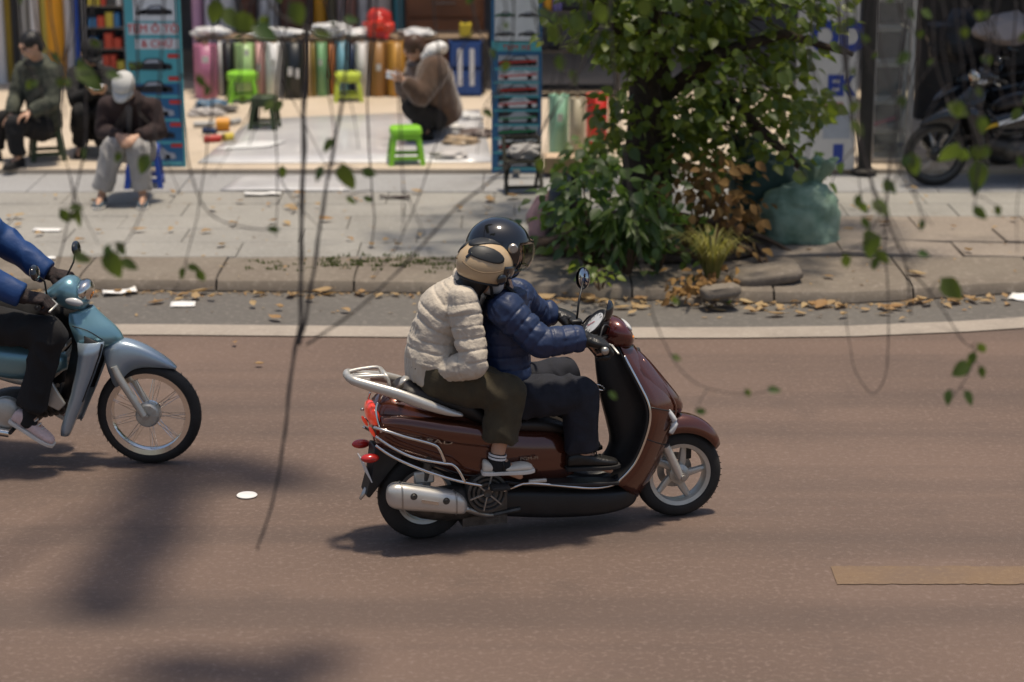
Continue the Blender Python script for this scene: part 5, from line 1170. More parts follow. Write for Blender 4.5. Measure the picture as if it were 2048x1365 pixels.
MB().tube([S(1320, 872, 0), S(1268, 700, 0)], .03, 10).build('steering_column', m_engine, sc)
MB().box(S(1372, 900, .06), (.05, .03, .09)).build('brake_caliper', m_blackp, sc, bevel=.006)
# handlebar assembly
body(smooth_stations([(1200, 655, 690, .05), (1214, 636, 694, .085), (1235, 634, 694, .105), (1252, 648, 692, .09), (1262, 664, 686, .05), (1266, 670, 680, .02)]), n=2.3).build('headlight_cowl', m_darkred, sc, smooth=180)
hl = MB(); q = S(1248, 652, 0); hl.ellip(q + V(.006, 0, .004), (.034, .080, .018), Matrix.Rotation(.95, 3, 'Y'), 20, 12); hl.build('headlight', m_clear, sc, smooth=180)
for sd in (-1, 1): MB().ellip(V(S(1258, 668, 0).x - .012, sd * .06, S(1258, 668, 0).z), (.02, .02, .012), seg=12, rings=8).build('position_lamp', m_amber, sc, smooth=180)
q = S(1188, 646, 0); nd = V(-.74, 0, .67).normalized()
dp = MB().lathe([(0, -.06), (.05, -.06), (.078, -.03), (.083, 0), (.077, .006), (.066, .0), (0, -.002)], q, nd, 32).build('dashboard', m_blackp, sc, smooth=40)
MB().lathe([(0, .002), (.05, .002), (.065, -.001)], q, nd, 28).build('dial', m_dial, dp, smooth=180)
qt = V(0, 0, 1).rotation_difference(nd)
for k in range(9):
    a = R(-30 + 30 * k); c = q + qt @ V(.05 * math.cos(a), .05 * math.sin(a), .0035); MB().box(c, (.012, .003, .0012), qt.to_matrix() @ Matrix.Rotation(a, 3, 'Z')).build('tick_mark', m_blackp, dp, smooth=0)
MB().box(q + qt @ V(-.012, .012, .005), (.05, .004, .0015), qt.to_matrix() @ Matrix.Rotation(R(140), 3, 'Z')).build('needle', m_redplain, dp, smooth=0)
HB = S(1214, 668, 0); GY = .26; GR = S(1200, 694, -GY); GRx = GR.x; GRz = GR.z
bar = [V(GRx, -.33, GRz), V(GRx + .0, -.20, GRz), V((GRx + HB.x) / 2, -.11, (GRz + HB.z) / 2), V(HB.x, 0, HB.z)]
bar = bar + mir(bar)[1:]; MB().tube(crv(bar), .013, 10).build('handlebar', m_blackp, sc, smooth=180)
for sd in (-1, 1):
    MB().tube([V(GRx, sd * .195, GRz), V(GRx, sd * .33, GRz)], .018, 14).build('grip', m_rubber, sc); MB().ellip(V(GRx, sd * .34, GRz), (.02, .014, .02)).build('bar_end', m_steel, sc)
    MB().tube([V(GRx + .03, sd * .15, GRz), V(GRx + .075, sd * .21, GRz - .012), V(GRx + .07, sd * .33, GRz - .02)], [.009, .007, .006], 8, flat=.6).build('brake_lever', m_alloy, sc, smooth=180)
    MB().box(V(GRx + .005, sd * .165, GRz + .005), (.06, .05, .05)).build('switch_box', m_blackp, sc, bevel=.01)
def mirror(base, c, nrm, sz=(.058, .045), stem_bend=None):
    nrm = Vector(nrm).normalized(); qq = V(0, 0, 1).rotation_difference(nrm)
    md = [c, (c + base) / 2, base]; st = MB().tube([base, base.lerp(c, .4) + V(.0, 0, .02), c - nrm * .012], .0055, 8).build('mirror_stem', m_blackp, sc, smooth=180)
    h = MB(); h.lathe([(0, -.03), (.6, -.026), (.92, -.012), (1.0, 0), (.95, .003), (.9, .002)], (0, 0, 0), (0, 0, 1), 28); mat = Matrix.Diagonal((sz[0], sz[1], 1)); up = V(0, 0, 1); xax = (up - nrm * up.dot(nrm)).normalized(); yax = nrm.cross(xax); rot = Matrix((xax, yax, nrm)).transposed()
    h.v = [c + rot @ (mat @ v) for v in h.v]; ho = h.build('mirror', m_blackg, sc, smooth=50)
    g = MB().lathe([(0, .0015), (.9, .0015), (.92, -.002)], (0, 0, 0), (0, 0, 1), 28); g.v = [c + rot @ (mat @ v) for v in g.v]; g.build('mirror_glass', m_mirror, ho, smooth=180)
mirror(V(GRx + .01, .165, GRz + .02), S(1165, 557, .27), (-.80, -.58, .12), (.056, .042))
mirror(V(GRx + .02, -.165, GRz + .02), S(1214, 622, -.18), (-.75, .3, .15), (.055, .05))
for row_, k0, k1 in ((rgA[10], 0, 17), (rgA[15], 0, 17)):
    MB().tube([p + V(.006, 0, .002) for p in row_[k0:k1]], .0035, 6).build('panel_gap', m_blackp, sc, smooth=180)
for sd in (-1, 1):
    MB().tube([V(p.x + .010, sd * abs(p.y), p.z) for p in [r_[4] for r_ in rgA[2:14]]], .006, 8).build('apron_crease', m_brown, sc, smooth=180)
# cables from the bar into the cowl, gaps between panels
for sd in (-1, 1):
    MB().tube(crv([V(GRx + .03, sd * .15, GRz), V(GRx + .07, sd * .10, GRz + .06), V(HB.x + .01, sd * .05, HB.z + .02), V(HB.x + .01, sd * .03, HB.z - .08)]), .005, 6).build('brake_cable', m_blackp, sc, smooth=180)
    P = [S(a, b, -.17) for a, b in ((770, 902), (850, 925), (930, 950), (990, 950), (1060, 945), (1120, 935))]
    MB().tube(crv([V(p.x, sd * w, p.z) for p, w in zip(P, (.132, .164, .172, .165, .146, .12))]), .004, 6).build('panel_gap', m_blackp, sc, smooth=180)
# luggage hook, emblems, pillion peg
MB().lathe([(.03 + .004 * math.cos(b), .004 * math.sin(b)) for b in [2 * math.pi * k / 8 for k in range(8)]], S(1198, 775, -.08), (.3, -.2, 1), 22, closed=True).build('bag_hook', m_chrome, sc, smooth=180)
m_embl = M('emblem_silver', (.42, .38, .33), rough=.25, metal=.9)
o = lettering('LEAD', .030, m_embl, sc, S(872, 883, -.180), rot=(math.pi / 2, R(9), 0), sx=2.3, depth=.006)
o = lettering('PGM-FI', .022, m_embl, sc, S(1058, 917, -.168), rot=(math.pi / 2, 0, 0), sx=1.35, depth=.004)
MB().box(S(1000, 975, -.22), (.09, .07, .02)).build('foot_peg', m_rubber, sc, bevel=.006); MB().box(S(1075, 962, -.205), (.09, .02, .018)).build('peg_bracket', m_alloy, sc, bevel=.005)

m_lens = M('headlamp_glass', (.92, .93, .92), rough=.04, var=.01, trans=1.0, rvar=.01, ior=1.12)
# ================================================================== underbone motorbikes
BFW = WZ(299, 826, .279)
BF = Frame((BFW.x, BFW.y, 0), -.05)
def underbone(o, yaw, P, label, group=None, rider=True):
    r = thing('motorbike', label, 'motorbike', o, yaw, group); B = BF.at
    mP, mF, mD = P['paint'], P['fender'], P['dark']
    f = wheel(r, (0, 0, .279), .279, .075, .222, P['rim'], 36, wire=True, hub=.062, name='front_wheel')
    wheel(r, (-1.24, 0, .279), .279, .085, .222, P['rim'], 36, wire=True, hub=.07, name='rear_wheel')
    MB().lathe([(0, .03), (.055, .03), (.065, .02), (.066, -.03), (0, -.03)], (0, -.03, 0), (0, -1, 0), 28).build('brake_drum', P['metal'], f, smooth=40)
    for k in range(10):
        a = k * math.pi / 5; MB().box(V(.045 * math.cos(a), -.062, .045 * math.sin(a)), (.03, .004, .004), Matrix.Rotation(-a, 3, 'Y')).build('drum_rib', P['metal'], f, smooth=0)
    for sd in (-1, 1):
        a, b = B(236, 752, -.075), B(288, 832, -.075); MB().tube([V(a.x - .02, sd * .078, a.z + .05), V(a.x, sd * .078, a.z), V(b.x, sd * .078, b.z)], [.018, .022, .019], 12).build('fork_leg', P['metal'], r)
        MB().lathe([(0, .01), (.012, .01), (.012, -.02), (0, -.02)], (0, sd * .095, .279), (0, sd, 0), 10).build('axle_nut', m_steel, r)
    # front mudguard: one pressed sheet with a beak and deep side cheeks
    rg = []
    ST = smooth_stations([(206, 704, 216, 742, .058, .018), (222, 697, 232, 776, .064, .022), (240, 693, 247, 756, .066, .024), (262, 696, 262, 742, .062, .022), (290, 705, 286, 735, .053, .018), (322, 720, 320, 736, .040, .012), (342, 731, 341, 738, .026, .006), (352, 737, 351, 739, .012, .002)], 3)
    for tx, ty, bx, by, yy, cr in ST:
        a, b = B(tx, ty, -yy), B(bx, by, -yy); mdl = (a + b) / 2
        half = [V(b.x, yy * .98, b.z), V(mdl.x, yy * 1.04, mdl.z), V(a.x * .9 + b.x * .1, yy * 1.0, a.z * .9 + b.z * .1), V(a.x, yy * .86, a.z + cr * .35), V(a.x, yy * .5, a.z + cr * .8)]
        rg.append([V(p.x, -p.y, p.z) for p in half] + [V(a.x, 0, a.z + cr)] + list(reversed(half)))
    md = MB().loft(rg, cap=False, loop=False).build('front_mudguard', mF, r, smooth=180, solid=.005)
    # front cover and leg shields
    rg = []
    for tx, ty, fx, fy, w in smooth_stations([(138, 628, 186, 612, .075), (138, 648, 206, 632, .105), (146, 670, 232, 655, .125), (155, 688, 246, 676, .12), (170, 696, 243, 690, .08)], 3):
        T, F_ = B(tx, ty, -w), B(fx, fy, 0); rg.append([V(T.x + (F_.x - T.x) * (1 - abs(t) ** 2.0), w * t, T.z + (F_.z - T.z) * (1 - abs(t) ** 2.0)) for t in [-1 + 2 * k / 14 for k in range(15)]])
    fcv = MB().loft(rg, cap=False, loop=False).build('front_cover', mP, r, smooth=180, solid=.008)
    for a, b in ((222, 664), (204, 644)): MB().ellip(B(a, b, -.03), (.018, .012, .008), Matrix.Rotation(.6, 3, 'Y')).build('cover_vent', m_blackp, fcv, smooth=180)
    MB().tube(crv([B(142, 652, -.108), B(175, 662, -.118), B(205, 680, -.10)]), .003, 6).build('cover_seam', m_blackp, fcv, smooth=180)
    for sd in (-1, 1):
        rg = []
        for (ax_, ay_), (bx_, by_) in zip([(152, 688), (154, 715), (150, 745), (140, 790), (128, 832), (120, 858), (120, 872)], [(206, 686), (200, 712), (188, 748), (168, 800), (150, 842), (141, 864), (136, 873)]):
            a, b = B(ax_, ay_, -.15), B(bx_, by_, -.15); rg.append([V(a.x + (b.x - a.x) * u, sd * y_, a.z + (b.z - a.z) * u) for u, y_ in ((0, .118), (.06, .136), (.2, .150), (.45, .158), (.7, .156), (.9, .146), (1.0, .128))])
        MB().loft(rg, cap=False, loop=False).build('leg_shield', P['shield'], r, smooth=180, solid=.007)
    for sd in (-1, 1):
        rg = []
        for (tx, ty), (bx, by) in zip([(138, 660), (140, 700), (132, 740), (118, 800)], [(206, 690), (200, 712), (186, 750), (165, 805)]):
            a, b = B(tx, ty, -.1), B(bx, by, -.15); rg.append([V(a.x, sd * .05, a.z), V((a.x + b.x) / 2, sd * .12, (a.z + b.z) / 2), V(b.x, sd * .148, b.z)])
        MB().loft(rg, cap=False, loop=False).build('inner_shield', mD, r, smooth=180, solid=.006)
    hc = body(smooth_stations([(92, 582, 600, .035), (112, 566, 606, .075), (135, 552, 616, .095), (155, 556, 620, .09), (170, 578, 618, .07), (178, 596, 610, .03)]), n=2.4, fr=BF).build('headlight_cowl', mP, r, smooth=180)
    hb = B(166, 584, 0); q_ = Matrix.Rotation(.55, 3, 'Y'); MB().ellip(hb, (.046, .080, .070), q_, 22, 14).build('lamp_bowl', m_chrome, r, smooth=180); dome_ = MB().ellip(hb, (.056, .088, .076), q_, 24, 16).build('headlight', m_lens, r, smooth=180)
    MB().ellip(hb + q_ @ V(.046, 0, .01), (.006, .022, .02), q_, 12, 8).build('bulb_cap', m_amber, r, smooth=180)
    for sd in (-1, 1): 
        q = B(148, 604, -.085); MB().ellip(V(q.x, sd * .088, q.z), (.05, .018, .022), Matrix.Rotation(.2, 3, 'Y'), 14, 10).build('front_indicator', m_clear, r, smooth=180)
    g = B(82, 610, -.26); gx, gz = g.x, g.z; h = B(125, 592, 0)
    bar = [V(gx, -.33, gz), V(gx, -.20, gz), V((gx + h.x) / 2, -.10, (gz + h.z) / 2), V(h.x, 0, h.z)]; MB().tube(crv(bar + mir(bar)[1:]), .011, 10).build('handlebar', m_blackp, r, smooth=180)
    for sd in (-1, 1):
        MB().tube([V(gx, sd * .195, gz), V(gx, sd * .33, gz)], .017, 12).build('grip', m_rubber, r)
        MB().tube([V(gx + .03, sd * .15, gz), V(gx + .07, sd * .21, gz - .01), V(gx + .06, sd * .33, gz - .02)], .006, 8).build('brake_lever', m_alloy, r, smooth=180)
        b0 = V(gx + .01, sd * .17, gz + .015); c = B(150, 500, .24) if sd > 0 else V(gx - .02, -.30, gz + .17)
        c = V(c.x, sd * .27, c.z); MB().tube([b0, b0.lerp(c, .5) + V(.02, 0, .02), c], .005, 8).build('mirror_stem', m_blackp, r, smooth=180)
        MB().ellip(c, (.022, .06, .042), Matrix.Rotation(-.2, 3, 'Y'), 18, 12).build('mirror', m_blackg, r, smooth=180)
    # frame, engine, seat, tail
    MB().tube(crv([V(-.33, 0, .74), V(-.40, 0, .60), V(-.60, 0, .45), V(-.85, 0, .50)]), .03, 12).build('frame_tube', P['metal'], r, smooth=180)
    for sd in (-1, 1): MB().tube(crv([B(133, 690, -.07) * 1, B(110, 715, -.07), B(84, 742, -.07)]) if sd < 0 else [V(p.x, .07, p.z) for p in crv([B(133, 690, -.07), B(110, 715, -.07), B(84, 742, -.07)])], .010, 8).build('cable', P['metal'], r, smooth=180)
    e = MB(); e.ellip(V(-.72, 0, .30), (.17, .13, .11), seg=20, rings=12); e.tube([V(-.62, 0, .32), V(-.42, 0, .36)], [.075, .06], 16); 
    eo = e.build('engine', m_engine, r, smooth=50)
    for k in range(6): MB().lathe([(.05, -.004), (.085, -.004), (.085, .004), (.05, .004)], V(-.60 + .03 * k, 0, .325 + .006 * k), (1, 0, .2), 20, closed=True).build('cooling_fin', m_engine, eo)
    MB().lathe([(0, .02), (.06, .02), (.085, .008), (.09, 0), (.09, -.03), (0, -.03)], V(-.74, -.125, .30), (0, -1, 0), 28).build('engine_cover', P['metal'], eo)
    MB().prism([(B(a, b, -.12).x, B(a, b, -.12).z) for a, b in [(78, 762), (98, 752), (120, 790), (132, 808), (118, 822), (86, 806)]], lambda a, b, t: V(a, t, b), -.13, -.11).build('side_cover', P['metal'], r, bevel=.006)
    rg = []
    for x, zt, zb, w in smooth_stations([(-.42, .60, .52, .05), (-.62, .66, .46, .10), (-.95, .70, .50, .12), (-1.25, .74, .58, .11), (-1.52, .80, .70, .05)], 3): rg.append(sup(V(x, 0, (zt + zb) / 2), w, (zt - zb) / 2, 2.6, 24))
    MB().loft(rg).build('rear_body', mP, r, smooth=180)
    rg = []
    for x, zt, zb, w in smooth_stations([(-.50, .70, .64, .07), (-.68, .77, .68, .12), (-1.0, .78, .70, .13), (-1.3, .82, .74, .12), (-1.42, .83, .78, .07)], 3): rg.append(sup(V(x, 0, (zt + zb) / 2), w, (zt - zb) / 2, 2.4, 24))
    MB().loft(rg).build('seat', m_seat, r, smooth=180)
    MB().ellip(V(-1.53, 0, .72), (.04, .07, .05)).build('tail_light', m_redplain, r, smooth=180)
    MB().tube([V(-.72, -.15, .2), V(-1.0, -.17, .25), V(-1.5, -.18, .36)], [.022, .03, .045], 14).build('muffler', m_chrome, r)
    MB().tube([V(-.68, -.27, .24), V(-.68, .27, .24)], .011, 8).build('foot_peg', m_rubber, r)
    for sd in (-1, 1): MB().box(V(-.98, sd * .07, .279), (.56, .03, .05)).build('swing_arm', P['metal'], r, bevel=.008); MB().tube([V(-1.2, sd * .1, .32), V(-1.08, sd * .11, .62)], .024, 10).build('shock_absorber', P['metal'], r)
    return r
bike = underbone(BF.o, BF.yaw, dict(paint=m_blue, fender=m_bluegrey, shield=m_bluegrey, dark=m_blackp, rim=m_chrome, metal=m_alloy), 'ice blue motorbike entering at the left behind the scooter')
# parked black motorbikes in the shade at the right
m_blk = M('black_bike_paint', (.014, .014, .016), rough=.25, var=.2, coat=.6, rvar=.05); m_gun = M('gunmetal', (.06, .06, .06), rough=.4, metal=.6, var=.2)
pk = dict(paint=m_blk, fender=m_blk, shield=m_blk, dark=m_blackp, rim=m_gun, metal=m_gun)
p = WZ(1868, 372, KZ); b1 = underbone(V(p.x, p.y, KZ), math.pi + .12, pk, 'black parked motorbike nearest the glass cabinet, front wheel to the left', 'motorbikes parked in the shade')
for ch in b1.children:
    if ch.name.startswith('mirror') : pass
p2 = copy_tree(b1); p2.location = (p.x + .75, p.y + .75, CZ); p2.rotation_euler.z = math.pi + .25; p2['label'] = 'black parked motorbike in the middle of the dark shaded row'
p4 = copy_tree(b1); p4.location = (p.x + .30, p.y + 1.15, CZ); p4.rotation_euler.z = math.pi + .55; p4['label'] = 'black parked motorbike turned towards the road behind the nearest one'
p5 = copy_tree(b1); p5.location = (p.x + 1.35, p.y + .35, CZ); p5.rotation_euler.z = math.pi + .9; p5['label'] = 'black parked motorbike at the far right edge, turned towards the road'
p3 = copy_tree(b1); p3.location = (p.x + .5, p.y + 1.6, CZ); p3.rotation_euler.z = math.pi - .1; p3['label'] = 'black parked motorbike farthest back against the dark wall'
# white and yellow sticker stripe on the nearest one, pale cover and helmet
st = MB().box(V(-.62, .128, .58), (.24, .006, .035), Matrix.Rotation(.25, 3, 'Y')).build('white_stripe', m_pw, b1, smooth=0)
MB().box(V(-.44, .11, .53), (.14, .006, .03), Matrix.Rotation(.25, 3, 'Y')).build('yellow_stripe', tint('yellow_sticker', (.6, .38, .02)), b1, smooth=0)
m_cover = M('pinkish_dust_cover', (.46, .38, .35), rough=.85, var=.12, scale=4, bump=.2); q_ = WY(2020, 60, p.y + 1.0)
crumple('dust_cover', q_, (.30, .25, .16), m_cover, 'pale pinkish cloth cover draped high over the parked motorbikes at the right edge', 'cover', 301, .3)
q_ = WY(1930, 70, p.y + 1.3); crumple('dust_cover', q_ + V(0, 0, -.05), (.36, .22, .26), M('dark_bike_cover', (.022, .022, .025), rough=.5, var=.3), 'dark tarpaulin bundled over the motorbikes right of the glass cabinet', 'cover', 302, .4)
# ================================================================== people
def unit(v): return Vector(v).normalized()
def lerp_path(pts, n):
    """resample a joint chain evenly"""
    out = []
    for a, b in zip(pts, pts[1:]):
        for k in range(n): out.append(a.lerp(b, k / n))
    out.append(pts[-1]); return out
def limb(mb, pts, rs, seg=16, n=5, flat=1.0, end=True):
    P = lerp_path(pts, n); Rr = []
    for a, b in zip(rs, rs[1:]): Rr += [a + (b - a) * k / n for k in range(n)]
    Rr.append(rs[-1]); mb.tube(P, Rr, seg, flat=flat)
    for p, r in list(zip(pts, rs))[:None if end else -1]: mb.ellip(p, r * .99, seg=14, rings=10)
def torso(mb, J, W, D, inf=0.0, top=True, bottom=.10):
    sp = [J['pelvis'], J['pelvis'].lerp(J['chest'], .5) + J.get('belly', V(0, 0, 0)), J['chest'], J['neck']]
    up = unit(sp[1] - sp[0]); lat_h = unit(J['hip_l'] - J['hip_r']); lat_s = unit(J['sh_l'] - J['sh_r'])
    st = [(sp[0] - up * bottom, W[0] * .8, D[0] * .85, 0), (sp[0], W[0], D[0], 0), (sp[1], W[1], D[1], .5), (sp[2], W[2], D[2], 1), (sp[2].lerp(sp[3], .62), W[3], D[3], 1), (sp[2].lerp(sp[3], .95), W[3] * .62, D[3] * .8, 1)]
    if top: st.append((sp[3] + unit(sp[3] - sp[2]) * .02, .075, .07, 1))
    C = []; 
    rg = []
    for i in range(len(st) - 1):
        for k in range(4):
            t = k / 4; t2 = t * t * (3 - 2 * t); C.append((st[i][0].lerp(st[i + 1][0], t), st[i][1] + (st[i + 1][1] - st[i][1]) * t2, st[i][2] + (st[i + 1][2] - st[i][2]) * t2, st[i][3] + (st[i + 1][3] - st[i][3]) * t))
    C.append(st[-1])
    for i, (c, w, d, m_) in enumerate(C):
        ax = unit(C[min(i + 1, len(C) - 1)][0] - C[max(i - 1, 0)][0]); lt = lat_h.lerp(lat_s, m_); lt = unit(lt - ax * lt.dot(ax)); fr = lt.cross(ax)
        rg.append([c + lt * (w + inf) * math.copysign(abs(math.cos(a)) ** .85, math.cos(a)) + fr * (d + inf) * math.sin(a) for a in [2 * math.pi * k / 28 for k in range(28)]])
    mb.loft(rg); return sp
def head_shape(mb, c, f, u, s=1.0, neck=None):
    f = unit(f); u = unit(u - f * u.dot(f)); l = u.cross(f); q = Matrix((l, f, u)).transposed()
    def e(p, r, rot=None): mb.ellip(c + q @ (V(*p) * s), tuple(x * s for x in r), q if rot is None else q @ rot, 20, 14)
    e((0, -.012, .03), (.077, .095, .090)); e((0, .018, -.035), (.060, .070, .075)); e((0, .045, -.082), (.034, .034, .026))
    e((0, .088, .035), (.050, .016, .016)); e((0, .097, -.018), (.011, .020, .016)); e((0, .094, .008), (.008, .012, .026)); e((.038, .072, -.025), (.022, .018, .020)); e((-.038, .072, -.025), (.022, .018, .020))
    e((0, .083, -.052), (.024, .012, .006)); e((0, .081, -.062), (.021, .012, .006))
    for sg in (-1, 1): e((sg * .078, -.008, -.008), (.009, .018, .030), Matrix.Rotation(sg * .25, 3, 'Z'))
    if neck is not None: limb(mb, [neck - u * .03, neck.lerp(c + q @ V(0, -.02, -.06), .5), c + q @ V(0, -.015, -.05)], [.058, .052, .054])
    return q
def hand(mb, wr, d, pn, right, curl=(.5, .6, .4), s=1.0, thumb=None, fat=1.0):
    d = unit(d); pn = unit(pn - d * pn.dot(d)); t = d.cross(pn) * (1 if right else -1)
    rg = []
    for x, w, th in ((-.012, .024, .018), (.012, .030, .019), (.045, .040, .019), (.075, .043, .016), (.094, .040, .012)):
        rg.append([wr + d * x * s + t * w * s * fat * math.cos(a) + pn * th * s * fat * math.sin(a) for a in [2 * math.pi * k / 16 for k in range(16)]])
    mb.loft(rg)
    for off, L, r0 in ((.030, (.040, .025, .021), .0092), (.0105, (.044, .028, .022), .0095), (-.0095, (.041, .026, .021), .0090), (-.0285, (.033, .020, .018), .0080)):
        p = wr + d * .088 * s + t * off * s * fat; P = [p - d * .02 * s, p]; an = 0
        for i in range(3):
            an += curl[i] * (1.0 + .06 * (off < 0)); P.append(P[-1] + (d * math.cos(an) + pn * math.sin(an)) * L[i] * s)
        mb.tube(P, [r0 * s * fat * k for k in (1.05, 1.05, 1.0, .92, .78)], 10); mb.ellip(P[-1], r0 * .78 * s * fat, seg=8, rings=6)
        for k in (1, 2, 3): mb.ellip(P[k], r0 * s * fat * 1.03, seg=8, rings=6)
    b = wr + d * .022 * s + t * .026 * s * fat + pn * .006 * s; td = unit(thumb) if thumb is not None else unit(d * .62 + t * .70 + pn * .35); td2 = unit(td * .7 + d * .5 + pn * .25 - t * .15); td3 = unit(td2 + pn * .3 - t * .2)
    P = [b, b + td * .042 * s, b + td * .042 * s + td2 * .030 * s, b + td * .042 * s + td2 * .030 * s + td3 * .024 * s]
    mb.tube(P, [.0135 * s * fat, .0115 * s * fat, .0105 * s * fat, .0085 * s * fat], 10); mb.ellip(P[-1], .0085 * s * fat, seg=8, rings=6); mb.ellip(P[1], .0115 * s * fat, seg=8, rings=6)
def quilt(chains, amp, wr=.004, crease=.5, pinch=None):
    """quilted channels running round each limb, with puckers: real relief on the surface"""
    CH = []
    for pts, pitch, rad in chains:
        A = np.array([tuple(p) for p in pts]); L = np.concatenate([[0], np.cumsum(np.linalg.norm(np.diff(A, axis=0), axis=1))]); CH.append((A, L, pitch, rad))
    def post(co, nr):
        best = np.full(len(co), 1e9); th = np.zeros(len(co)); s_ = np.zeros(len(co)); pt = np.ones(len(co))
        for A, L, pitch, rad in CH:
            for i in range(len(A) - 1):
                a, d = A[i], A[i + 1] - A[i]; t = np.clip(((co - a) @ d) / max(1e-9, d @ d), 0, 1); off_ = co - (a + t[:, None] * d); ds = np.linalg.norm(off_, axis=1) / rad; dn_ = d / max(1e-9, np.linalg.norm(d)); r1 = np.cross(dn_, [.3, .9, .1]); r1 /= np.linalg.norm(r1); r2 = np.cross(dn_, r1); ang = np.arctan2(off_ @ r2, off_ @ r1)
                m_ = ds < best; best[m_] = ds[m_]; s_[m_] = L[i] + t[m_] * (L[i + 1] - L[i]); pt[m_] = pitch; th[m_] = ang[m_] * rad
        n1 = np.array([mnoise.noise(Vector(c) * 4.5) for c in co]); n2 = np.array([mnoise.noise(Vector(c) * 13 + V(3, 3, 3)) for c in co]); n3 = np.array([mnoise.noise(Vector(c) * 34 + V(9, 1, 3)) for c in co])
        n4 = np.array([1 - 2 * abs(mnoise.noise(Vector((c[0] * .9, c[1] * .9, c[2] * 1.6)) * 7 + V(1, 8, 3))) for c in co])
        fr = np.mod((s_ + n1 * .022) / pt, 1.0); ds_ = np.minimum(fr, 1 - fr) * pt
        seam = np.exp(-(ds_ / .0055) ** 2); prof = np.sin(np.pi * fr) ** .8
        pk_ = np.array([mnoise.noise(V(a_ * 42, b_ * 9, 2)) for a_, b_ in zip(th, s_)]); wide = np.exp(-(ds_ / .016) ** 2)
        h = amp * (.13 * prof - .50 * seam) * (1 + .6 * n1) + wr * n2 * .35 + wr * 1.5 * np.clip(n4, -.2, 1) + wr * n3 * .35 + .0042 * pk_ * (.15 + wide)
        return co + nr * h[:, None]
    return post
def wrinkle(amp=.006, sc=9.0, seed=0, folds=()):
    """cloth creases; folds = joints where tight creases gather"""
    def post(co, nr):
        o = V(seed * 3.1, seed, 2)
        h = np.array([mnoise.noise(Vector(c) * sc * .6 + o) * .8 for c in co]) * amp
        rd = np.array([(1 - 2.4 * abs(mnoise.noise(Vector((c[0] * 1.5 + c[2] * .5, c[1] * 1.5, c[2] * .8 - c[0] * .4)) * sc * .9 + o))) for c in co]); w = np.full(len(co), .55)
        for p, r in folds:
            d = np.linalg.norm(co - np.array(tuple(p)), axis=1) / r; w += np.exp(-d * d) * 1.0
        h += amp * np.clip(rd, -.4, 1) * w
        return co + nr * h[:, None]
    return post
def shoe(parent, root, an, toe, mat, sole, s=1.0, ankle_h=.09, name='shoe', strap=None, up=V(0, 0, 1), low=False):
    d = toe - an; d = unit(d - up * d.dot(up)); sd = up.cross(d); base = an - up * ankle_h * s
    m = MB(); rg = []
    prof = [(-.075, .020, .045), (-.07, .030, .070), (-.045, .036, .085 if not low else .055), (-.01, .037, .088 if not low else .045), (.035, .039, .070 if not low else .030), (.08, .044, .052 if not low else .032), (.125, .045, .042), (.160, .038, .034), (.182, .022, .024)]
    for x, w, h in prof:
        r_ = []
        for k in range(20):
            a = 2 * math.pi * k / 20; c, sn = math.cos(a), math.sin(a); r_.append(base + d * x * s + sd * w * s * math.copysign(abs(c) ** .8, c) + up * (.014 + (h * .5) * (1 + math.copysign(abs(sn) ** .8, sn))) * s)
        rg.append(r_)
    o = m.loft(rg).build(name, mat, parent, smooth=180, off=root, sub=1)
    m = MB(); rg = []
    for x, w in ((-.080, .020), (-.07, .034), (-.04, .040), (.02, .040), (.08, .047), (.13, .048), (.165, .040), (.19, .022)):
        z0, z1 = 0, .020; r_ = [base + d * x * s + sd * a * s + up * b * s for a, b in ((-w, z0), (w, z0), (w * 1.02, z1), (-w * 1.02, z1))]; rg.append(r_)
    m.loft(rg).build('sole', sole, o, smooth=0, bevel=.004, off=root)
    if not low and ankle_h < .095:
        for k in range(4): x_ = .02 + .024 * k; MB().tube([base + d * x_ * s - sd * .024 * s + up * (.098 - .012 * k) * s, base + d * (x_ + .006) * s + up * (.108 - .013 * k) * s, base + d * x_ * s + sd * .024 * s + up * (.098 - .012 * k) * s], .0035 * s, 5).build('lace', sole, o, smooth=180, off=root)
    if strap: MB().tube([base + d * .03 * s - sd * .044 * s + up * .025 * s, base + d * .025 * s - sd * .03 * s + up * .075 * s, base + d * .028 * s + up * .088 * s, base + d * .025 * s + sd * .03 * s + up * .075 * s, base + d * .03 * s + sd * .044 * s + up * .025 * s], .008 * s, 8, flat=.5).build('strap', strap, o, smooth=180, off=root)
    return o
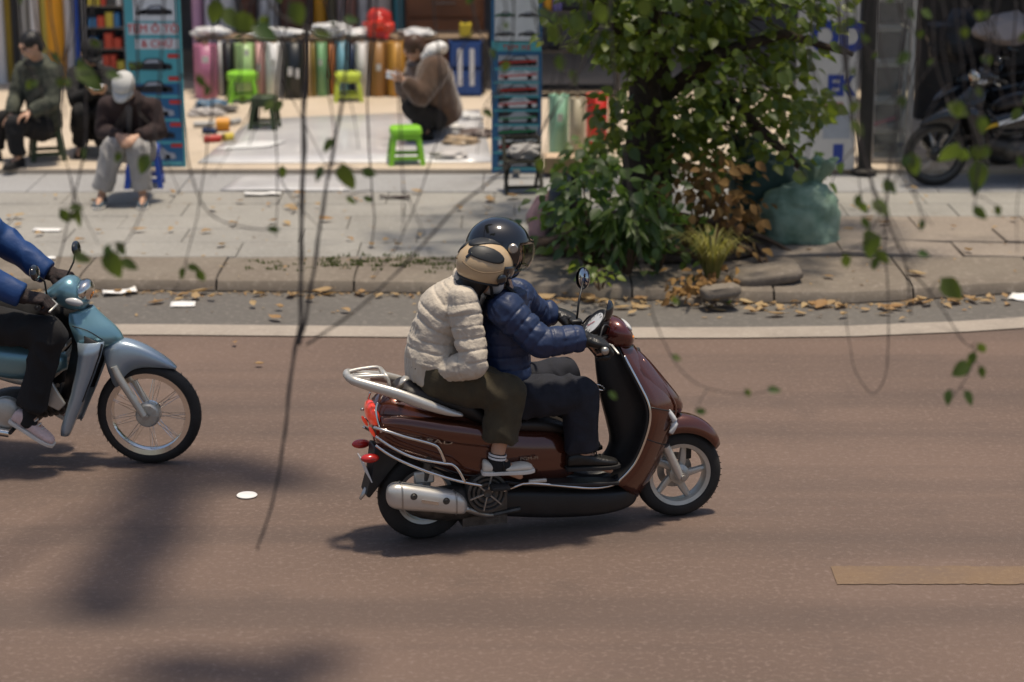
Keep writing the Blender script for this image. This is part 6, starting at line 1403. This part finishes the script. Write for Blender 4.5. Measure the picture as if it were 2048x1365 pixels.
def person(label, J, opt, group=None):
    s = opt.get('s', 1.0); root = J['pelvis'].copy(); root.z = opt.get('base', root.z)
    r = thing('person', label, 'person', root, 0, group); vx = opt.get('voxel', .0065)
    # the body: one continuous surface
    b = MB(); W = [.150 * s, .130 * s, .155 * s, .150 * s]; D = [.108 * s, .095 * s, .108 * s, .080 * s]
    torso(b, J, W, D)
    for sd in 'lr':
        limb(b, [J['chest'].lerp(J['neck'], .55), J['sh_' + sd], J['sh_' + sd].lerp(J['el_' + sd], .5), J['el_' + sd], J['el_' + sd].lerp(J['wr_' + sd], .35), J['wr_' + sd]], [.07 * s, .062 * s, .048 * s, .041 * s, .042 * s, .027 * s], n=3)
        limb(b, [J['pelvis'].lerp(J['hip_' + sd], .5), J['hip_' + sd], J['hip_' + sd].lerp(J['kn_' + sd], .5), J['kn_' + sd], J['kn_' + sd].lerp(J['an_' + sd], .35), J['an_' + sd]], [.095 * s, .090 * s, .072 * s, .052 * s, .053 * s, .034 * s], n=3)
        ft = J['to_' + sd]; limb(b, [J['an_' + sd], J['an_' + sd].lerp(ft, .55) + V(0, 0, -.004), ft.lerp(J['an_' + sd], .12)], [.034 * s, .030 * s, .018 * s], n=3)
        H = J.get('hand_' + sd)
        if H: hand(b, J['wr_' + sd], H['d'], H['pn'], sd == 'r', H.get('curl', (.35, .45, .3)), s, H.get('thumb'))
        else: hand(b, J['wr_' + sd], J['wr_' + sd] - J['el_' + sd], J.get('pn_' + sd, V(0, 0, -1)), sd == 'r', (.4, .5, .4), s)
    q = head_shape(b, J['head'], J['face'], J.get('up', V(0, 0, 1)), s, J['neck'])
    me = skin_mesh(b, vx, 5); link(shift(me, root), 'body', m_skin, r, smooth=180)
    for sg in (-1, 1): MB().ellip(J['head'] + q @ (V(sg * .031, .083, .012) * s), .0105 * s, seg=10, rings=8).build('eye', m_eye, r, smooth=180, off=root)
    # trousers
    tr = opt['trousers']; t = MB(); inf = tr.get('inf', .018)
    sp0 = J['pelvis']; JJ = dict(J); JJ['chest'] = J['pelvis'].lerp(J['chest'], .62); JJ['neck'] = J['pelvis'].lerp(J['chest'], .78)
    torso(t, JJ, [W[0] + .005, W[1], W[1], W[1]], [D[0] + .005, D[1], D[1], D[1] * .9], inf * .8, top=False)
    RR = tr.get('r', (.105, .085, .070, .060, .058))
    for sd in 'lr':
        an = J['kn_' + sd].lerp(J['an_' + sd], tr.get('len', .95))
        limb(t, [J['pelvis'].lerp(J['hip_' + sd], .6), J['hip_' + sd], J['hip_' + sd].lerp(J['kn_' + sd], .55), J['kn_' + sd], J['kn_' + sd].lerp(an, .45), an], [.10 * s, RR[0] * s, RR[1] * s, RR[2] * s, RR[3] * s, RR[4] * s], n=4, end=False)
    me = skin_mesh(t, .009, 6, wrinkle(.0125, 8, 1, [(J['kn_l'], .13), (J['kn_r'], .13), (J['hip_l'], .14), (J['hip_r'], .14), (J['an_l'], .10), (J['an_r'], .10)])); link(shift(me, root), 'trousers', tr['mat'], r, smooth=180)
    # jacket
    jk = opt['jacket']; t = MB(); inf = jk.get('inf', .030)
    sp = torso(t, J, W, D, inf, bottom=jk.get('hem', .04))
    A = jk.get('sl', (.085, .072, .066, .064, .052))
    ch = [(lerp_path(sp, 4), jk.get('pitch', .08), .17)]
    for sd in 'lr':
        e = J['el_' + sd].lerp(J['wr_' + sd], .97); pts = [J['chest'].lerp(J['neck'], .45).lerp(J['sh_' + sd], .25), J['sh_' + sd], J['sh_' + sd].lerp(J['el_' + sd], .5), J['el_' + sd], J['el_' + sd].lerp(e, .5), e]
        limb(t, pts, [.085 * s, A[0] * s, A[1] * s, A[2] * s, A[3] * s, A[4] * s], n=4, end=jk.get('round', False)); ch.append((pts[1:], jk.get('apitch', .075), .085))
    if jk.get('collar', True):
        ax = unit(J['neck'] - J['chest']); t.tube([J['neck'] - ax * .03, J['neck'] + ax * .035], [.088 * s, .074 * s], 18)
    post = quilt(ch, jk['amp'], jk.get('wr', .004)) if jk.get('amp') else wrinkle(jk.get('wr', .008), 8, 2, [(J['el_l'], .11), (J['el_r'], .11)])
    me = skin_mesh(t, jk.get('voxel', .0085), 5, post); link(shift(me, root), 'jacket', jk['mat'], r, smooth=180)
    for sd in 'lr':
        if opt.get('gloves'):
            g = MB(); H = J['hand_' + sd]; dd = unit(J['wr_' + sd] - J['el_' + sd]); hand(g, J['wr_' + sd], H['d'], H['pn'], sd == 'r', H.get('curl', (.35, .45, .3)), s * 1.22, H.get('thumb'), 1.32)
            g.tube([J['wr_' + sd] - dd * .065, J['wr_' + sd] - dd * .02, J['wr_' + sd] + unit(H['d']) * .02], [.056, .044, .040], 14); link(shift(skin_mesh(g, .0042, 3, wrinkle(.0018, 30)), root), 'glove', opt['gloves'], r, smooth=180)
        if opt.get('shoes'):
            so_ = opt['shoes']; shoe(r, root, J['an_' + sd], J['to_' + sd], so_['mat'], so_['sole'], s, so_.get('ah', .085), strap=so_.get('strap'), up=so_.get('up', V(0, 0, 1)), low=so_.get('low', False))
        if opt.get('socks'):
            k = opt['socks']; a = J['an_' + sd]; up = unit(J['kn_' + sd] - a)
            sk = MB(); sk.tube([a - up * .055, a - up * .02, a + up * .02, a + up * k['h']], [.040, .040, .040, .042], 18); sk.tube([a - up * .03, a.lerp(J['to_' + sd], .45)], [.043, .036], 16)
            so2 = link(shift(skin_mesh(sk, .006, 4), root), 'sock', k['mat'], r, smooth=180)
            for z in k.get('bands', ()): MB().tube([a + up * (z - .0045), a + up * (z + .0045)], .0435, 20).build('sock_stripe', m_white, so2, off=root)
    return r, root, q
def dome(c, q, rad, keep, thick, n=(48, 28), shape=None):
    m = MB(); a = []; nu, nv = n; idx = {}; vs = []; fs = []
    for j in range(nv + 1):
        for i in range(nu):
            az = 2 * math.pi * i / nu; el = math.pi / 2 - math.pi * j / nv * .86
            d = V(math.cos(el) * math.sin(az), math.cos(el) * math.cos(az), math.sin(el)); p = V(d.x * rad[0], d.y * rad[1], d.z * rad[2]); 
            if shape: p = shape(p, d)
            idx[(i, j)] = len(vs); vs.append(c + q @ p)
    for j in range(nv):
        for i in range(nu):
            az = 2 * math.pi * (i + .5) / nu; az = az if az < math.pi else az - 2 * math.pi; el = math.pi / 2 - math.pi * (j + .5) / nv * .86
            if keep(az, el): fs.append((idx[(i, j)], idx[((i + 1) % nu, j)], idx[((i + 1) % nu, j + 1)], idx[(i, j + 1)]))
    used = sorted({k for f in fs for k in f}); mp = {k: i for i, k in enumerate(used)}
    m.add([vs[k] for k in used], [tuple(mp[k] for k in f) for f in fs]); return m
def panel(c, q, rad, az0, el0, wa, we, n=18, mats=None, sq=2.6, lift=1.012, rot=0.0):
    m = MB(); rg = []
    for j in range(7):
        k = j / 6; row = []
        for i in range(n):
            a = 2 * math.pi * i / n; ca, sa = math.cos(a), math.sin(a); x = wa * k * math.copysign(abs(ca) ** (2 / sq), ca); y = we * k * math.copysign(abs(sa) ** (2 / sq), sa); x, y = x * math.cos(rot) - y * math.sin(rot), x * math.sin(rot) + y * math.cos(rot)
            # local tangent patch round (az0, el0)
            base = V(math.cos(el0) * math.sin(az0), math.cos(el0) * math.cos(az0), math.sin(el0)); ta = V(math.cos(az0), -math.sin(az0), 0); te = base.cross(ta) * -1
            d = (base + ta * math.tan(x) + te * math.tan(y)).normalized(); row.append(c + q @ V(d.x * rad[0] * lift, d.y * rad[1] * lift, d.z * rad[2] * lift))
        rg.append(row)
    return m.loft(rg, cap=False)

# ------------------------------------------------------------------ pillion rider in the cream jacket
SW = lambda px, py, yl: SF.w(S(px, py, yl))
fwd = SF.m.to_3x3() @ V(1, 0, 0); lft = SF.m.to_3x3() @ V(0, 1, 0); UP = V(0, 0, 1)
def mirr(px, py, yl): p = S(px, py, yl); return SF.w(V(p.x, -p.y, p.z))
J = dict(pelvis=SW(866, 716, 0), chest=SW(893, 622, 0), neck=SW(938, 572, -.02), head=SW(970, 543, -.09), face=fwd * .85 + lft * .25 - UP * .20, up=UP * .95 + fwd * .22 - lft * .05,
    hip_r=SW(884, 752, -.09), kn_r=SW(1014, 790, -.19), an_r=SW(994, 918, -.19), to_r=SW(1046, 958, -.2), sh_r=SW(926, 606, -.175), el_r=SW(949, 728, -.245), wr_r=SW(898, 742, -.17),
    hip_l=mirr(884, 752, -.09), kn_l=mirr(1014, 790, -.19), an_l=mirr(994, 918, -.19), to_l=mirr(1046, 958, -.2), sh_l=SW(932, 578, .15), el_l=SW(985, 650, .27), wr_l=SW(1030, 675, .17),
    hand_r=dict(d=fwd * -.5 + lft * .8, pn=lft * .5 + fwd * .3), hand_l=dict(d=fwd * .8 - lft * .6, pn=-lft), belly=fwd * -.02)
r, root, q = person('pillion rider in a cream quilted jacket and tan helmet sitting behind the driver', J, dict(s=.95, voxel=.0065,
    jacket=dict(round=True, mat=m_cream, amp=.0085, inf=.027, pitch=.056, apitch=.058, sl=(.078, .072, .067, .066, .056), hem=.11, wr=.0062, voxel=.006),
    trousers=dict(mat=m_olive, inf=.008, r=(.112, .104, .094, .090, .092), len=.70),
    shoes=dict(mat=m_shoe, sole=m_sole, strap=m_leather, ah=.078, low=True), socks=dict(mat=m_blackc, h=.030, bands=(.006, .021))))
HC = J['head']; hr = (.121, .141, .120)
o = dome(HC + q @ V(0, -.012, .035), q, hr, lambda az, el: el > (-.62 if abs(az) > 1.15 else -.35 + .62 * math.cos(min(1.57, abs(az) * 1.2))), .01).build('helmet', m_helmt, r, smooth=180, off=root); k = o.modifiers.new('solid', 'SOLIDIFY'); k.thickness = .014; k.offset = -1; k = o.modifiers.new('sub', 'SUBSURF'); k.levels = 1; k.render_levels = 1
hc = HC + q @ V(0, -.012, .035)
m_matteblk = M('matt_black_panel', (.016, .017, .018), rough=.5, var=.1)
for sg in (-1, 1):
    panel(hc, q, hr, sg * 2.1, .62, .68, .30, rot=sg * .10).build('helmet_panel', m_matteblk, o, smooth=180, solid=.006, off=root)
    panel(hc, q, hr, sg * 2.75, .36, .05, .14, rot=sg * .5, sq=5).build('helmet_vent', m_blackg, o, smooth=180, solid=.006, off=root)
    panel(hc, q, hr, sg * .55, .42, .05, .14, sq=4).build('helmet_vent', m_blackg, o, smooth=180, solid=.006, off=root)
    MB().ellip(hc + q @ V(sg * .122, .035, -.035), (.012, .026, .026), q).build('visor_hinge', m_blackg, o, smooth=180, off=root)
panel(hc, q, hr, 0, math.pi / 2 - .01, .40, .86, sq=3).build('helmet_panel', m_matteblk, o, smooth=180, solid=.006, off=root)
dome(hc, q, (hr[0] * 1.03, hr[1] * 1.05, hr[2] * 1.03), lambda az, el: abs(az) < 1.25 and -.28 < el < .22, .01).build('visor', m_blackg, o, smooth=180, solid=.005, off=root)
def on_shell(c, q, rad, az, el, lift=1.0): return c + q @ V(math.cos(el) * math.sin(az) * rad[0] * lift, math.cos(el) * math.cos(az) * rad[1] * lift, math.sin(el) * rad[2] * lift)
def rim_el(az): return -.62 if abs(az) > 1.15 else -.35 + .62 * math.cos(min(1.57, abs(az) * 1.2))
MB().tube([on_shell(hc, q, hr, -math.pi + 2 * math.pi * k / 72, rim_el(-math.pi + 2 * math.pi * (k + .5) / 72) - .02, 1.005) for k in range(72)], .0065, 8, closed=True).build('helmet_rim', m_matteblk, o, smooth=180, off=root)
for sg in (-1, 1):
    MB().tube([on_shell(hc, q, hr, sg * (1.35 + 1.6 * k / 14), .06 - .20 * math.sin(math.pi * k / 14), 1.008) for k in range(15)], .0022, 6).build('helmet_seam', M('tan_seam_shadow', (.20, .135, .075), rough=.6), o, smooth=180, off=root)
    MB().tube(crv([on_shell(hc, q, hr, sg * 1.62, -.60), HC + q @ V(sg * .062, .035, -.105), HC + q @ V(0, .045, -.128)]), .008, 8, flat=.4).build('chin_strap', m_blackc, o, smooth=180, off=root)
# hair, face mask, straps
hm = MB(); hm.ellip(HC + q @ V(0, -.045, -.03), (.082, .070, .095), q, 18, 12); hm.ellip(HC + q @ V(0, -.055, -.12), (.070, .050, .08), q, 16, 10); hm.tube([HC + q @ V(0, -.06, -.10), J['neck'] + q @ V(0, -.07, -.02), J['neck'] - q @ V(0, .09, .09)], [.065, .06, .03], 14)
link(shift(skin_mesh(hm, .009, 4, wrinkle(.004, 25)), root), 'hair', m_hair, r, smooth=180)
mk = MB(); mk.ellip(HC + q @ V(0, .05, -.055), (.068, .058, .055), q, 20, 14); mk.build('face_mask', M('pale_face_mask', (.52, .46, .42), rough=.8), r, smooth=180, off=root)
sc_ = MB(); ax = unit(HC - J['neck']); sc_.tube([J['neck'] - ax * .02, J['neck'] + ax * .05], [.085, .075], 20); link(shift(skin_mesh(sc_, .008, 4, wrinkle(.006, 18)), root), 'scarf', m_blackc, r, smooth=180)

# ------------------------------------------------------------------ driver in the navy jacket
gr_ = lambda sg: SF.w(V(GRx, sg * GY, GRz))
def grip_hand(sg): return gr_(sg) - fwd * .080 + UP * .046 - lft * sg * .0
J = dict(pelvis=SW(1006, 772, 0), chest=SW(1010, 655, 0), neck=SW(1012, 590, 0), head=SW(1000, 508, .0), face=fwd * .97 - lft * .05 - UP * .12, up=UP + fwd * .1,
    hip_r=SW(1016, 796, -.095), kn_r=SW(1160, 786, -.15), an_r=SW(1163, 905, -.14), to_r=SW(1228, 945, -.15), sh_r=SW(1012, 622, -.19), el_r=SW(1080, 686, -.27), wr_r=grip_hand(-1),
    hip_l=mirr(1016, 796, -.095), kn_l=mirr(1160, 786, -.15), an_l=mirr(1163, 905, -.14), to_l=mirr(1228, 945, -.15), sh_l=SW(1030, 590, .18), el_l=SW(1080, 632, .27), wr_l=grip_hand(1),
    hand_r=dict(d=fwd * .94 - UP * .34 + lft * .05, pn=-UP - fwd * .3, curl=(.62, 1.3, .8), thumb=fwd * .55 + lft * .45 - UP * .7), hand_l=dict(d=fwd * .94 - UP * .34 - lft * .05, pn=-UP - fwd * .3, curl=(.62, 1.3, .8), thumb=fwd * .55 - lft * .45 - UP * .7))
r, root, q = person('driver in a navy quilted jacket and glossy black helmet steering the scooter', J, dict(s=1.0, voxel=.0065, gloves=m_leather,
    jacket=dict(mat=m_navy, amp=.0085, inf=.026, pitch=.058, apitch=.054, sl=(.086, .076, .068, .064, .056), hem=.10, wr=.0055, voxel=.006),
    trousers=dict(mat=m_denim, r=(.112, .098, .084, .080, .078), len=.96), shoes=dict(mat=m_leather, sole=m_rubber, ah=.085)))
HC = J['head']; hr = (.140, .160, .150); hc = HC + q @ V(0, -.012, .025)
o = dome(hc, q, hr, lambda az, el: el > -1.0 and not (abs(az) < 1.02 and el < .30 and el > -.62), .01, n=(56, 32)).build('helmet', m_blackg, r, smooth=180, off=root); k = o.modifiers.new('solid', 'SOLIDIFY'); k.thickness = .02; k.offset = -1; k = o.modifiers.new('sub', 'SUBSURF'); k.levels = 1; k.render_levels = 1
m_visor = M('smoky_clear_visor', (.75, .72, .68), rough=.06, var=.02, trans=1.0, rvar=.02, ior=1.08)
dome(hc, q, (hr[0] * 1.03, hr[1] * 1.09, hr[2] * 1.02), lambda az, el: abs(az) < 1.05 and -.55 < el < .36, .01, n=(56, 32)).build('visor', m_visor, o, smooth=180, solid=.003, off=root)
for sg in (-1, 1): MB().lathe([(0, .010), (.018, .010), (.024, .003), (.024, -.01), (0, -.01)], hc + q @ V(sg * hr[0] * .97, .04, .03), q @ V(sg, 0, 0), 18).build('visor_hinge', m_steel, o, off=root)
MB().tube([hc + q @ V(hr[0] * .9, .0, -.06), HC + q @ V(.05, .045, -.135), HC + q @ V(-.05, .045, -.135), hc + q @ V(-hr[0] * .9, 0, -.06)], .009, 8).build('chin_strap', m_blackc, o, smooth=180, off=root)
mk = MB(); mk.ellip(HC + q @ V(0, .048, -.06), (.070, .060, .058), q, 20, 14); mk.build('face_mask', m_blackc, r, smooth=180, off=root)
sb_ = MB(); a = SW(1030, 585, -.10); sb_.tube(crv([SW(1012, 572, -.06), SW(1040, 600, -.10), SW(1048, 640, -.11), SW(1046, 690, -.13)]), .018, 8, flat=.35); sb_.build('bag_strap', m_blackc, r, smooth=180, off=root)

# ------------------------------------------------------------------ rider of the blue motorbike
BW = lambda px, py, yl: BF.w(BF.at(px, py, yl)); bf = BF.m.to_3x3() @ V(1, 0, 0); blf = BF.m.to_3x3() @ V(0, 1, 0); L3 = lambda x, y, z: BF.w(V(x, y, z))
g = BF.at(82, 610, -.26); bg_ = lambda sg: L3(g.x, sg * .26, g.z) - bf * .088 + UP * .042
kn = BF.at(100, 668, -.2); an = BF.at(58, 832, -.22); to = BF.at(88, 880, -.22)
J = dict(pelvis=L3(-1.14, 0, .86), chest=L3(-1.08, 0, 1.24), neck=L3(-1.02, 0, 1.43), head=L3(-.97, 0, 1.60), face=bf, hip_r=L3(-1.10, -.1, .83), kn_r=L3(kn.x, -.2, kn.z), an_r=L3(an.x, -.22, an.z), to_r=L3(to.x, -.22, to.z),
    hip_l=L3(-1.10, .1, .83), kn_l=L3(kn.x - .02, .2, kn.z), an_l=L3(an.x, .22, an.z), to_l=L3(to.x, .22, to.z), sh_r=L3(-1.04, -.19, 1.36), el_r=L3(-.86, -.30, 1.13), wr_r=bg_(-1), sh_l=L3(-1.04, .19, 1.36), el_l=L3(-.84, .30, 1.16), wr_l=bg_(1),
    hand_r=dict(d=bf * .97 - UP * .12, pn=-UP, curl=(.75, 1.35, .8), thumb=bf * .55 + blf * .45 - UP * .7), hand_l=dict(d=bf * .97 - UP * .12, pn=-UP, curl=(.75, 1.35, .8), thumb=bf * .55 - blf * .45 - UP * .7))
m_knit = M('dark_patterned_knit', (.045, .030, .028), rough=.95, scale=60, col2=(.012, .010, .010), bump=.4, bscale=200)
r, root, q = person('rider in a cobalt blue jacket on the ice blue motorbike', J, dict(s=1.0, voxel=.0075, gloves=m_knit, jacket=dict(mat=m_cobalt, wr=.010, inf=.028, sl=(.092, .084, .080, .076, .066)), trousers=dict(mat=m_blackc, r=(.115, .100, .084, .076, .072), len=.90),
    shoes=dict(mat=m_pinkshoe, sole=m_sole, ah=.085, up=(BF.m.to_3x3() @ V(.50, -.1, .86)).normalized()), socks=dict(mat=m_blackc, h=.04)))
o = dome(J['head'] + q @ V(0, -.01, .03), q, (.14, .16, .15), lambda az, el: el > -.7 and not (abs(az) < 1.0 and el < .3), .01).build('helmet', m_blackg, r, smooth=180, off=root); k = o.modifiers.new('solid', 'SOLIDIFY'); k.thickness = .02; k.offset = -1

# ------------------------------------------------------------------ people at the shop
def cap(r, root, c, q, mat, name='cap', brim=1.0):
    rad = (.092, .108, .085); cc = c + q @ V(0, -.005, .055)
    o = dome(cc, q, rad, lambda az, el: el > -.12, .01, n=(32, 18)).build(name, mat, r, smooth=180, off=root, solid=.006)
    m = MB(); rg = []
    for i in range(13):
        a = -1.1 + 2.2 * i / 12; rg.append([cc + q @ V(rad[0] * math.sin(a) * k, rad[1] * math.cos(a) * k1 + f * .075 * brim * max(.0, math.cos(a * 1.25)), -.008 - .020 * f - .02 * abs(math.sin(a)) * f) for f, k, k1 in ((0, 1.0, 1.0), (.5, 1.02, 1.0), (1, 1.04, 1.0))])
    m.loft(rg, cap=False, loop=False).build('cap_peak', mat, o, smooth=180, off=root, solid=.006)
    MB().ellip(cc + q @ V(0, 0, .086), .008).build('cap_button', mat, o, smooth=180, off=root); return o
def hair_cap(r, root, c, q, s=1.0):
    hm = MB(); hm.ellip(c + q @ V(0, -.018, .042), (.086 * s, .100 * s, .088 * s), q, 18, 12); hm.ellip(c + q @ V(0, -.06, -.02), (.075 * s, .05 * s, .07 * s), q, 16, 10); link(shift(skin_mesh(hm, .01, 3, wrinkle(.005, 30)), root), 'hair', m_hair, r, smooth=180)
dn = V(0, -.75, -.65)
J = dict(pelvis=WY(268, 292, 17.98), chest=WY(262, 228, 17.78), neck=WY(256, 196, 17.66), head=WY(249, 176, 17.52), face=V(-.1, -.72, -.70), up=V(0, -.5, .85),
    hip_r=WY(250, 298, 17.90), kn_r=WY(226, 296, 17.50), an_r=WY(203, 388, 17.50), to_r=WY(194, 412, 17.32), hip_l=WY(286, 298, 17.9), kn_l=WY(276, 296, 17.50), an_l=WY(286, 390, 17.50), to_l=WY(284, 414, 17.32),
    sh_r=WY(216, 214, 17.74), el_r=WY(208, 264, 17.72), wr_r=WY(236, 272, 17.48), sh_l=WY(303, 214, 17.74), el_l=WY(318, 262, 17.70), wr_l=WY(276, 274, 17.48),
    hand_r=dict(d=V(.5, -.6, -.2), pn=V(.5, .2, -.6)), hand_l=dict(d=V(-.6, -.6, -.2), pn=V(-.5, .2, -.6)))
for k in ('an_r', 'an_l'): J[k].z = KZ + .09
for k in ('to_r', 'to_l'): J[k].z = KZ + .03
r, root, q = person('man in a pale cap and grey trousers sitting on the blue stool', J, dict(s=1.0, voxel=.008, base=KZ, jacket=dict(mat=m_maroonc, wr=.010, inf=.034, sl=(.088, .076, .070, .066, .055), voxel=.011), trousers=dict(mat=m_greyc, r=(.115, .105, .094, .088, .082), len=.88), shoes=dict(mat=m_shoed, sole=m_sole, ah=.09)))
cap(r, root, J['head'], q, M('pale_grey_cap', (.52, .51, .48), rough=.85, var=.12, scale=14), brim=1.0); hair_cap(r, root, J['head'] + q @ V(0, -.01, -.03), q, .98)
sf = MB(); rg = []
for py, w_, Yq in ((206, .030, 17.60), (225, .026, 17.585), (245, .024, 17.60), (268, .020, 17.66)): c = WY(258, py, Yq); rg.append([c + V(w_ * math.cos(b), .02 * math.sin(b), 0) for b in [2 * math.pi * k / 12 for k in range(12)]])
sf.loft(rg).build('shirt_front', M('grey_shirt', (.10, .09, .085), rough=.9), r, smooth=180, off=root)
def seated(label, J, jm, tm, inf=.035, **kw):
    for k in ('an_r', 'an_l'): J[k].z = kw.get('z', CZ) + .09
    for k in ('to_r', 'to_l'): J[k].z = kw.get('z', CZ) + .03
    return person(label, J, dict(s=1.0, voxel=.009, base=kw.get('z', CZ), jacket=dict(mat=jm, wr=.010, inf=inf, sl=kw.get('sl', (.092, .080, .074, .068, .056)), voxel=.011), trousers=dict(mat=tm, r=(.115, .098, .084, .076, .070), len=.92), shoes=dict(mat=kw.get('shoes', m_blackc), sole=m_rubber, ah=.09)))
J = dict(pelvis=WY(90, 248, 19.45), chest=WY(84, 165, 19.35), neck=WY(74, 122, 19.25), head=WY(62, 92, 19.15), face=V(-.75, -.55, -.35), hip_r=WY(82, 258, 19.25), kn_r=WY(30, 248, 19.0), an_r=WY(36, 330, 19.0), to_r=WY(20, 345, 18.9), hip_l=WY(75, 250, 19.5), kn_l=WY(5, 240, 19.35), an_l=WY(-10, 320, 19.35), to_l=WY(-26, 335, 19.25),
    sh_r=WY(106, 142, 19.2), el_r=WY(104, 205, 19.1), wr_r=WY(60, 225, 19.0), sh_l=WY(48, 142, 19.45), el_l=WY(30, 200, 19.35), wr_l=WY(22, 232, 19.2))
r, root, q = seated('person in a dark camouflage jacket sitting bent forward at the left edge', J, m_camo, m_blackc, .045); hair_cap(r, root, J['head'], q)
stool(95, 318, .33, .34, m_dwood if False else m_dg, 'dark green stool under the person in camouflage', rz=.3)
J = dict(pelvis=WY(182, 252, 20.0), chest=WY(182, 172, 19.9), neck=WY(182, 134, 19.82), head=WY(181, 108, 19.72), face=V(.35, -.75, -.5), hip_r=WY(166, 256, 19.85), kn_r=WY(162, 226, 19.45), an_r=WY(160, 300, 19.6), to_r=WY(156, 308, 19.4), hip_l=WY(204, 256, 19.85), kn_l=WY(208, 226, 19.45), an_l=WY(206, 300, 19.6), to_l=WY(208, 308, 19.4),
    sh_r=WY(150, 152, 19.88), el_r=WY(152, 202, 19.65), wr_r=WY(188, 184, 19.4), sh_l=WY(215, 152, 19.85), el_l=WY(220, 200, 19.65), wr_l=WY(205, 184, 19.4), hand_r=dict(d=V(.6, -.5, .1), pn=V(.3, .2, .8)), hand_l=dict(d=V(-.6, -.5, .1), pn=V(-.3, .2, .8)))
r, root, q = seated('person in black with a black cap crouching behind the man in the pale cap', J, m_blackc, m_blackc, .030); cap(r, root, J['head'], q, m_blackc); hair_cap(r, root, J['head'] + q @ V(0, -.01, -.03), q, .98)
ph = J['wr_r'].lerp(J['wr_l'], .5) + V(0, -.06, .05); t = thing('mobile_phone', 'dark mobile phone held by the person in the black cap', 'phone', ph); MB().box((0, 0, 0), (.15, .075, .009), Matrix.Rotation(.5, 3, 'X')).build('case', m_blackg, t, smooth=0, bevel=.003); MB().box((0, -.0025, .0052), (.135, .066, .001), Matrix.Rotation(.5, 3, 'X')).build('screen', m_dial, t, smooth=0)
J = dict(pelvis=WY(884, 222, 20.75), chest=WY(862, 158, 20.55), neck=WY(846, 120, 20.5), head=WY(828, 98, 20.42), face=V(-.80, -.25, -.55), hip_r=WY(868, 232, 20.95), kn_r=WY(820, 200, 20.75), an_r=WY(850, 250, 20.8), to_r=WY(815, 262, 20.75), hip_l=WY(872, 236, 20.55), kn_l=WY(822, 214, 20.3), an_l=WY(852, 262, 20.4), to_l=WY(818, 272, 20.35),
    sh_l=WY(868, 140, 20.35), el_l=WY(842, 190, 20.2), wr_l=WY(806, 160, 20.15), sh_r=WY(846, 134, 20.72), el_r=WY(815, 180, 20.7), wr_r=WY(800, 156, 20.5), hand_l=dict(d=V(-.8, 0, .2), pn=V(0, .7, .5)), hand_r=dict(d=V(-.8, -.2, .2), pn=V(0, -.7, .5)))
r, root, q = seated('person in a puffy brown jacket crouching with a white phone by the lime stool', J, m_brownc, m_blackc, .10, sl=(.15, .125, .11, .09, .062)); hm = MB(); hm.ellip(J['head'] + q @ V(0, -.02, .035), (.094, .106, .10), q, 18, 12); hm.ellip(J['head'] + q @ V(0, -.07, -.06), (.08, .055, .09), q, 16, 10); link(shift(skin_mesh(hm, .01, 3, wrinkle(.005, 30)), root), 'hair', M('brown_hair', (.06, .028, .014), rough=.5, var=.2, scale=50), r, smooth=180)
hd = MB(); ax = unit(J['neck'] - J['chest']); hd.tube(crv([J['neck'] + V(.03, -.10, .02), J['neck'] + V(.07, -.14, .10), J['neck'] + V(.16, -.06, .13), J['neck'] + V(.18, .05, .10), J['neck'] + V(.06, .12, .04)]), .055, 12); link(shift(skin_mesh(hd, .01, 5, wrinkle(.012, 14)), root), 'hood', m_white, r, smooth=180)
t = thing('mobile_phone', 'white phone held up by the person in the brown jacket', 'phone', J['wr_l'] + V(-.085, .0, .04)); MB().box((0, 0, 0), (.14, .012, .07), Matrix.Rotation(.15, 3, 'Y')).build('case', M('white_case', (.85, .85, .85), rough=.3, var=.02), t, smooth=0, bevel=.005); MB().box((0, .0066, 0), (.125, .001, .06), Matrix.Rotation(.15, 3, 'Y')).build('screen', m_blackg, t, smooth=0)
